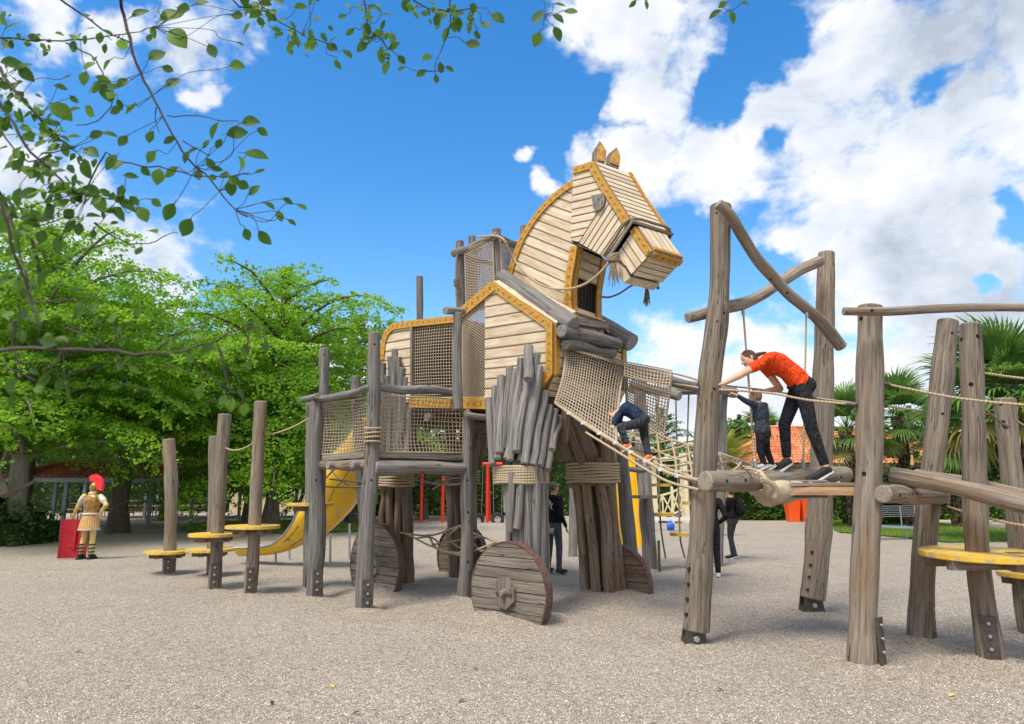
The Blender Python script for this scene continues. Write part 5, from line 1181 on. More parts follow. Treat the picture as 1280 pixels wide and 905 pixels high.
# ================================================================= YELLOW SLIDE
sl = thing('yellow_slide', 'curved yellow slide with black meander band behind the platform', 'slide', G(350, 700))
path = [(455, 522, 13.1, .10, 1.75), (453, 545, 13.3, .18, 1.75), (448, 570, 13.5, .34, 1.8), (437, 600, 13.9, .50, 1.8), (420, 630, 14.3, .52, 1.7), (398, 655, 14.6, .48, 1.5), (372, 672, 14.9, .34, 1.3), (350, 682, 15.1, .27, 1.2), (325, 686, 15.25, .26, 1.25), (302, 687, 15.35, .26, 1.25)]
def sweep_chute(path, th=.03, nseg=16):
    pts = [W(x, y, Y) for x, y, Y, r, a in path]; R = [p[3] for p in path]; A = [p[4] for p in path]; P = smooth_path(pts, .12); n = len(P)
    seg = [0]; 
    for i in range(1, len(pts)): seg.append(seg[-1]+(pts[i]-pts[i-1]).length)
    L = [0]
    for i in range(1, n): L.append(L[-1]+(P[i]-P[i-1]).length)
    inner = []; outer = []
    for i, p in enumerate(P):
        s = L[i]/L[-1]*seg[-1]; r = np.interp(s, seg, R); a = np.interp(s, seg, A); t = (P[min(i+1, n-1)]-P[max(i-1, 0)]).normalized()
        side_ = V((t.y, -t.x, 0)).normalized(); up = side_.cross(t).normalized(); up = up if up.z > 0 else -up
        c = p + up*r*.55
        inner.append([c+side_*math.sin(q)*r-up*math.cos(q)*r for q in np.linspace(-a, a, nseg+1)]); outer.append([c+side_*math.sin(q)*(r+th)-up*math.cos(q)*(r+th) for q in np.linspace(-a, a, nseg+1)])
    return inner, outer
inn, outr = sweep_chute(path); mb = MB(); n = len(inn); m = 17
fl = [v for row in inn for v in row]+[v for row in outr for v in row]; o_ = n*m; fs = []
for i in range(n-1):
    for j in range(m-1): a = i*m+j; fs += [(a, a+1, a+m+1, a+m), (o_+a, o_+a+m, o_+a+m+1, o_+a+1)]
    for j in (0, m-1): a = i*m+j; fs.append((a, a+m, o_+a+m, o_+a))
for i in (0, n-1):
    for j in range(m-1): a = i*m+j; fs.append((a, a+1, o_+a+1, o_+a))
mb.add(fl, fs, None, True); part('chute', mb, 'yellow_chute', sl)
for j in (0, m-1): mb = MB(); mb.tube([(inn[i][j]+outr[i][j])/2 for i in range(n)], .03, 6, True); part('rim', mb, 'metal_galv' if True else 'yellow_chute', sl)
M['black_print'] = simple('black_printed_band', (.03, .028, .02), .5)
def meander(row_j, i0, i1):
    mb = MB()
    for i in range(i0, i1-1, 2):
        A_, B_ = outr[i], outr[i+2]
        def q(s, t): a = A_[row_j].lerp(A_[row_j+3], t); b = B_[row_j].lerp(B_[row_j+3], t); p = a.lerp(b, s); c = (A_[m//2]+A_[m//2])/2; nn = (p-(inn[i][row_j+1])).normalized(); return p+nn*.012
        for (s0, t0, s1, t1) in ((0, 0, 1, .09), (0, .91, 1, 1), (.08, .2, .22, .8), (.08, .2, .84, .33), (.70, .2, .84, .68), (.4, .55, .84, .68), (.1, .72, 1, .82)):
            mb.add([q(s0, t0), q(s1, t0), q(s1, t1), q(s0, t1)], [(0, 1, 2, 3)])
    part('meander_band', mb, 'black_print', sl)
side_sign = 1 if outr[n//2][0].y < outr[n//2][m-1].y else -1
meander(2 if side_sign > 0 else m-6, int(n*.34), int(n*.72))
for (x, y0, y1) in ((345, 676, 702), (362, 680, 698), (413, 668, 703), (437, 655, 700)):
    b = G(x, y1); Yb = b.y; mb = MB(); mb.tube([b-UP*.05, W(x, y0, Yb)], .025, 8, True); part('leg', mb, 'metal_galv', sl)
# rope web beside the slide, and hammock net under the horse
def ropes(name, segs, r, mat, label, cat, group=None, pname='strand'):
    b = W(*segs[0][0]); t = thing(name, label, cat, (b.x, b.y, 0), group)
    for s in segs: part(pname, rope_mb([W(*q) for q in s], r), mat, t)
    return t
ropes('rope_web', [[(397, 608, 12), (440, 609, 12.2), (486, 603, 12)], [(412, 599, 12), (450, 602, 12.3), (486, 596, 12)], [(420, 584, 12), (408, 597, 12), (398, 608, 12)], [(437, 586, 12.3), (426, 603, 12.2), (418, 610, 12.1)], [(455, 600, 12.2), (470, 592, 12), (488, 590, 12)], [(412, 585, 12.4), (425, 600, 12.3), (445, 612, 12.2)], [(505, 608, 12.4), (540, 604, 12.6), (570, 600, 13)], [(510, 598, 12.4), (540, 596, 12.6), (568, 592, 13)]], .014, 'rope_dark', 'web of brown ropes stretched between the yellow slide and the hind leg', 'rope web')
A0, B0, C0, D0 = W(505, 667, 11.6), W(576, 655, 12.8), W(640, 672, 10.6), W(520, 672, 11.0)
ham = []
top = [(505, 666, 11.9), (540, 664, 12.4), (575, 656, 12.9)]; 
ropes('hammock_net', [[(500, 666, 11.7), (511, 669, 11.6), (535, 681, 11.2), (561, 690, 10.9), (590, 689, 10.7), (620, 677, 10.4)], [(505, 667, 11.8), (540, 669, 11.8), (575, 657, 12.2)], [(575, 657, 12.2), (595, 668, 11.5), (620, 677, 10.5)], [(535, 668, 11.8), (547, 686, 11.1), (575, 694, 10.8)], [(555, 664, 12), (565, 678, 11.4), (583, 689, 10.8)], [(575, 657, 12.2), (562, 668, 11.7), (548, 686, 11.1)], [(540, 681, 11.2), (563, 677, 11.4), (600, 671, 11.3)], [(575, 657, 12.2), (585, 672, 11.4), (600, 688, 10.7)], [(520, 673, 11.5), (540, 672, 11.7), (560, 690, 11.0)], [(590, 664, 11.8), (582, 680, 11), (575, 691, 10.8)], [(600, 689, 10.7), (625, 686, 10.3), (650, 676, 10)],
       [(520, 600, 12.5), (560, 606, 12), (584, 603, 11.2)], [(540, 612, 12.5), (565, 598, 12.5), (590, 600, 11)]], .016, 'rope', 'sagging rope net slung under the horse belly beside the front wheel', 'rope net')
# ================================================================= TRESTLE WITH THE TWO CROSSED LOGS
YA = G(868, 806).y; YB = G(1014, 765).y; YC = G(1078, 830).y; YD = G(1150, 800).y; YE = G(1240, 823).y
def steel_foot(x0, x1, y0, y1, Y, par):       # flared steel shoe under a post
    c = W((x0+x1)/2, y1, Y); w0 = (x1-x0)*Y/860/2; h = (W(0, y0, Y).z-W(0, y1, Y).z); mb = MB()
    for s in (-1, 1):
        mb.prism([V((c.x-w0, c.y+s*.07, -.03)), V((c.x+w0, c.y+s*.07, -.03)), V((c.x+w0*.62, c.y+s*.07, h+.06)), V((c.x-w0*.62, c.y+s*.07, h+.06))], (0, -1, 0), -.008, .008)
    mb.box(V((c.x, c.y, .02)), (w0*.9, 0, 0), (0, .07, 0), (0, 0, .05)); sh = part('steel_shoe', mb, 'metal_dark', par)
    mb = MB(); p = V((c.x, c.y-.078, h*.42)); mb.tube([p, p-V((0, .035, 0))], .034, 6, True); part('bolt', mb, 'metal_galv', sh); return sh
tre = thing('log_trestle', 'tall trestle of two thick posts with two crooked crossed beams', 'trestle', G(940, 790))
plog('post', [(871, 787), (875, 700), (880, 600), (886, 480), (897, 385), (901, 258)], 16, YA, 'log_warm', tre, r2=12.5, sides=20, bend=.01)
plog('post', [(1016, 747), (1021, 690), (1026, 600), (1030, 450), (1033, 317)], 15, YB, 'log_warm', tre, r2=11, sides=20, bend=.01)
steel_foot(853, 883, 785, 808, YA, tre); steel_foot(1001, 1029, 744, 767, YB, tre)
bolts([(862, 711), (861, 730), (860, 749), (858.5, 768)], YA, .125, tre); bolts([(1015, 690), (1013, 706), (1011.5, 721), (1009.5, 737)], YB, .145, tre); bolts([(893, 486)], YA, .145, tre, 'hole', .018); bolts([(1028, 323), (1042, 330)], YB, .115, tre, 'hole', .018); bolts([(896, 266), (905, 391)], YA, .115, tre, 'hole', .016)
for (x, y0, y1, Y, rr) in ((882.5, 705, 785, YA, .12), (1027, 685, 745, YB, .14)):
    a = W(x, y0, Y-rr*.8); b = W(x-3, y1, Y-rr*.8); mb = MB(); mb.box((a+b)/2, (.022, 0, 0), (0, .012, 0), (b-a)/2); part('side_strap', mb, 'metal_dark', tre)
plog('crossed_beam', [(898, 255), (912, 268), (925, 290), (945, 322), (965, 345), (985, 367), (1005, 383), (1026, 402), (1041, 420), (1051, 433)], 7.5, [7.15, 7.2, 7.4, 7.7, 7.95, 8.2, 8.4, 8.65, 8.85, 8.95], 'log_warm', tre, r2=7.5, bend=.0)
plog('crossed_beam', [(860, 397), (880, 392), (905, 385), (930, 379), (950, 370), (970, 357), (995, 340), (1024, 327)], 7.5, [7.55, 7.62, 7.75, 7.95, 8.25, 8.55, 8.8, 9.1], 'log_warm', tre, r2=7.5, bend=.0)
plog('cross_log', [(882, 602), (950, 601), (1005, 597), (1057, 592.5)], 13.2, [6.98, 7.5, 8.1, 8.75], 'log_warm', tre, r2=10.5, sides=20, bend=.005)
bolts([(908.5, 601), (932, 600), (1051, 596), (1037, 594), (963, 349), (984, 366), (992, 363)], 0, 0, tre, 'hole', .019)
for (x0, y0, Y0, x1, y1, Y1, lab) in ((929, 389, 7.93, 944, 582, 7.5, 'left'), (1008, 391, 8.42, 1004, 582, 8.15, 'right')):
    a, b = W(x0, y0, Y0), W(x1, y1, Y1); mb = MB(); mb.tube([a, b], .0125, 6, False); h_ = solo('hanging_rope', mb, 'rope', 'taut %s' % ('rope hanging in front of the woman in orange' if lab == 'left' else 'rope hanging behind the woman, under the lower crossed beam'), 'rope')
    for p, s in ((a, -1), (b, 1)): mb = MB(); mb.tube([p-UP*.05, p+UP*.06], [.02, .026], 8, True); part('steel_ferrule', mb, 'metal_galv', h_); 
    mb = MB(); mb.tube([a+UP*.05+V((math.cos(q)*.03, 0, math.sin(q)*.03+.03)) for q in np.linspace(0, 6.28, 11)], .008, 5, False); part('shackle', mb, 'metal_dark', h_)
# gangway with grey mat and canvas sling
gw = thing('plank_gangway', 'short board gangway with grey rubber mat beside the crossed log', 'gangway', (W(1010, 610, 7.4).x, 7.4, 1.5))
n0, n1 = W(962, 603.5, 7.30), W(1098, 601, 6.85); f0, f1 = W(985, 603, 8.0), W(1140, 601, 7.6); n1.z = f1.z = n0.z = f0.z = 1.655
for i in range(5):
    a0, a1 = n0.lerp(f0, i/5+.01), n0.lerp(f0, (i+1)/5-.01); b0, b1 = n1.lerp(f1, i/5+.01), n1.lerp(f1, (i+1)/5-.01); L = (b0-a0).length
    mb = MB(); mb.prism([a0, b0, b1, a1], UP, -.035+.004*(i % 2), .002*(i % 3), [(i, 0, 0), (i, 0, L), (i+.12, 0, L), (i+.12, 0, 0)]); part('deck_board', mb, 'plank_deck' if i else 'log_warm', gw)
e0, e1 = n0-UP*.085+V((.08, .03, 0)), n1-UP*.085; mb = MB(); mb.box((e0+e1)/2, (e1-e0)/2, V((0, .03, 0)), UP*.042); part('edge_beam', mb, 'plank_deck', gw)
e0, e1 = n0-UP*.145+V((.1, .08, 0)), n0.lerp(n1, .55)-UP*.14+V((0, .06, 0)); mb = MB(); mb.box((e0+e1)/2, (e1-e0)/2, V((0, .03, 0)), UP*.014); part('under_rail', mb, 'metal_dark', gw)
m0, m1 = W(956, 596, 7.35), W(1012, 599, 7.25); mb = MB(); z_ = 1.668; mb.prism([V((n0.x-.05, 7.36, z_)), V((n0.lerp(n1, .62).x, 7.2, z_)), V((n0.lerp(n1, .62).x+.25, 7.85, z_)), V((n0.x+.15, 8.0, z_))], UP, -.002, .016); part('rubber_mat', mb, 'grey_mat', gw)
def canvas():
    mb = MB(); nu, nv = 26, 14; V_ = []; rn = random.Random(3)
    for i in range(nu+1):
        u = i/nu
        for j in range(nv+1):
            v = j/nv; a = v*math.pi; x0 = W(949+95*u, 600, 7.3).x; dep = .20*math.sin(min(1, u*1.25+.10)*math.pi*.9)**.6 if u < 1 else .0
            dep = [.16, .26, .30, .28, .26, .22, .16, .10, .03][min(8, int(u*8))]*(1-(u*8) % 1)+[.16, .26, .30, .28, .26, .22, .16, .10, .03][min(8, int(u*8)+1)]*((u*8) % 1)
            y = 7.22+.75*(1-math.cos(a))/2; z = 1.66+(.06 if u < .18 else 0)*(1-abs(2*v-1))-dep*.82*math.sin(a)**.6+.012*math.sin(v*17+u*6)+.010*math.sin(u*31+v*5)
            if u < .25: y -= .05*math.sin(a)*(1-u*4)
            V_.append(V((x0+.02*math.sin(v*9+i), y, z)))
    f = [(i*(nv+1)+j, i*(nv+1)+j+1, (i+1)*(nv+1)+j+1, (i+1)*(nv+1)+j) for i in range(nu) for j in range(nv)]; mb.add(V_, f, None, True); o = part('canvas_sling', mb, 'canvas', gw); s = o.modifiers.new('s', 'SOLIDIFY'); s.thickness = .012; return o
canvas()
mb = MB(); K = [W(946, 590, 7.2), W(950, 596, 7.12), W(957, 601, 7.1), W(966, 606, 7.12), W(970, 614, 7.15), W(968, 622, 7.17)]; mb.tube(smooth_path(K, .03), [.03, .04, .045, .05, .05, .045, .04, .035, .03, .025][:len(smooth_path(K, .03))]+[.03]*max(0, len(smooth_path(K, .03))-10), 10, True, 0, .12, 3); part('canvas_fold', mb, 'canvas', gw)
part('tie_rope', rope_mb([W(932, 586, 7.3), W(942, 587, 7.1), W(950, 592, 7.05), W(952, 602, 7.05)], .014), 'rope', gw)
# ================================================================= GATE FRAME AND BALANCE LOGS ON THE RIGHT
gf = thing('post_frame', 'pair of thick posts on the right with a long thin top beam', 'frame', G(1110, 815))
plog('post', [(1078, 830), (1082, 700), (1085.5, 600), (1086, 480), (1087.5, 384)], 17, YC, 'log_warm', gf, r2=15.5, sides=20, bend=.008)
plog('post', [(1150, 800), (1155, 700), (1163, 600), (1174, 500), (1185, 402)], 14, YD, 'log_warm', gf, r2=13, sides=20, bend=.008)
foot_plate(W(1081, 828, YC)+V((.03, 0, .0)), (.72, -.7, 0), .13, .43, gf, .125); foot_plate(V((W(1153, 800, YD).x, YD, 0)), (.72, -.7, 0), .12, .42, gf, .115)
bolts([(1080, 592), (1076, 398)], YC, .135, gf, 'hole', .026); bolts([(1190, 416), (1178, 517)], YD, .115, gf, 'hole', .018)
plog('top_beam', [(1055, 389), (1110, 389), (1170, 386), (1240, 385), (1400, 388)], 5.6, [6.4, 6.4, 6.3, 6.2, 6.0], 'log_warm', gf, r2=5.6, bend=.012)
plog('cross_log', [(1104, 617.5), (1130, 620), (1160, 621), (1178, 622)], 11.5, [6.45, 6.85, 7.35, 7.65], 'log_warm', gf, r2=9, sides=18)
bolts([(1125, 619), (1141, 617), (1146, 617), (1090, 388)], 0, 0, gf, 'hole', .018)
mb = log_mb([W(1114, 593.5, 7.05), W(1180, 605, 6.75), W(1280, 630, 6.25), W(1420, 668, 5.5)], .078, .10, sides=18, bend=.006); solo('balance_log', mb, 'log_warm', 'nearest long balance log sloping down to the right edge', 'log', 'balance logs')
mb = log_mb([W(1146, 594, 7.75), W(1200, 604, 7.3), W(1280, 622, 6.75), W(1420, 655, 6.0)], .078, .09, sides=18, bend=.006); solo('balance_log', mb, 'log_warm', 'balance log lying just behind the nearest one', 'log', 'balance logs')
rs_ = step_post('stepping_post', [(1240, 823), (1231, 760), (1222, 690), (1217, 600), (1215, 500), (1213, 407)], 13.5, [], 'thick post at right carrying the large worn yellow disc', 'right hand posts with yellow discs', plate=(-.5, -.85, 0))
cE = W(1229, 690, YE); rE = 70*YE/860; dE = disc(cE, rE, rs_, .05); dE.matrix_basis = Matrix.Translation(cE) @ Matrix.Rotation(math.radians(1.6), 4, 'X') @ Matrix.Translation(-cE)
mb = MB(); mb.box(cE+V((.22, -.13, .0065)), V((.07, -.015, 0)), V((.012, .05, 0)), UP*.002); part('red_patch', mb, 'rust_red', rs_)
for k, yy in enumerate((-.17, .17)): mb = MB(); mb.box(cE+V((0, yy, -.10)), V((rE*.86, .05, 0)), V((0, .05, 0)), UP*.045); part('bracket', mb, 'log_warm', rs_)
mb = MB(); mb.box(cE+V((.1, 0, -.098)), V((.03, rE*.7, 0)), V((.05, 0, 0)), UP*.043); part('bracket', mb, 'log_warm', rs_)
bolts([(1214, 480), (1222, 420), (1202, 424)], YE, .10, rs_, 'hole', .024)
rs2 = step_post('stepping_post', [(1290, 795), (1282, 740), (1274, 680), (1265, 600), (1256, 500)], 12.5, [(1290, 716, 36)], 'shorter post at the right edge with a lower yellow disc', 'right hand posts with yellow discs', plate=(-.5, -.85, 0)); YF = G(1290, 795).y
bolts([(1251, 505), (1254, 527), (1256, 534)], YF, .12, rs2, 'hole', .022)
def rope_thing(pts, r, label, group=None, mat='rope', end=None):
    P = [W(*q) for q in pts]; o = solo('handrail_rope', rope_mb(P, r), mat, label, 'rope', group)
    for e in (end or []): mb = MB(); d = (P[1]-P[0]).normalized() if e == 0 else (P[-2]-P[-1]).normalized(); q = P[0] if e == 0 else P[-1]; mb.tube([q, q+d*.09], .024, 8, True); part('steel_ferrule', mb, 'metal_dark', o)
    return o
rope_thing([(1100, 478, 6.65), (1140, 487, 6.55), (1200, 498, 6.35), (1280, 506, 6.1), (1400, 512, 5.6)], .012, 'upper handrail rope running right in front of the thick posts', end=[0])
rope_thing([(1101, 506, 6.75), (1125, 510, 6.9), (1152, 513, 7.45)], .013, 'short rope from the tall post to the leaning post behind', end=[0])
rope_thing([(1228, 466, 6.9), (1280, 473, 6.9), (1380, 480, 6.7)], .013, 'upper rope leaving the disc post toward the right edge')
rope_thing([(1229, 510, 6.9), (1245, 523, 7.2), (1258, 534, 7.45)], .012, 'short brown rope bolted to the shorter post at the right edge', mat='rope_dark', end=[1])
rope_thing([(1270, 525, 7.6), (1290, 537, 7.5), (1340, 550, 7.2)], .012, 'brown rope end at the right edge beside the shorter post', mat='rope_dark')
rope_thing([(1176, 630, 7.6), (1206, 640, 7.3), (1240, 649, 7.0), (1280, 657, 6.7), (1380, 668, 6.2)], .013, 'low rope under the balance logs with a chained end', end=[0])
rope_thing([(899, 487, 7.25), (960, 491, 7.1), (1010, 500, 6.9), (1071, 506, 6.65)], .0115, 'front handrail rope passing before the child and woman', end=[1])
rope_thing([(907, 482, 7.75), (960, 488, 8.0), (1015, 497, 7.6), (1071, 504, 6.8)], .010, 'rear handrail rope behind the woman in orange')
rope_thing([(839, 466, 9.6), (856, 470, 8.4), (872, 475, 7.35)], .0145, 'upper rope from the net panel to the trestle post')
rope_thing([(843, 480, 9.6), (858, 482, 8.4), (872, 484.5, 7.35)], .0145, 'lower rope from the net panel to the trestle post')
# ================================================================= CLIMBING NET FROM CHEST TO TRESTLE
cn = thing('rope_bridge', 'wide knotted rope net bridge from the horse chest to the trestle', 'rope bridge', (1.6, 8.6, 0))
near = [W(694, 504, 9.28), W(732, 531, 8.85), W(770, 554, 8.45), W(805, 575, 8.05), W(835, 591, 7.7), W(872, 600, 7.3)]
far = [onu(781, 505, .05), W(805, 530, 10.2), W(830, 546, 9.7), W(860, 556, 9.2), W(900, 567, 8.5), W(944, 582, 7.75)]
nearP, farP = smooth_path(near, .1), smooth_path(far, .1)
def samp(P, t): k = t*(len(P)-1); i = min(int(k), len(P)-2); return P[i].lerp(P[i+1], k-i)
def floorS(u, v): p = samp(nearP, u).lerp(samp(farP, u), v); return p - UP*(.22*math.sin(v*math.pi)*(.5+.5*math.sin(u*math.pi)))
part('edge_rope', (lambda m: (m.tube(nearP, .02, 6, True), m)[1])(MB()), 'rope', cn); part('edge_rope', (lambda m: (m.tube(farP, .018, 6, True), m)[1])(MB()), 'rope', cn)
part('edge_rope', rope_mb([p-UP*.10+V((0, -.02, 0)) for p in near[1:]], .016), 'rope', cn)
n_ = 9
for k in range(-4, n_):
    for sg in (0, 1):
        pts = []
        for t in np.linspace(0, 1, 13):
            u = (k+4*t)/n_ if sg == 0 else (k+4*(1-t))/n_
            if 0 <= u <= 1: pts.append(floorS(u, t))
        if len(pts) > 2: mb = MB(); mb.tube(pts, .015, 5, True); part('strand', mb, 'rope', cn)
for v in (.25, .5, .75): mb = MB(); mb.tube([floorS(u, v) for u in np.linspace(0, 1, 30)], .015, 5, True); part('strand', mb, 'rope', cn)
for i in range(1, n_*2):                    # white clamps at the crossings
    for v in (.25, .5, .75, .0):
        if (i+int(v*4)) % 2 == 0: p = floorS(i/(n_*2), v); mb = MB(); mb.box(p, V((.03, 0, 0)), V((0, .03, 0)), UP*.018); part('clamp', mb, 'white_pole', cn)
part('strand', rope_mb([W(894, 567, 8.3), W(910, 574, 7.9), W(928, 583, 7.6), W(940, 585, 7.4)], .014), 'rope', cn); part('strand', rope_mb([W(898, 592, 7.3), W(912, 590, 7.3), W(922, 584, 7.4), W(926, 578, 7.6)], .014), 'rope', cn)
Sx = bilin(W(781, 455, 10.7), W(840, 466, 9.65), W(829, 551, 9.7), W(784, 520, 10.6), sag=(.0, .12, 0)); part('net_panel', net_mb(Sx, 17, 20, .0085, 17, 17, border=.017), 'net', cn)
Sx = bilin(W(781, 452, 10.4), W(840, 463, 9.55), W(836, 483, 9.2), W(781, 470, 9.9), sag=(.0, -.05, -.05)); part('net_panel', net_mb(Sx, 14, 5, .0085, 10, 6), 'net', cn)
# ================================================================= SECOND LOG FRAME BEHIND (right of the horse)
bf = thing('timber_frame', 'grey log frame behind the rope bridge with double top beams', 'frame', G(812, 712))
plog('post', [(813, 712), (808, 640), (804, 560), (799, 468)], 9.5, G(813, 712).y, 'log', bf, r2=8.5); plog('post', [(897, 703), (901, 600), (904, 492)], 6.2, 14.9, 'log', bf)
plog('post', [(788, 690), (783, 640), (777, 555)], 9, 12.3, 'log', bf, r2=7.5); plog('post', [(716, 696), (717, 640), (716, 575)], 5.8, G(716, 696).y, 'log', bf)
plog('top_beam', [(783, 463), (830, 474), (870, 484), (918, 489)], 7, [13.6, 13.8, 14.3, 14.8], 'log', bf, r2=6); plog('top_beam', [(788, 487), (840, 489), (890, 489), (918, 493)], 5, [14.2, 14.6, 15, 15.4], 'log', bf)
plog('stub_beam', [(790, 480), (820, 488), (849, 495)], 6, [13.2, 12.9, 12.6], 'log', bf); plog('rung', [(768, 588), (812, 586)], 3.2, [13, 13.6], 'log', bf)
bolts([(799, 480)], 13.6, .13, bf, 'hole', .03)
foot_plate(V((W(815, 700, 13.9).x, 13.9, 0)), (.9, -.4, 0), .14, .6, bf, .14, 2)
GD = 'swinging rope steps behind the rope bridge'
def swing_disc(x, y, rpx, Y, xt, yt, label, mat='yellow_paint', tail=0):
    c = W(x, y, Y); t = thing('rope_step', label, 'swing step', (c.x, c.y, 0), GD); r = rpx*Y/860; mb = MB(); n = 20; P = [c+V((math.cos(2*math.pi*i/n)*r, math.sin(2*math.pi*i/n)*r, 0)) for i in range(n)]
    mb.prism(P, UP, -.06, 0); part('step_disc', mb, mat, t); pts = [W(xt, yt, Y), c+UP*.5*(W(xt, yt, Y).z-c.z)+V((.01, 0, 0)), c]
    if tail: pts += [c-UP*tail*.5+V((.02, 0, 0)), c-UP*tail+V((.08, 0, 0))]
    part('rope', rope_mb(pts, .018), 'rope_dark', t)
swing_disc(824, 604.5, 15, 14.6, 819, 480, 'yellow disc step hanging on a rope in front of the cream bridge', tail=0); swing_disc(825, 641, 16.5, 14.2, 823, 478, 'wide yellow disc step low beside the grey post', tail=.9)
swing_disc(850, 666, 12.5, 14.4, 844.5, 490, 'lowest yellow disc step next to the trestle post', tail=.5); swing_disc(862, 627, 9, 14.8, 861, 490, 'small yellow disc peeping out left of the trestle post')
swing_disc(804, 619, 17, 13.7, 803, 600, 'grey wooden disc step fixed to the grey post', 'plank_grey')
part('rope', rope_mb([W(812, 641, 14.2), W(814, 680, 14.2), W(818, 712, 14.2)], .016), 'rope_dark', bf)
# second yellow chute behind
ch = thing('yellow_slide', 'steep narrow yellow chute seen between posts behind the far front leg', 'slide', G(785, 690))
mb = MB(); a, b = W(776, 560, 15.2), W(786, 684, 14.6); s_ = V((.26, .05, 0))
mb.prism([a-s_, a+s_, b+s_, b-s_], (0, -1, .1), -.03, 0)
for sg in (-1, 1): mb.prism([a+s_*sg, a+s_*sg+V((0, -.16, 0)), b+s_*sg+V((0, -.16, 0)), b+s_*sg], (1, 0, 0), -.015, .015)
part('chute', mb, 'yellow_chute', ch)
mb = MB(); mb.tube([W(772, 565, 15.1), W(772, 690, 14.7)], .03, 6, True); part('support', mb, 'metal_galv', ch)
# ================================================================= PEOPLE
def cap_m(mb, a, b, r0, r1, flat=None, k=1.0, n=12, steps=4):
    """rounded cone from a to b; optional squash along direction flat by factor k"""
    a = V(a); b = V(b); t = (b-a).normalized() if (b-a).length > 1e-6 else UP; s = t.orthogonal().normalized(); q = t.cross(s); rings = []
    for i in range(steps+1):
        th = -math.pi/2 + (math.pi/2)*i/steps; rings.append((a + t*math.sin(th)*r0, math.cos(th)*r0))
    for i in range(steps+1):
        th = (math.pi/2)*i/steps; rings.append((b + t*math.sin(th)*r1, math.cos(th)*r1))
    vs = []
    for c, r in rings:
        r = max(r, r0*.02)
        for j in range(n):
            an = 2*math.pi*j/n; o = (s*math.cos(an)+q*math.sin(an))*r
            if flat is not None: f = V(flat).normalized(); o = o - f*o.dot(f)*(1-k)
            vs.append(c+o)
    m = len(rings); fs = [(i*n+j, i*n+(j+1) % n, (i+1)*n+(j+1) % n, (i+1)*n+j) for i in range(m-1) for j in range(n)]
    fs += [tuple(range(n-1, -1, -1)), tuple(range((m-1)*n, m*n))]; mb.add(vs, fs, None, True)
def ell_m(mb, c, ax, ay, az, n=14, m=10):
    c = V(c); vs = [c-V(az)]
    for i in range(1, m):
        th = -math.pi/2+math.pi*i/m
        for j in range(n): an = 2*math.pi*j/n; vs.append(c+V(ax)*math.cos(an)*math.cos(th)+V(ay)*math.sin(an)*math.cos(th)+V(az)*math.sin(th))
    vs.append(c+V(az)); fs = [(0, 1+(j+1) % n, 1+j) for j in range(n)]
    for i in range(m-2):
        for j in range(n): a = 1+i*n+j; b = 1+i*n+(j+1) % n; fs.append((a, b, b+n, a+n))
    L = len(vs)-1; fs += [(L, 1+(m-2)*n+j, 1+(m-2)*n+(j+1) % n) for j in range(n)]; mb.add(vs, fs, None, True)
def loft_m(mb, rings, n=16):
    """rings: (centre, side vector, front vector) closed elliptical sections"""
    vs = []
    for c, s, f in rings:
        for j in range(n):
            a = 2*math.pi*j/n; ca, sa = math.cos(a), math.sin(a); k = (abs(ca)**2.4+abs(sa)**2.4)**(-1/2.4); vs.append(V(c)+V(s)*ca*k+V(f)*sa*k)
    m = len(rings); fs = [(i*n+j, i*n+(j+1) % n, (i+1)*n+(j+1) % n, (i+1)*n+j) for i in range(m-1) for j in range(n)]; fs += [tuple(range(n-1, -1, -1)), tuple(range((m-1)*n, m*n))]; mb.add(vs, fs, None, True)
def remesh(name, mb, mat, par, vox=.009, sm=4, smooth_f=.5, label=None):
    o = part(name, mb, mat, par, label=label); r = o.modifiers.new('r', 'REMESH'); r.mode = 'VOXEL'; r.voxel_size = vox; r.use_smooth_shade = True
    if sm: s = o.modifiers.new('s', 'SMOOTH'); s.iterations = sm; s.factor = smooth_f
    return o
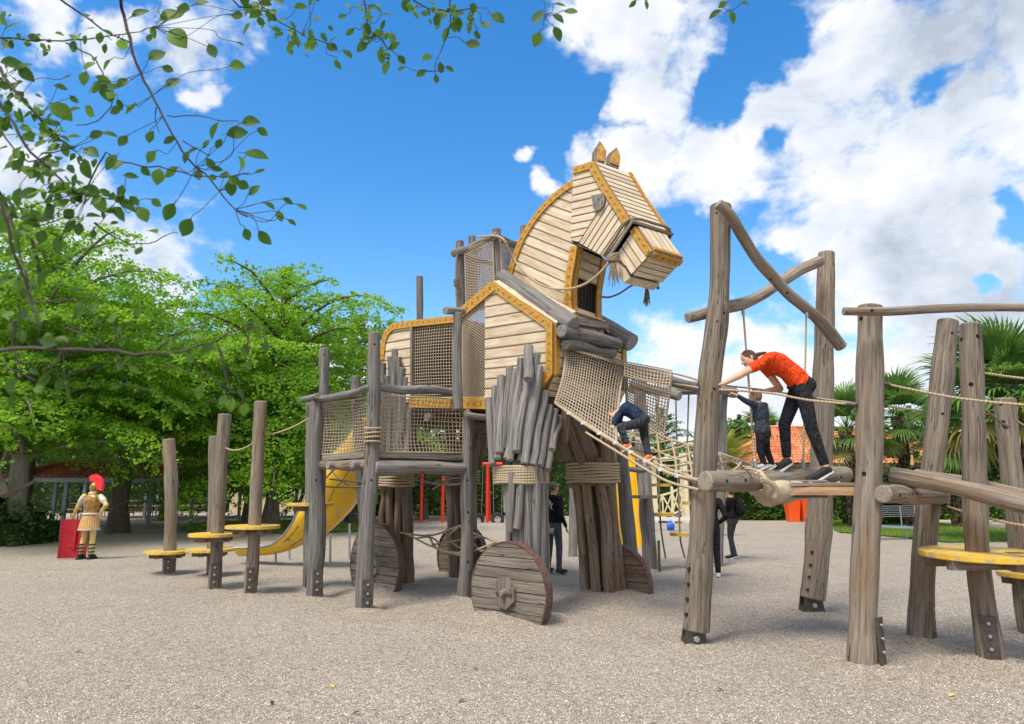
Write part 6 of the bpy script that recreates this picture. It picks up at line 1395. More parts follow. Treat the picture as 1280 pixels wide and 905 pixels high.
def person(label, J, face, s=1.0, skin='skin', top='black_cloth', legs='jeans', shoe='black_shoe', sole='white_rubber', hair='hair_brown', sleeve=1.0, legcut=.9, hairstyle='short', group=None, cat='person', vox=.009, name='person', extra=None, trunk_f=None, hem=.0, sw=.19, nofeet=False):
    """J: joints in world space. face: direction the head looks. s: body size relative to an adult"""
    t = thing(name, label, cat, (J['pelvis'].x, J['pelvis'].y, min(J['la'].z, J['ra'].z)-.06*s), group)
    f = V(face).normalized(); hd = J['head']; nk = J['neck']; sp = (J['neck']-J['pelvis']).normalized()
    sd = (J['ls']-J['rs']).normalized(); fr = V(trunk_f).normalized() if trunk_f is not None else sd.cross(sp).normalized()*1.0
    hs = .092*s*(1.15 if s < .75 else 1.0)
    hu = (hd-nk).normalized(); hu = (hu - f*hu.dot(f)*.6).normalized(); hside = hu.cross(f).normalized(); hu = f.cross(hside).normalized()
    def torso(mb, g, lo=0.0, hi=1.0):
        P, N = J['pelvis'], J['neck']; mid = J.get('spine'); R = []
        for q, w, d in ((-.08, .135, .10), (.0, .165, .12), (.16, .158, .115), (.38, .135, .10), (.62, .158, .115), (.82, .175, .11), (.93, .13, .085), (1.0, .06, .06)):
            if q < lo-.09 or q > hi: continue
            c = P.lerp(N, q)
            if mid is not None: k = 4*q*(1-q) if 0 < q < 1 else 0; c = c + (mid-(P+N)/2)*k
            hp = (J['lh']-J['rh']).normalized(); sdq = (hp*(1-max(0, q))+sd*max(0, q)).normalized(); frq = sdq.cross(sp).normalized()
            R.append((c, sdq*(w*s+g), frq*(d*s+g)))
        loft_m(mb, R)
    body = MB(); torso(body, 0)
    cap_m(body, nk-sp*.03*s, hd-hu*hs*.5, .056*s, .052*s)
    ell_m(body, hd, hside*hs*.80, f*hs*.98, hu*hs*1.22); cap_m(body, hd-hu*hs*.55+f*hs*.35, hd-hu*hs*.85+f*hs*.55, hs*.5, hs*.33)       # skull, jaw
    cap_m(body, hd+f*hs*.92+hu*hs*.05, hd+f*hs*1.12-hu*hs*.22, hs*.10, hs*.16); 
    for e in (-1, 1): ell_m(body, hd+hside*hs*.84*e-f*hs*.05-hu*hs*.08, hside*hs*.10, f*hs*.16, hu*hs*.26, 8, 6)
    for a, b, c in (('ls', 'le', 'lw'), ('rs', 're', 'rw')):
        cap_m(body, J[a], J[b], .050*s, .040*s); cap_m(body, J[b], J[c], .040*s, .026*s)
        d = (J[c]-J[b]).normalized(); hd_ = J.get(c+'_dir', d); hd_ = V(hd_).normalized(); pn = J.get(c+'_palm', V((0, 0, -1)) if abs(hd_.z) < .8 else V(f)); pn = (V(pn)-hd_*V(pn).dot(hd_)).normalized(); ps = hd_.cross(pn)
        curl = J.get(c+'_curl', .35); w = J[c]; pc = w+hd_*.05*s
        cap_m(body, w, w+hd_*.08*s, .026*s, .034*s, pn, .5)
        for i, (off, ln) in enumerate(((-.027, .070), (-.009, .080), (.009, .074), (.027, .058))):
            b0 = w+hd_*.088*s+ps*off*s; d1 = (hd_+pn*curl).normalized(); d2 = (hd_+pn*curl*3).normalized(); k1 = b0+d1*ln*.45*s; k2 = k1+d2*ln*.55*s
            cap_m(body, b0, k1, .0098*s, .0088*s, n=8, steps=2); cap_m(body, k1, k2, .0088*s, .0072*s, n=8, steps=2)
        tb = w+hd_*.028*s-ps*.026*s; cap_m(body, tb, tb+(hd_*.6-ps*.7+pn*.3).normalized()*.036*s, .0125*s, .011*s, n=8, steps=2); q = tb+(hd_*.6-ps*.7+pn*.3).normalized()*.036*s; cap_m(body, q, q+(hd_-ps*.15+pn*.4).normalized()*.028*s, .0105*s, .008*s, n=8, steps=2)
    for a, b, c in (('lh', 'lk', 'la'), ('rh', 'rk', 'ra')):
        cap_m(body, J[a], J[b], .080*s, .055*s); kb = J[b].lerp(J[c], .3); cap_m(body, J[b], kb, .053*s, .054*s); cap_m(body, kb, J[c], .054*s, .036*s)
        ft = J.get(c+'_toe'); 
        if ft is not None: cap_m(body, J[c]-UP*.03*s, ft, .035*s, .03*s)
    remesh('body', body, skin, t, vox)
    tp = MB(); torso(tp, .017*s, lo=.02-hem if hem == 0 else -.2)
    if hem: cap_m(tp, J['pelvis']-sp*hem*s, J['pelvis']+sp*.05*s, .165*s, .165*s, fr, .75)
    for a, b, c in (('ls', 'le', 'lw'), ('rs', 're', 'rw')):
        cap_m(tp, J['neck'].lerp(J[a], .5)-sp*.03*s, J[a], .062*s, .066*s)
        if sleeve > .15: 
            e = J[a].lerp(J[b], min(1, sleeve*2)) ; cap_m(tp, J[a], e, .066*s, .052*s)
            if sleeve > .5: cap_m(tp, J[b], J[b].lerp(J[c], (sleeve-.5)*2*.94), .052*s, .038*s)
    remesh('shirt', tp, top, t, vox, 5)
    tr = MB(); P = J['pelvis']; hp = (J['lh']-J['rh']).normalized(); hf = hp.cross(sp).normalized()
    loft_m(tr, [(P+sp*.10*s, hp*.150*s, hf*.118*s), (P, hp*.178*s, hf*.135*s), (P-sp*.09*s, hp*.165*s, hf*.13*s), (P-sp*.13*s, hp*.13*s, hf*.10*s)])
    for a, b, c in (('lh', 'lk', 'la'), ('rh', 'rk', 'ra')):
        cap_m(tr, J[a], J[b], .094*s, .068*s); e = J[b].lerp(J[c], legcut); cap_m(tr, J[b], e, .068*s, .052*s)
    remesh('trousers', tr, legs, t, vox, 4)
    for c in ('la', 'ra'):
        ft = J.get(c+'_toe')
        if ft is None: continue
        a = J[c]; heel = a-UP*.055*s-(ft-a).normalized()*.035*s; d = ft-a; fwd = V((d.x, d.y, d.z)).normalized(); sh = MB()
        cap_m(sh, heel+UP*.01*s, ft, .042*s, .034*s); cap_m(sh, a-UP*.01*s, heel.lerp(ft, .55)+UP*.008*s, .043*s, .036*s); so = remesh('shoe', sh, shoe, t, vox, 2)
        sl_ = MB(); u = fwd.cross(UP).normalized(); dn = u.cross(fwd).normalized(); dn = dn if dn.z < 0 else -dn; cc = (heel+ft)/2+dn*.034*s; L = (ft-heel).length/2+.036*s
        P = [cc+fwd*L*x+u*.043*s*y for x, y in ((-1, -.5), (-.9, -.85), (-.2, -.85), (.5, -1), (.9, -.7), (1, -.1), (.95, .6), (.5, 1), (-.2, .85), (-.9, .85), (-1, .5))]; sl_.prism(P, dn, -.006*s, .014*s); part('sole', sl_, sole, so)
    hr = MB()
    if hairstyle != 'none':
        bk = -f
        ell_m(hr, hd+hu*hs*.20+bk*hs*.14, hside*hs*.90, f*hs*1.0, hu*hs*1.14); 
        if hairstyle != 'short': ell_m(hr, hd-hu*hs*.15+bk*hs*.35, hside*hs*.86, f*hs*.72, hu*hs*.95)
        if hairstyle == 'pony':
            p0 = hd+bk*hs*1.12+hu*hs*.25; cap_m(hr, p0-bk*hs*.2, p0+bk*hs*.25, hs*.24, hs*.28); cap_m(hr, p0+bk*hs*.25, J.get('pony', p0+bk*hs*1.2-UP*hs*.5), hs*.30, hs*.14)
        remesh('hair', hr, hair, t, .007*max(.7, s), 2)
    for e in (-1, 1): mb = MB(); ell_m(mb, hd+f*hs*.83+hside*hs*.34*e+hu*hs*.05, hside*hs*.12, f*hs*.09, hu*hs*.075, 8, 6); part('eye', mb, 'eye', t)
    mb = MB(); ell_m(mb, hd+f*hs*.93-hu*hs*.52, hside*hs*.24, f*hs*.07, hu*hs*.06, 8, 6); part('mouth', mb, 'lip', t)
    return t
def PX(x, y, Y): return W(x, y, Y)
# woman in orange, leaning forward over the toddler
Yw = 7.62
J = dict(pelvis=PX(1001, 481, Yw), neck=PX(951, 449, Yw), spine=PX(978, 458, Yw), head=PX(936.5, 449.5, Yw),
         ls=PX(948, 456, Yw-.17), le=PX(923, 470, Yw-.22), lw=PX(903, 480, Yw-.22), rs=PX(955, 458, Yw+.16), re=PX(975, 486, Yw+.14), rw=PX(957, 488.5, Yw+.04),
         lh=PX(1003, 486, Yw-.10), lk=PX(1014, 534, Yw-.22), la=PX(1032.5, 585, Yw-.30), la_toe=PX(1011, 598.5, Yw-.33),
         rh=PX(998, 484, Yw+.10), rk=PX(980.5, 530, Yw+.12), ra=PX(983.5, 574, Yw+.16), ra_toe=PX(971, 583, Yw+.05))
J['lw_dir'] = V((-.9, 0, -.2)); J['lw_curl'] = .7; J['rw_dir'] = V((-.9, -.3, .1)); J['rw_curl'] = .5; J['pony'] = PX(957, 440.5, Yw)
wom = person('woman in orange-red shirt and black jeans leaning over the toddler on the gangway', J, (-1, -.12, -.35), 1.0, 'skin', 'orange_cloth', 'black_denim', 'black_shoe', 'white_rubber', 'hair_brown', .18, .86, 'pony', sw=.19, vox=.008)
# toddler
Yc = 7.55; s_ = .60
J = dict(pelvis=PX(953.5, 540, Yc), neck=PX(949.5, 503, Yc), head=PX(944.5, 494.5, Yc), ls=PX(942, 506, Yc-.08), le=PX(930, 500, Yc-.14), lw=PX(921, 494, Yc-.18), rs=PX(956, 507, Yc+.08), re=PX(952, 520, Yc+.2), rw=PX(941, 521, Yc+.26),
         lh=PX(951, 543, Yc-.05), lk=PX(950, 562, Yc-.05), la=PX(955, 580, Yc-.04), la_toe=PX(947.5, 583.5, Yc-.06), rh=PX(956, 543, Yc+.05), rk=PX(958, 561, Yc+.06), ra=PX(965, 580, Yc+.06), ra_toe=PX(957, 584, Yc+.05))
J['lw_curl'] = .9; J['lw_dir'] = V((-1, .2, .5))
person('toddler in slate blue top gripping the handrail rope in front of the woman', J, (-.9, .45, -.1), s_, 'skin', 'slate', 'black_denim', 'grey_shoe', 'white_rubber', 'hair_blond', .95, .97, 'long', vox=.007, hem=.06)
# boy crawling up the net
Yb = 9.0; s_ = .78
J = dict(pelvis=PX(801, 525, Yb-.05), neck=PX(773, 513, Yb+.12), spine=PX(787, 512, Yb), head=PX(764.5, 519, Yb+.16), ls=PX(773, 519, Yb-.02), le=PX(766, 534, Yb-.12), lw=PX(756, 543, Yb-.15), rs=PX(776, 516, Yb+.28), re=PX(773, 531, Yb+.25), rw=PX(769, 543, Yb+.2),
         lh=PX(799, 529, Yb-.13), lk=PX(775.5, 534, Yb-.28), la=PX(784, 555, Yb-.3), la_toe=PX(776, 560, Yb-.3), rh=PX(804, 528, Yb+.05), rk=PX(806, 549, Yb-.05), ra=PX(811, 569, Yb-.15), ra_toe=PX(803, 576, Yb-.18))
J['lw_curl'] = .8; J['rw_curl'] = .8
person('boy in navy shirt and dark jeans crawling up the rope net bridge', J, (-.75, .2, -.65), s_, 'skin', 'navy', 'charcoal', 'orange_shoe', 'white_rubber', 'hair_blond', .42, .92, 'short', vox=.009)
def standing(x, yf, lean=0, face=(0, 1, 0), s=1.0, arms=None, stance=.10, toe=None, Y=None):
    g = G(x, yf) if Y is None else V((W(x, yf, Y).x, Y, 0)); f = V((face[0], face[1], 0)).normalized(); r = V((f.y, -f.x, 0)); h = 1.75*s
    q = lambda fr, rt, z: g + f*fr*s + r*rt*s + UP*z*h
    J = dict(pelvis=q(0, 0, .54), neck=q(.0, 0, .835), head=q(.025, 0, .918), ls=q(0, -.19, .80), rs=q(0, .19, .80), le=q(-.03, -.25, .63), re=q(-.03, .25, .63), lw=q(.04, -.27, .485), rw=q(.04, .27, .485),
             lh=q(0, -.095, .52), rh=q(0, .095, .52), lk=q(.02, -.10-stance*.3, .285), rk=q(.02, .10+stance*.3, .285), la=q(-.01, -.10-stance*.5, .05), ra=q(-.01, .10+stance*.5, .05))
    J['la_toe'] = q(.14, -.12-stance*.6, .022); J['ra_toe'] = q(.14, .12+stance*.6, .022); J['lw_dir'] = V((0, 0, -1))+f*.25; J['rw_dir'] = V((0, 0, -1))+f*.25
    J['q'] = q; return J
J = standing(692.5, 716, face=(.75, .66, 0), s=1.0); Yn = J['pelvis'].y; q = J.pop('q'); J['rw'] = q(.10, .24, .50); J['re'] = q(-.06, .27, .62)
man = person('man in black hooded jacket and grey jeans standing behind the near front leg', J, (.9, .4, 0), 1.0, 'skin_tan', 'black_cloth', 'jeans', 'black_shoe', 'black_shoe', 'hair_grey', 1.0, .98, 'short', hem=.02)
mb = MB(); sp_ = J['neck']-UP*.02-V((.75, .66, 0)).normalized()*.09; cap_m(mb, sp_+V((-.08, .07, -.02)), sp_+V((.08, -.07, -.02)), .055, .055); cap_m(mb, sp_-UP*.03, sp_-UP*.12-V((.05, .05, 0)), .06, .03); remesh('hood', mb, 'black_cloth', man, .01, 3)
mb = MB(); cap_m(mb, J['pelvis']-UP*.06, J['pelvis']+UP*.0, .172, .172, (.75, .66, 0), .78); remesh('shirt_hem', mb, 'white_cloth', man, .01, 2)
# lettering on his back: OIL in arched white print
def text_obj(s, size, loc, rot, mat, par, ext=.003):
    cu = bpy.data.curves.new('lettering', 'FONT'); cu.body = s; cu.size = size; cu.extrude = ext; cu.align_x = 'CENTER'; cu.align_y = 'CENTER'; o = bpy.data.objects.new('lettering', cu); C.objects.link(o); dg = bpy.context.evaluated_depsgraph_get()
    me = bpy.data.meshes.new_from_object(o.evaluated_get(dg)); bpy.data.objects.remove(o); me.materials.clear(); me.materials.append(M[mat]); return put('lettering', me, par, None, Matrix.Translation(V(loc)) @ rot)
bf_ = V((.75, .66, 0)).normalized(); bp = J['pelvis'].lerp(J['neck'], .66)-bf_*.145; Rz = Matrix.Rotation(math.atan2(bf_.y, bf_.x)-math.pi/2, 4, 'Z') @ Matrix.Rotation(math.pi/2, 4, 'X')
rgt = V((bf_.y, -bf_.x, 0))
for i, (ch_, dx, dz, rt) in enumerate((('O', .0, .05, -.25), ('I', .065, .01, -.45), ('L', .115, -.035, -.55))):
    text_obj(ch_, .15, bp+rgt*dx+UP*dz+bf_*(.0 if i else .0)-bf_*.005, Rz @ Matrix.Rotation(rt, 4, 'Z'), 'paper_white', man)
# woman with backpack and the one half hidden by the trestle post
J = standing(918, 698, face=(-.75, .55, 0), s=.95, stance=.04); q = J.pop('q'); J['re'] = q(.14, .20, .64); J['rw'] = q(.26, .05, .76); J['le'] = q(.14, -.20, .64); J['lw'] = q(.28, -.02, .77); J['rk'] = q(.10, .08, .285); J['ra'] = q(.0, .06, .05); J['ra_toe'] = q(.15, .06, .02)
wb = person('woman in black jacket and grey leggings with a small black backpack', J, (-.75, .55, 0), .95, 'skin', 'black_cloth', 'charcoal', 'black_shoe', 'white_rubber', 'hair_brown', 1.0, .98, 'long', hem=.02)
mb = MB(); f_ = V((-.75, .55, 0)).normalized(); bc = J['pelvis'].lerp(J['neck'], .50)-f_*.20; ell_m(mb, bc, V((f_.y, -f_.x, 0))*.14, f_*.09, UP*.21); ell_m(mb, bc-f_*.06-UP*.06, V((f_.y, -f_.x, 0))*.10, f_*.06, UP*.10); cap_m(mb, bc+UP*.2, bc+UP*.2+f_*.1, .02, .02)
bpk = solo('backpack', mb, 'black_cloth', 'small black backpack worn by the woman in the black jacket', 'backpack'); 
for e in (-1, 1): sb = MB(); o_ = V((f_.y, -f_.x, 0))*.09*e; sb.tube([bc+UP*.17+o_, bc+UP*.22+o_+f_*.14, bc+UP*.12+o_+f_*.26], .014, 6); part('strap', sb, 'black_cloth', bpk)
J = standing(890.5, 722, face=(.2, 1, 0), s=.97, stance=.02); q = J.pop('q'); J['re'] = q(-.10, .30, .64); J['rw'] = q(.02, .17, .57); J['rw_dir'] = V((-.6, .3, 0))
person('person in black clothes half hidden behind the trestle post, elbow bent', J, (.2, 1, 0), .97, 'skin', 'black_cloth', 'black_denim', 'grey_shoe', 'white_rubber', 'hair_brown', 1.0, .93, 'long', hem=.02)
# second soldier statue seen in slivers beyond (orange skirt and red cloth)
def soldier(label, g, f, s, flip=False, shield=True, look=None):
    f = V(f).normalized(); lk_ = V(look).normalized() if look else f; lr = V((lk_.y, -lk_.x, 0)); r = V((f.y, -f.x, 0)); q = lambda fr, rt, z: V(g)+f*fr*s+r*rt*s+UP*z*1.8*s
    t = thing('soldier_statue', label, 'statue', g)
    J = dict(pelvis=q(0, 0, .53), neck=q(0, 0, .83), head=q(.03, -.02, .905), ls=q(0, -.21, .80), rs=q(0, .21, .80), le=q(.03, -.36, .67), lw=q(.12, -.50, .575), re=q(-.04, .40, .69), rw=q(.04, .21, .58), lh=q(0, -.10, .52), rh=q(0, .10, .52), lk=q(.04, -.13, .28), rk=q(0, .12, .28), la=q(0, -.15, .05), ra=q(0, .12, .05))
    b = MB(); sp = UP
    loft_m(b, [(q(0, 0, .44), r*.15*s, f*.12*s), (q(0, 0, .53), r*.165*s, f*.125*s), (q(0, 0, .62), r*.14*s, f*.11*s), (q(0, 0, .73), r*.175*s, f*.125*s), (q(0, 0, .80), r*.17*s, f*.11*s), (q(0, 0, .84), r*.06*s, f*.06*s)])
    cap_m(b, J['neck'], J['head'], .055*s, .055*s); ell_m(b, J['head'], lr*.08*s, lk_*.095*s, UP*.115*s); cap_m(b, J['head']+lk_*.09*s, J['head']+lk_*.11*s-UP*.03*s, .012*s, .016*s)
    for a, c, d in (('ls', 'le', 'lw'), ('rs', 're', 'rw')):
        cap_m(b, J[a], J[c], .062*s, .05*s); cap_m(b, J[c], J[d], .05*s, .034*s); dd = (J[d]-J[c]).normalized(); dd = (dd+V((0, 0, -.3))).normalized(); cap_m(b, J[d], J[d]+dd*.07*s, .032*s, .04*s, UP, .6); ps = dd.cross(UP).normalized()
        for k in (-.027, -.009, .009, .027): cap_m(b, J[d]+dd*.08*s+ps*k*s, J[d]+dd*(.13-abs(k)*.5)*s+ps*k*s-UP*.03*s, .011*s, .009*s, n=8, steps=2)
        cap_m(b, J[d]+dd*.03*s-ps*.03*s, J[d]+dd*.07*s-ps*.055*s, .013*s, .010*s, n=8, steps=2)
    for a, c, d in (('lh', 'lk', 'la'), ('rh', 'rk', 'ra')):
        cap_m(b, J[a], J[c], .088*s, .062*s); k = J[c].lerp(J[d], .35); cap_m(b, J[c], k, .060*s, .062*s); cap_m(b, k, J[d], .062*s, .042*s); cap_m(b, J[d]-UP*.03*s, J[d]-UP*.045*s+f*.15*s, .045*s, .038*s)
    remesh('body', b, 'statue_skin', t, .012, 3)
    c = MB(); loft_m(c, [(q(0, 0, .56), r*.165*s, f*.135*s), (q(0, 0, .62), r*.155*s, f*.13*s), (q(0, 0, .73), r*.195*s, f*.15*s), (q(0, 0, .80), r*.20*s, f*.13*s), (q(0, 0, .825), r*.12*s, f*.10*s)]); remesh('cuirass', c, 'gold', t, .012, 3)
    for e, sh, el in ((-1, 'ls', 'le'), (1, 'rs', 're')): c = MB(); cap_m(c, J[sh].lerp(J[el], .15), J[sh].lerp(J[el], .5), .07*s, .072*s); remesh('sleeve', c, 'statue_white', t, .012, 1)
    for i in range(26):          # pleats of the skirt
        a = 2*math.pi*i/26; a1 = 2*math.pi*(i+.86)/26; P = []
        for an, rr, z in ((a, 1, .57), (a1, 1, .57), (a1, 1.42, .385), (a, 1.42, .385)): P.append(q(0, 0, z)+r*math.cos(an)*.165*rr*s+f*math.sin(an)*.14*rr*s)
        m_ = MB(); n_ = (r*math.cos(a)+f*math.sin(a)).normalized(); m_.prism(P, n_, -.012*s, .006*s); part('pleat', m_, 'statue_skirt', t)
        m_ = MB(); m_.prism([P[3], P[2], P[2]-UP*.03*s, P[3]-UP*.03*s], n_, -.012*s, .010*s); part('skirt_hem', m_, 'statue_white', t)
    m_ = MB(); m_.tube([q(0, 0, .575)+r*math.cos(a)*.178*s+f*math.sin(a)*.15*s for a in np.linspace(0, 6.2832, 25)], .022*s, 6, False); part('belt', m_, 'statue_white', t)
    m_ = MB(); m_.tube([q(0, 0, .838)+r*math.cos(a)*.075*s+f*math.sin(a)*.075*s for a in np.linspace(0, 6.2832, 17)], .022*s, 6, False); part('collar', m_, 'statue_white', t)
    h = MB(); ell_m(h, J['head']+UP*.02*s-lk_*.02*s, lr*.10*s, lk_*.110*s, UP*.125*s); cap_m(h, J['head']-lk_*.08*s-UP*.07*s, J['head']-lk_*.12*s-UP*.10*s, .05*s, .03*s, lk_, .5); hl = remesh('helmet', h, 'gold', t, .01, 2)
    cr = MB(); K = 18; hc = J['head']+UP*.02*s
    for i in range(K):
        a0 = math.radians(55+145*i/K); a1 = math.radians(55+145*(i+.99)/K); fn_ = lambda a, R: hc+UP*.02+lk_*math.cos(a)*R*s+UP*math.sin(a)*R*s
        cr.prism([fn_(a0, .12), fn_(a1, .12), fn_(a1, .27+.05*(i/K)), fn_(a0, .27+.05*(i/K))], lr, -.03*s, .03*s)
    part('crest', cr, 'statue_red', t)
    for k in ('la', 'ra'):
        for z in (.05, .10, .16, .22):
            m_ = MB(); p = J[k]+UP*(z-.04)*1.8*s*.75; m_.tube([p+r*math.cos(a)*.060*s+f*math.sin(a)*.062*s for a in np.linspace(0, 6.2832, 13)], .017*s, 5, False); part('boot_strap', m_, 'black_shoe', t)
        m_ = MB(); m_.box(J[k]-UP*.075*s+f*.05*s, r*.05*s, f*.13*s, UP*.02*s); part('boot_sole', m_, 'black_shoe', t)
        m_ = MB(); cap_m(m_, J[k]-UP*.02*s, J[k]-UP*.04*s+f*.13*s, .052*s, .045*s); part('boot', m_, 'black_shoe', t)
    if shield:
        m_ = MB(); sc_ = q(.16, -.44, 0); W_ = .30*s; H_ = .90*s; n = 9; f2 = (f*.8+r*-.25).normalized(); r2 = V((f2.y, -f2.x, 0))
        for i in range(n):
            x0 = -1+2*i/n; x1 = -1+2*(i+1)/n; d0 = -.10*(x0*x0); d1 = -.10*(x1*x1)
            m_.prism([sc_+r2*W_*x0+f2*d0*s+UP*.01, sc_+r2*W_*x1+f2*d1*s+UP*.01, sc_+r2*W_*x1+f2*d1*s+UP*H_, sc_+r2*W_*x0+f2*d0*s+UP*H_], f2, -.015, .015)
        sh = solo('shield', m_, 'shield_red', 'curved dark red shield held upright at the left of the soldier statue', 'shield')
        for z in (.32, .72): m_ = MB(); m_.box(sc_-f2*.03+UP*H_*z, r2*W_*.62, f2*.012, UP*.03); part('crossbar', m_, 'shield_red', sh)
        m_ = MB(); m_.box(sc_-f2*.045+UP*H_*.55, r2*.03, f2*.015, UP*H_*.30); part('grip_bar', m_, 'shield_red', sh)
    return t
soldier('painted soldier statue seen from behind with red crest, gold armour and pleated skirt', G(107, 699)+UP*.0, (.10, .99, 0), .98, look=(-.9, .35, 0))
soldier('small part of a second painted soldier statue behind the two women in black', V((W(904, 640, 24).x, 24, 0)), (-.3, -.95, 0), .95, shield=False)
# ================================================================= BACKGROUND THINGS
def tiled_shed(label, cx, cy, w, d, zr, ze, rot, mat, posts=True, name='shelter', cat='shelter', walls=False, seed=0, nc=30, nr=9):
    """hipped / gabled roof of clay tiles on thin steel posts"""
    t = thing(name, label, cat, (cx, cy, 0)); R = Matrix.Rotation(rot, 3, 'Z'); q = lambda x, y, z: V((cx, cy, 0)) + R @ V((x, y, z))
    hip = d*.45
    for side, (A, B, Cc, D) in enumerate(((q(-w/2, -d/2, ze), q(w/2, -d/2, ze), q(w/2-hip, 0, zr), q(-w/2+hip, 0, zr)), (q(w/2, d/2, ze), q(-w/2, d/2, ze), q(-w/2+hip, 0, zr), q(w/2-hip, 0, zr)), (q(w/2, -d/2, ze), q(w/2, d/2, ze), q(w/2-hip, 0, zr), q(w/2-hip, 0, zr)), (q(-w/2, d/2, ze), q(-w/2, -d/2, ze), q(-w/2+hip, 0, zr), q(-w/2+hip, 0, zr)))):
        n = (B-A).cross(D-A).normalized(); n = n if n.z > 0 else -n; mb = MB(); k = nc if side < 2 else max(6, int(nc*d/w)); rows = nr
        for i in range(k):
            s0, s1 = i/k, (i+1)/k
            for j in range(rows):
                t0, t1 = j/rows, (j+1.08)/rows; P = lambda s, t_: (A.lerp(B, s)).lerp(D.lerp(Cc, s), min(1, t_)); sm = (s0+s1)/2
                lift = .03; a, b, c, e = P(s0, t0), P(s1, t0), P(s1, t1), P(s0, t1); am, cm = P(sm, t0)+n*(.085), P(sm, t1)+n*(.055)
                mb.add([a+n*lift, am, b+n*lift, c, cm, e], [(0, 1, 4, 5), (1, 2, 3, 4), (0, 2, 1)])
        o = part('roof_tiles', mb, mat, t, kind='stuff'); mb = MB(); mb.prism([A, B, Cc, D] if (Cc-D).length > .01 else [A, B, Cc], n, -.10, -.02); part('roof_boards', mb, 'plank_grey', t)
    mb = MB(); mb.tube([q(-w/2+hip, 0, zr+.06), q(w/2-hip, 0, zr+.06)], .09, 8, True); part('ridge', mb, mat, t)
    for (a, b) in ((q(-w/2, -d/2, ze), q(-w/2+hip, 0, zr)), (q(w/2, -d/2, ze), q(w/2-hip, 0, zr))): mb = MB(); mb.tube([a+UP*.06, b+UP*.08], .085, 8, True); part('ridge', mb, mat, t)
    mb = MB(); mb.box(q(0, -d/2+.05, ze-.10), R @ V((w/2, 0, 0)), R @ V((0, .04, 0)), UP*.09); part('fascia', mb, 'metal_bluegrey' if not walls else 'bark', t)
    if posts:
        for x in (-w/2+.4, -w/6, w/6, w/2-.4):
            for y in (-d/2+.3, d/2-.3): mb = MB(); mb.box(q(x, y, (ze-.1)/2), R @ V((.07, 0, 0)), R @ V((0, .07, 0)), UP*(ze-.1)/2); part('post', mb, 'metal_bluegrey', t)
    if walls:
        mb = MB(); mb.box(q(0, 0, (ze-.12)/2), R @ V((w/2-.5, 0, 0)), R @ V((0, d/2-.5, 0)), UP*(ze-.12)/2); wl = part('wall', mb, 'wall_cream', t)
        for x in (-w*.25, w*.05, w*.3):
            mb = MB(); mb.box(q(x, -d/2+.49, 1.45), R @ V((.5, 0, 0)), R @ V((0, .03, 0)), UP*.6); wf = part('window', mb, 'cream_paint', t); mb = MB(); mb.box(q(x, -d/2+.455, 1.45), R @ V((.42, 0, 0)), R @ V((0, .02, 0)), UP*.52); part('pane', mb, 'glass_dark', wf)
    return t
tiled_shed('open picnic shelter with red clay tile roof behind the soldier statue', -17.1, 29.5, 6.6, 3.4, 2.62, 2.02, .12, 'tile_red', nc=26, nr=8)
tiled_shed('second red tiled shelter roof showing left of the leftmost stepping post', -17.6, 38.5, 11, 4, 3.0, 2.35, 0.0, 'tile_red', nc=30, nr=6)
tiled_shed('cream building with red tile roof seen between the leftmost posts', -15.4, 47, 7, 5, 3.6, 2.7, .1, 'tile_red', posts=False, walls=True, name='small_building', cat='building', nc=24, nr=6)
tiled_shed('building with orange terracotta tile roof behind the woman in orange', 17.6, 39.5, 13, 7.4, 5.0, 2.85, .10, 'tile', posts=False, walls=True, name='tiled_building', cat='building', nc=46, nr=14)
tiled_shed('low terracotta roof seen between the posts on the right', 27.5, 41, 9, 5, 3.6, 2.55, -.1, 'tile', posts=False, walls=True, name='tiled_building', cat='building', nc=30, nr=8)
def picnic(x, y, rot, lab, mat='plank_deck'):
    t = thing('picnic_table', lab, 'picnic table', (x, y, 0), 'picnic tables on the left'); R = Matrix.Rotation(rot, 3, 'Z'); q = lambda a, b, z: V((x, y, 0))+R @ V((a, b, z))
    for i in range(4): mb = MB(); mb.box(q(0, -.27+.18*i, .74), R @ V((.95, 0, 0)), R @ V((0, .08, 0)), UP*.02); part('top_board', mb, 'plank_grey', t)
    for s in (-1, 1):
        for k in (0, 1): mb = MB(); mb.box(q(0, s*(.62+.15*k), .44), R @ V((.95, 0, 0)), R @ V((0, .068, 0)), UP*.02); part('seat_board', mb, mat, t)
        for a in (-.7, .7):
            mb = MB(); mb.tube([q(a, s*.7, 0), q(a, s*.7, .43)], .025, 6); part('leg', mb, 'metal_dark', t)
            mb = MB(); mb.tube([q(a, s*.2, 0), q(a, s*.2, .73)], .025, 6); part('leg', mb, 'metal_dark', t)
for i, (px_, py_, r_, lab) in enumerate(((80, 652, .1, 'picnic table with brown seats under the tiled shelter left of the statue'), (112, 646, .2, 'picnic table in the shelter just behind the soldier statue'), (176, 646, .1, 'picnic table right of the thick tree trunk'), (196, 641, 0, 'picnic table half hidden by the leftmost stepping post'), (228, 641, .1, 'picnic table between the leftmost posts'), (243, 639, .1, 'farthest picnic table right of the others'), (158, 640, .1, 'picnic table just behind the thick tree trunk'))):
    g = G(px_, py_); picnic(g.x, g.y, r_, lab)
g = G(195, 643); mb = MB(); mb.tube([g, g+UP*2.9], .06, 8); solo('steel_post', mb, 'metal_bluegrey', 'thin blue grey steel post left of the leftmost stepping post', 'post')
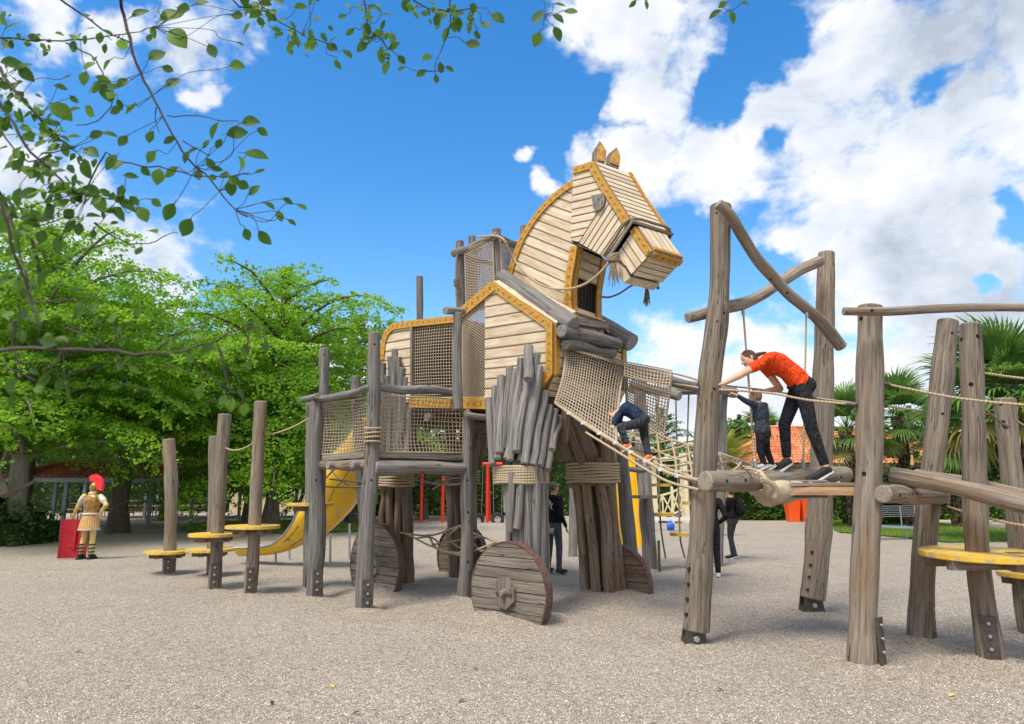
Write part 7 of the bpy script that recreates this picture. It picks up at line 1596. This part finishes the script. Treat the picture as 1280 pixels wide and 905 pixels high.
# cream wooden bridges
def cream_fence(label, pts, h, z0s, name='wooden_bridge', cat='footbridge', deck=True, gate=False):
    t = thing(name, label, cat, pts[0]); k = len(pts)
    for i, p in enumerate(pts):
        mb = MB(); b = V(p)+UP*(z0s[i]*0); mb.box(b+UP*(h*.5+z0s[i]/2), V((.06, 0, 0)), V((0, .06, 0)), UP*(h*.5+z0s[i]/2+.08)); part('post', mb, 'cream_paint', t)
        mb = MB(); cap_m(mb, b+UP*(h+z0s[i]+.10), b+UP*(h+z0s[i]+.13), .07, .05); part('post_cap', mb, 'cream_paint', t)
    for i in range(k-1):
        a, b = V(pts[i]), V(pts[i+1]); za, zb = z0s[i], z0s[i+1]; f = lambda s, z: a.lerp(b, s)+UP*(za+(zb-za)*s+z); d = (b-a).normalized(); sd = V((d.y, -d.x, 0))
        def bar(s0, za_, s1, zb_, w=.03): p, r = f(s0, za_), f(s1, zb_); mb = MB(); ax = (r-p)/2; u = ax.cross(sd).normalized(); mb.box((p+r)/2, ax, sd*.025, u*w); part('rail', mb, 'cream_paint', t)
        bar(0, h*.92, 1, h*.92, .045); bar(0, h*.12, 1, h*.12, .04); bar(0, h*.12, .5, h*.9); bar(.5, h*.9, 1, h*.12); bar(0, h*.9, .5, h*.14, .025); bar(.5, h*.14, 1, h*.9, .025); bar(.5, h*.12, .5, h*.9)
        if deck: mb = MB(); mb.prism([f(0, 0)+UP*.03, f(1, 0)+UP*.03, f(1, 0)+sd*-1.3+UP*.03, f(0, 0)+sd*-1.3+UP*.03], UP, -.08, .03); part('deck', mb, 'plank_grey', t)
    return t
g0, g1, g2_, g3 = G(304, 638), G(327, 636), G(336, 640), G(359, 639)
cream_fence('small cream wooden bridge with cross braced railings left of the platform', [g0, G(328, 639.5), G(358, 639.5)], 1.35, [0, 0, 0])
cream_fence('far railing of the small cream bridge, seen through the near one', [G(318, 635.5), G(340, 635), G(362, 635.5)], 1.3, [0, 0, 0], deck=False, name='wooden_railing', cat='railing')
gb = cream_fence('cream wooden bridge with tall gate posts and sloping braced railing behind the net', [V((W(817, 640, 33).x, 33, 0)), V((W(841, 640, 32.6).x, 32.6, 0)), V((W(858, 640, 32).x, 32, 0))], 1.25, [.0, .25, .55], name='wooden_bridge')
for (x, Y, z1) in ((812, 33.3, 3.1), (819, 32.8, 3.1), (855, 32.2, 3.2), (858.5, 31.8, 3.2)): p = V((W(x, 640, Y).x, Y, 0)); mb = MB(); mb.box(p+UP*z1/2, V((.11, 0, 0)), V((0, .08, 0)), UP*z1/2); part('gate_post', mb, 'cream_paint', gb)
mb = MB(); a = W(808, 576, 32.5); b = W(862, 571, 32); mb.box((a+b)/2, (b-a)/2, V((0, .08, 0)), UP*.10); part('gate_beam', mb, 'cream_paint', gb)
mb = MB(); a = V((W(806, 640, 27).x, 27, .42)); b = V((W(864, 640, 27).x, 27, .42)); mb.box((a+b)/2, (b-a)/2, V((0, .12, 0)), UP*.06); lb = solo('low_bench', mb, 'white_pole', 'low pale bench rail under the cream bridge with a blue bag beside it', 'bench')
for x in (811, 838, 862): p = V((W(x, 640, 27).x, 27.02, 0)); mb = MB(); mb.tube([p, p+UP*.37], .03, 6); part('leg', mb, 'metal_galv', lb)
mb = MB(); p = V((W(838, 650, 26.6).x, 26.6, 0)); loft_m(mb, [(p+UP*.02, V((.13, 0, 0)), V((0, .09, 0))), (p+UP*.22, V((.15, 0, 0)), V((0, .10, 0))), (p+UP*.32, V((.09, 0, 0)), V((0, .05, 0)))]); mb.tube([p+UP*.3+V((-.06, 0, 0)), p+UP*.42, p+UP*.3+V((.06, 0, 0))], .012, 5); solo('blue_bag', mb, 'blue_plastic', 'small bright blue bag on the gravel below the pale bench rail', 'bag')
# red swing frame with tyre swings
Ys = G(526, 653).y; sw = thing('swing_frame', 'long red steel swing frame behind the horse legs', 'swing frame', (W(565, 650, Ys).x, Ys, 0)); zt_ = W(526, 580, Ys).z
for x in (526, 553, 609): a = V((W(x, 653, Ys).x, Ys, -.05)); mb = MB(); mb.tube([a, V((a.x, Ys, zt_))], .075, 10); part('leg', mb, 'red_paint', sw)
for (x0, x1) in ((545, 554), (604, 609)): a = V((W(x0+8, 653, Ys+1.4).x, Ys+1.6, -.05)); mb = MB(); mb.tube([a, V((W(x0+6, 653, Ys).x, Ys, zt_))], .06, 8); part('brace', mb, 'red_paint', sw)
mb = MB(); mb.tube([V((W(512, 650, Ys).x, Ys, zt_)), V((W(660, 650, Ys).x, Ys, zt_))], .085, 10); part('top_bar', mb, 'red_paint', sw)
def tyre(x, y, rr, lab, rot=0.0):
    c = W(x, y, Ys); t = thing('tyre_swing', lab, 'tyre swing', (c.x, c.y, 0), 'tyre swings'); r = rr*Ys/860; d = V((math.cos(rot), math.sin(rot), 0)); mb = MB(); P = [c+d*math.cos(a)*r*.78+UP*math.sin(a)*r*.78 for a in np.linspace(0, 2*math.pi, 25)]; mb.tube(P, r*.26, 8, False); part('tyre', mb, 'tyre', t)
    for s in (-1, 1): mb = MB(); a = c+d*s*r*.6+UP*r*.6; mb.tube([a, V((a.x+s*.05, Ys, zt_))], .012, 5); part('chain', mb, 'metal_galv', t)
tyre(622, 649, 8, 'round black tyre swing hanging beside the near front leg'); tyre(597, 651, 9, 'tyre swing half hidden behind the rear wheel', .5); tyre(508, 655, 9, 'tyre swing seen edge-on beside the near hind leg', 1.2)
# planters, metal bench, sign
for (x, y0, y1, wt, lab) in ((991.5, 629, 652, 16, 'left one of the tall orange planters under the gangway'), (1009, 626, 652, 15, 'right one of the tall orange planters, partly behind the trestle post'), (1110, 618, 650, 15, 'orange red planter seen behind the metal bench')):
    Yp = G(x, y1).y; c = V((W(x, y1, Yp).x, Yp, 0)); h = W(x, y0, Yp).z+.25; w = wt*Yp/860/2; mb = MB(); P0 = [V((sx*w*.72, sy*w*.72, 0)) for sx, sy in ((-1, -1), (1, -1), (1, 1), (-1, 1))]; P1 = [V((sx*w, sy*w, h)) for sx, sy in ((-1, -1), (1, -1), (1, 1), (-1, 1))]; P2 = [p*.86+UP*h*.14 for p in P1]; P3 = [V((p.x*.86, p.y*.86, h-.12)) for p in P1]
    vs = [c+p for p in P0+P1]+[c+V((p.x*.88, p.y*.88, h)) for p in P1]+[c+p for p in P3]; mb.add(vs, [(3, 2, 1, 0)]+[(i, (i+1) % 4, (i+1) % 4+4, i+4) for i in range(4)]+[(i+4, (i+1) % 4+4, (i+1) % 4+8, i+8) for i in range(4)]+[(i+8, (i+1) % 4+8, (i+1) % 4+12, i+12) for i in range(4)]+[(12, 13, 14, 15)]); solo('planter', mb, 'orange_plastic', lab, 'planter', 'tall orange planters')
Yb_ = 22.5; bn = thing('metal_bench', 'metal bench with thin slatted back on the grass bank between the right posts', 'bench', (W(1128, 660, Yb_).x, Yb_, 0))
for i in range(6): y = 633+i*2.6; mb = MB(); a, b = W(1088, y, Yb_), W(1158, y-1, Yb_+.3); mb.tube([a, b], .014, 5); part('back_rail', mb, 'metal_galv', bn)
mb = MB(); a, b = W(1086, 657, Yb_-.3), W(1152, 660, Yb_-.2); mb.box((a+b)/2, (b-a)/2, V((0, .2, 0)), UP*.03); part('seat', mb, 'metal_bluegrey', bn)
for x in (1092, 1132, 1150): p = V((W(x, 660, Yb_-.2).x, Yb_-.2, 0)); mb = MB(); mb.tube([p, p+UP*.42], .03, 6); part('leg', mb, 'metal_galv', bn); mb = MB(); mb.tube([p+UP*.4+V((0, .2, 0)), V((p.x, Yb_, W(x, 632, Yb_).z))], .02, 6); part('back_post', mb, 'metal_galv', bn)
Yg = 34.5; sg = thing('info_sign', 'small pale yellow notice with orange-red border on a blue grey post', 'sign', (W(1127, 600, Yg).x, Yg, 0)); c = W(1134.5, 574.5, Yg); w = 8.0*Yg/860; h = 6.8*Yg/860; rt = V((1, .15, -.06)).normalized()
mb = MB(); mb.box(c, rt*w, V((0, .012, 0)), UP*h); bd = part('board', mb, 'sign_frame', sg); mb = MB(); mb.box(c-V((0, .016, 0)), rt*w*.86, V((0, .006, 0)), UP*h*.84); part('face', mb, 'sign_face', bd)
rn = random.Random(5)
mb = MB()
for j in range(7):                   # lines of small print, too small to read
    x = -.74
    while x < .7:
        l = rn.uniform(.06, .18); mb.box(c-V((0, .0235, 0))+rt*w*(x+l/2)+UP*h*(.66-j*.21), rt*w*l/2, V((0, .0008, 0)), UP*h*.035); x += l+.07
part('small_print', mb, 'ink', bd, kind='stuff')
mb = MB(); p0 = V((W(1126, 600, Yg).x, Yg+.05, 0)); p1 = W(1125, 566, Yg); mb.tube([p0, V((p1.x, Yg+.05, p1.z))], .05, 8); part('post', mb, 'metal_bluegrey', sg); mb = MB(); mb.tube([V((p1.x, Yg+.03, p1.z)), W(1141, 565.5, Yg)], .045, 8); part('top_rail', mb, 'metal_bluegrey', sg)
# grey boulders behind the small bridge, dark red shrub
rs = random.Random(4); 
for (x, y, r_, lab) in ((368, 638, .9, 'grey boulder left of the dark red shrub'), (382, 637, 1.0, 'grey boulder between the small bridge and the slide'), (345, 637, .7, 'small grey boulder behind the small bridge railing')):
    g = G(x, y+1); mb = MB(); ell_m(mb, g+UP*.35, V((r_*1.2, 0, 0)), V((0, r_*.7, 0)), UP*r_*.75, 14, 9); mb.v = [tuple(V(p)*1.0+V((1, 1, 1))*.16*mnoise.noise(V(p)*1.9)) for p in mb.v]; solo('boulder', mb, 'stone_grey', lab, 'boulder', 'grey boulders')
g = G(377, 636); rsn = np.random.RandomState(8); P = rsn.normal(0, 1, (900, 3)); P /= np.linalg.norm(P, axis=1, keepdims=True); P = P*np.array([1.1, .8, .9])*rsn.uniform(.6, 1, (900, 1))+np.array([g.x, g.y, 1.3]); P[:, 2] = np.abs(P[:, 2])
v, f, tt = leaf_quads(P, .2, rsn); me = np_mesh('shrub', v-np.array([g.x, g.y, 0]), f, tt); me.materials.append(leaf_mat('dark_red_leaf', (.05, .015, .015), (.10, .03, .025), (.17, .06, .05))); o = put('shrub', me); o.location = (g.x, g.y, 0); o['label'] = 'dark red leaved shrub behind the cream bridge and platform'; o['category'] = 'shrub'
# ================================================================= OVERHANGING BRANCHES (near the camera)
def leaf_mesh(seed):
    rs = random.Random(seed); n = 7; vs = []; fold = rs.uniform(.08, .3); curl = rs.uniform(-.2, .35); wv = rs.uniform(.26, .39)
    prof = [0, .55, .9, 1.0, .88, .55, .0]
    for i in range(n):
        t = i/(n-1); w = prof[i]*wv; z = -curl*t*t
        vs += [V((t, -w, z+w*fold)), V((t, 0, z)), V((t, w, z+w*fold))]
    fs = []
    for i in range(n-1): a = i*3; fs += [(a, a+1, a+4, a+3), (a+1, a+2, a+5, a+4)]
    mb = MB(); mb.add([V((p.x, p.y, p.z)) for p in vs], fs, None, True); mb.tube([V((-.22, 0, .02)), V((0, 0, 0))], .012, 4, False)
    me = mb.mesh('leaf'); a = me.attributes.new('tint', 'FLOAT', 'POINT'); t_ = rs.random(); a.data.foreach_set('value', [t_]*len(me.vertices)); me.materials.append(M['leaf_fore']); return me
LM = [leaf_mesh(i) for i in range(9)]
ot = thing('overhanging_tree', 'near leafy branches reaching into the photo from the top left', 'tree', (-3.4, 1.2, 0))
mb = MB(); mb.tube([V((-3.4, 1.2, -.1)), V((-3.35, 1.25, 1.5)), V((-3.2, 1.4, 3.0)), V((-3.0, 1.6, 4.6))], [.17, .13, .11, .07], 12, True, 0, .06, 3); part('trunk', mb, 'bark', ot)
rn = random.Random(11); NL = [0]
def q3(l, s=2.8275): return [(x/s, y/s) for x, y in l]
def twig(pts, Y, r0, r1, parent=None, leaves=0, size=.056, spread=.035):
    Ys_ = Y if isinstance(Y, (list, tuple)) else [Y, Y]; P = [W(x, y, Ys_[0]+(Ys_[1]-Ys_[0])*i/(len(pts)-1)+rn.uniform(-.03, .03)) for i, (x, y) in enumerate(pts)]; S = smooth_path(P, .05)
    S = [p+V((rn.uniform(-1, 1), rn.uniform(-1, 1), rn.uniform(-1, 1)))*.004 for p in S]
    mb = MB(); mb.tube(S, [.68*(r0+(r1-r0)*i/(len(S)-1)) for i in range(len(S))], 6, True, 0, .1, rn.randrange(99)); br = part('branch', mb, 'twig', parent or ot)
    for i in range(leaves):
        if NL[0] > 150: break
        t = rn.uniform(.1, 1)**.8; p = samp(S, t); add_leaf(p+V((rn.uniform(-1, 1), rn.uniform(-1, 1), rn.uniform(-1, .6)))*spread, size*rn.uniform(.7, 1.35), br, near=p)
    return br, S
def add_leaf(p, L, br, near=None, ang=None):
    NL[0] += 1; d = (p-near) if near is not None and (p-near).length > .005 else V((rn.uniform(-1, 1), rn.uniform(-.6, .6), rn.uniform(-1, .3))); d = (d.normalized()+V((rn.uniform(-.6, .6), rn.uniform(-.3, .3), rn.uniform(-1.0, .1)))).normalized()
    z = (V((rn.uniform(-.45, .45), rn.uniform(-1.2, -.5), rn.uniform(-.2, .6)))).normalized(); y = z.cross(d).normalized(); z = d.cross(y)
    R = Matrix((d, y, z)).transposed().to_4x4(); o = put('leaf', rn.choice(LM), br, None, Matrix.Translation(p-d*L*.3) @ R @ Matrix.Scale(L, 4)); return o
B = {}
main1, S1 = twig([(150, -30), (152, 0), (155, 20), (163, 55), (175, 90), (195, 128), (215, 165), (235, 200), (256, 218), (275, 238), (293, 262), (308, 270)], 2.5, .011, .004, leaves=0)
main2, S2 = twig([(-40, 60), (0, 48), (45, 50), (78, 51), (135, 45), (165, 40), (205, 32)], 2.7, .008, .003, leaves=6)
twig(q3([(215, 0), (260, 30), (320, 70), (385, 120), (460, 148)]), 2.6, .007, .004, main1, 3)
twig(q3([(230, 148), (290, 180), (340, 208), (360, 260), (385, 300), (400, 350), (345, 430), (270, 440)]), 2.6, .005, .0025, main2, 10)
main3, S3 = twig(q3([(-60, 180), (0, 240), (30, 290), (70, 340), (110, 390), (160, 440), (210, 490), (250, 520)]), 2.4, .010, .005, leaves=8)
main4, S4 = twig(q3([(-40, 310), (0, 370), (50, 440), (110, 540), (170, 590), (240, 660), (310, 690), (380, 700), (450, 710)]), 2.2, .010, .003, leaves=16)
twig(q3([(310, 660), (345, 590), (375, 540), (420, 570), (500, 585), (560, 590), (640, 610), (720, 625), (800, 622), (880, 612)]), 2.5, .005, .0025, main4, 8)
twig(q3([(590, 410), (660, 408), (740, 415), (800, 430), (840, 425)]), 2.5, .005, .003, main1, 2)
twig(q3([(555, 375), (550, 420), (560, 470)]), 2.5, .004, .002, main1, 1)
twig(q3([(650, 500), (700, 530), (745, 550)]), 2.5, .004, .002, main1, 3)
twig(q3([(-40, 420), (0, 450), (40, 520), (80, 560), (130, 570), (180, 540), (250, 520)]), 2.3, .006, .003, main4, 12)
main5, S5 = twig(q3([(-20, 640), (0, 680), (30, 740), (45, 820), (70, 900), (95, 980), (120, 1100)]), 1.95, .008, .004, leaves=5, size=.045)
twig(q3([(-40, 750), (40, 745), (110, 730), (170, 710), (240, 690), (300, 665), (330, 640)]), 2.2, .005, .002, main4, 10)
twig(q3([(330, 790), (380, 820), (430, 850), (490, 862), (550, 850), (600, 828), (630, 822)]), 2.3, .005, .002, main4, 2)
twig(q3([(30, 700), (60, 760), (110, 790), (160, 790), (230, 770), (300, 770)]), 2.2, .005, .002, main4, 10)
main6, S6 = twig([(-30, 438), (0, 438), (60, 435), (120, 437), (170, 442), (230, 438), (270, 425), (312, 404)], 1.75, .0075, .0025, leaves=6, size=.036)
twig([(85, 410), (110, 422), (135, 434), (160, 442)], 1.75, .004, .003, main6, 2, .034); twig([(190, 442), (215, 425), (240, 408), (277, 391)], 1.75, .004, .002, main6, 2, .034)
twig([(235, 440), (250, 458), (268, 475), (291, 489)], 1.75, .0035, .002, main6, 3, .034); twig([(-20, 240), (0, 255), (20, 320), (35, 365), (46, 405)], 1.8, .007, .004, main5, 4, .034); twig([(15, 420), (20, 400), (12, 440)], 1.8, .004, .002, main6, 3, .034)
twig([(40, 378), (75, 376), (120, 370)], 1.8, .003, .002, main5, 2, .034); twig([(0, 455), (20, 465), (45, 474)], 1.75, .004, .003, main6, 3, .034)
# sprigs hanging in from the top edge
t1, s1_ = twig([(318, -15), (326, 8), (340, 20), (360, 34), (385, 47), (408, 54)], 2.6, .006, .003, leaves=0)
t2, s2_ = twig([(452, -20), (457, 5), (458, 22), (462, 38), (478, 50), (485, 64)], 2.6, .005, .002, leaves=2)
t3, s3_ = twig([(566, -20), (562, 5), (562, 32), (552, 60), (545, 78), (543, 88)], 2.6, .005, .002, leaves=2)
t4, s4_ = twig([(640, -22), (676, -5), (681, 10), (683, 26)], 2.6, .004, .002, leaves=0); t5, s5_ = twig([(500, -12), (530, 8), (560, 14), (590, 10)], 2.6, .005, .003, t3, 2); t6, s6_ = twig([(780, -18), (797, -6), (803, 0)], 2.6, .003, .002); t7, s7_ = twig([(925, -20), (912, -2), (905, 10), (912, 14)], 2.6, .003, .002)
t8, s8_ = twig([(280, -15), (300, 8), (330, 3), (350, -8)], 2.6, .005, .003, leaves=4)
spots = [(x/2.8275, y/2.8275, s/2.8275) for x, y, s in [(300,265,62),(335,300,70),(205,305,50),(255,345,40),(420,385,58),(468,375,60),(440,285,60),(410,305,55),(230,275,45),(440,490,60),(528,475,50),(607,490,55),(540,545,60),(615,600,70),(700,610,52),(755,595,48),(725,515,45),(770,515,45),(800,620,55),(850,650,60),(890,680,60),(910,610,52),(820,470,85),(870,430,80),(885,540,100),(920,460,50),(870,820,55),(925,830,72),(985,755,52),(1060,725,52),(1010,705,46),(945,720,50),(1025,780,40),(605,735,78),(665,790,80),(500,745,70),(545,710,45),(150,825,60),(210,850,78),(280,800,60),(745,170,70),(825,230,66),(830,55,60),(950,40,66),(880,30,80),(615,120,115),(480,50,78),(540,200,80),(600,300,76),(585,240,55),(380,220,62),(200,380,100),(240,400,85),(300,580,90),(310,530,80),(400,560,78),(450,620,56),(65,680,75),(120,680,80),(60,240,85),(25,220,85),(80,250,78),(20,150,66),(10,60,46),(560,40,80),(590,60,110),(700,10,60),(130,600,66),(170,570,55),(330,480,60),(375,470,60),(150,510,50),(90,480,50),(170,430,60),(110,130,50),(40,90,50),(640,30,80),(840,150,40),(250,750,60),(330,820,40)]]
allS = [(main1, S1), (main2, S2), (main3, S3), (main4, S4), (main6, S6), (main5, S5)]
top_spots = [(415,50,14),(432,65,18),(420,78,16),(440,38,16),(455,56,20),(462,48,24),(478,34,16),(484,80,24),(500,72,16),(503,85,14),(529,90,18),(545,97,14),(560,85,14),(587,55,24),(596,42,20),(605,30,20),(618,20,26),(588,30,20),(570,25,24),(548,20,20),(520,8,20),(505,5,18),(673,45,24),(675,18,26),(695,38,24),(695,20,22),(710,14,22),(697,5,20),(793,3,14),(808,3,14),(897,15,20),(915,17,20),(930,4,14),(905,4,14),(345,-2,20),(372,8,20),(388,3,16),(430,20,14),(470,8,18),(482,18,16),(398,-2,18),(450,-5,20)]
low_spots = [(60,420,26),(80,425,24),(140,400,26),(150,418,22),(170,395,24),(306,435,26),(312,452,22),(320,415,20),(332,430,20),(289,502,24),(300,488,20),(306,508,22),(55,475,22),(75,478,26),(85,490,22),(150,455,18),(165,460,18),(95,395,26),(112,388,22),(15,500,20),(40,462,18),(120,402,22),(58,470,20),(10,395,24),(30,370,20)]
t_all = [(t1, s1_), (t2, s2_), (t3, s3_), (t4, s4_), (t5, s5_), (t6, s6_), (t7, s7_), (t8, s8_)]
def filler(cand, n, size):
    tot = 0
    for k in range(n):
        if NL[0] >= 298: break
        br, S = cand[rn.randrange(len(cand))]; t = rn.uniform(.1, 1); p = samp(S, t); add_leaf(p+V((rn.uniform(-1, 1), rn.uniform(-.6, .6), rn.uniform(-1, .7)))*.045, size*rn.uniform(.6, 1.2), br, near=p)
def place(spots, Ydef, cand, sc=1.0):
    for (x, y, s) in spots:
        best = None
        for br, S in cand:
            for p in S[::3]:
                Yq = p.y; w = W(x, y, Yq); d = (w-p).length
                if best is None or d < best[0]: best = (d, br, w, p)
        d, br, w, p = best; L = s*w.y/860*sc*.95
        add_leaf(w, L, br, near=p)
        if d > L*.55: mb = MB(); mid = (p+w)/2+V((rn.uniform(-.02, .02), 0, rn.uniform(-.03, .02)))*(d/.1); mid2 = p.lerp(w, .8)+V((rn.uniform(-.01, .01), 0, .008)); mb.tube(smooth_path([p, mid, mid2, w], .02), .0015, 4, False); part('leaf_stalk', mb, 'twig', br)
place(spots, 2.5, [(a, b) for a, b in [(o, smooth_path([W(0, 0, 1), W(0, 0, 1)], 1)) for o in []]] + allS[:4]); place(top_spots, 2.6, t_all); place(low_spots, 1.75, [allS[4]], .85)

filler([allS[2], allS[3], allS[3], allS[1], t_all[0], t_all[1]], 60, .05)
print('leaves', NL[0])

# the many smaller leaves past the first three hundred, joined
def small_leaves(cand, n, size, seed):
    r2 = random.Random(seed); mb = MB(); tn = []
    for k in range(n):
        br, S = cand[r2.randrange(len(cand))]; p = samp(S, r2.uniform(.08, 1)) + V((r2.gauss(0, .035), r2.gauss(0, .03), r2.gauss(-.01, .035))); L = size*r2.uniform(.5, 1.25)
        d = V((r2.uniform(-1, 1), r2.uniform(-.6, .6), r2.uniform(-1, .3))).normalized(); z = V((r2.uniform(-.6, .6), r2.uniform(-1.2, -.2), r2.uniform(-.3, .8))).normalized(); y = z.cross(d).normalized(); z = d.cross(y)
        w = L*r2.uniform(.24, .36); c = r2.uniform(0, .3)*L
        vs = [p, p+d*L*.35+y*w+z*w*.25, p+d*L*.35-y*w+z*w*.25, p+d*L*.75+y*w*.75+z*w*.2-UP*c*.4, p+d*L*.75-y*w*.75+z*w*.2-UP*c*.4, p+d*L-UP*c, p+d*L*.35, p+d*L*.75-UP*c*.4]
        mb.add(vs, [(0, 6, 1), (0, 2, 6), (6, 7, 3, 1), (6, 2, 4, 7), (7, 5, 3), (7, 4, 5)], None, True); tn += [r2.random()]*8
    me = mb.mesh('small_leaves'); a = me.attributes.new('tint', 'FLOAT', 'POINT'); a.data.foreach_set('value', tn); me.materials.append(M['leaf_fore']); o = put('small_leaves', me, ot); o['kind'] = 'stuff'
small_leaves([allS[1], allS[2], allS[3], allS[3], allS[2], t_all[0], t_all[1], t_all[4], allS[5]], 340, .045, 5)
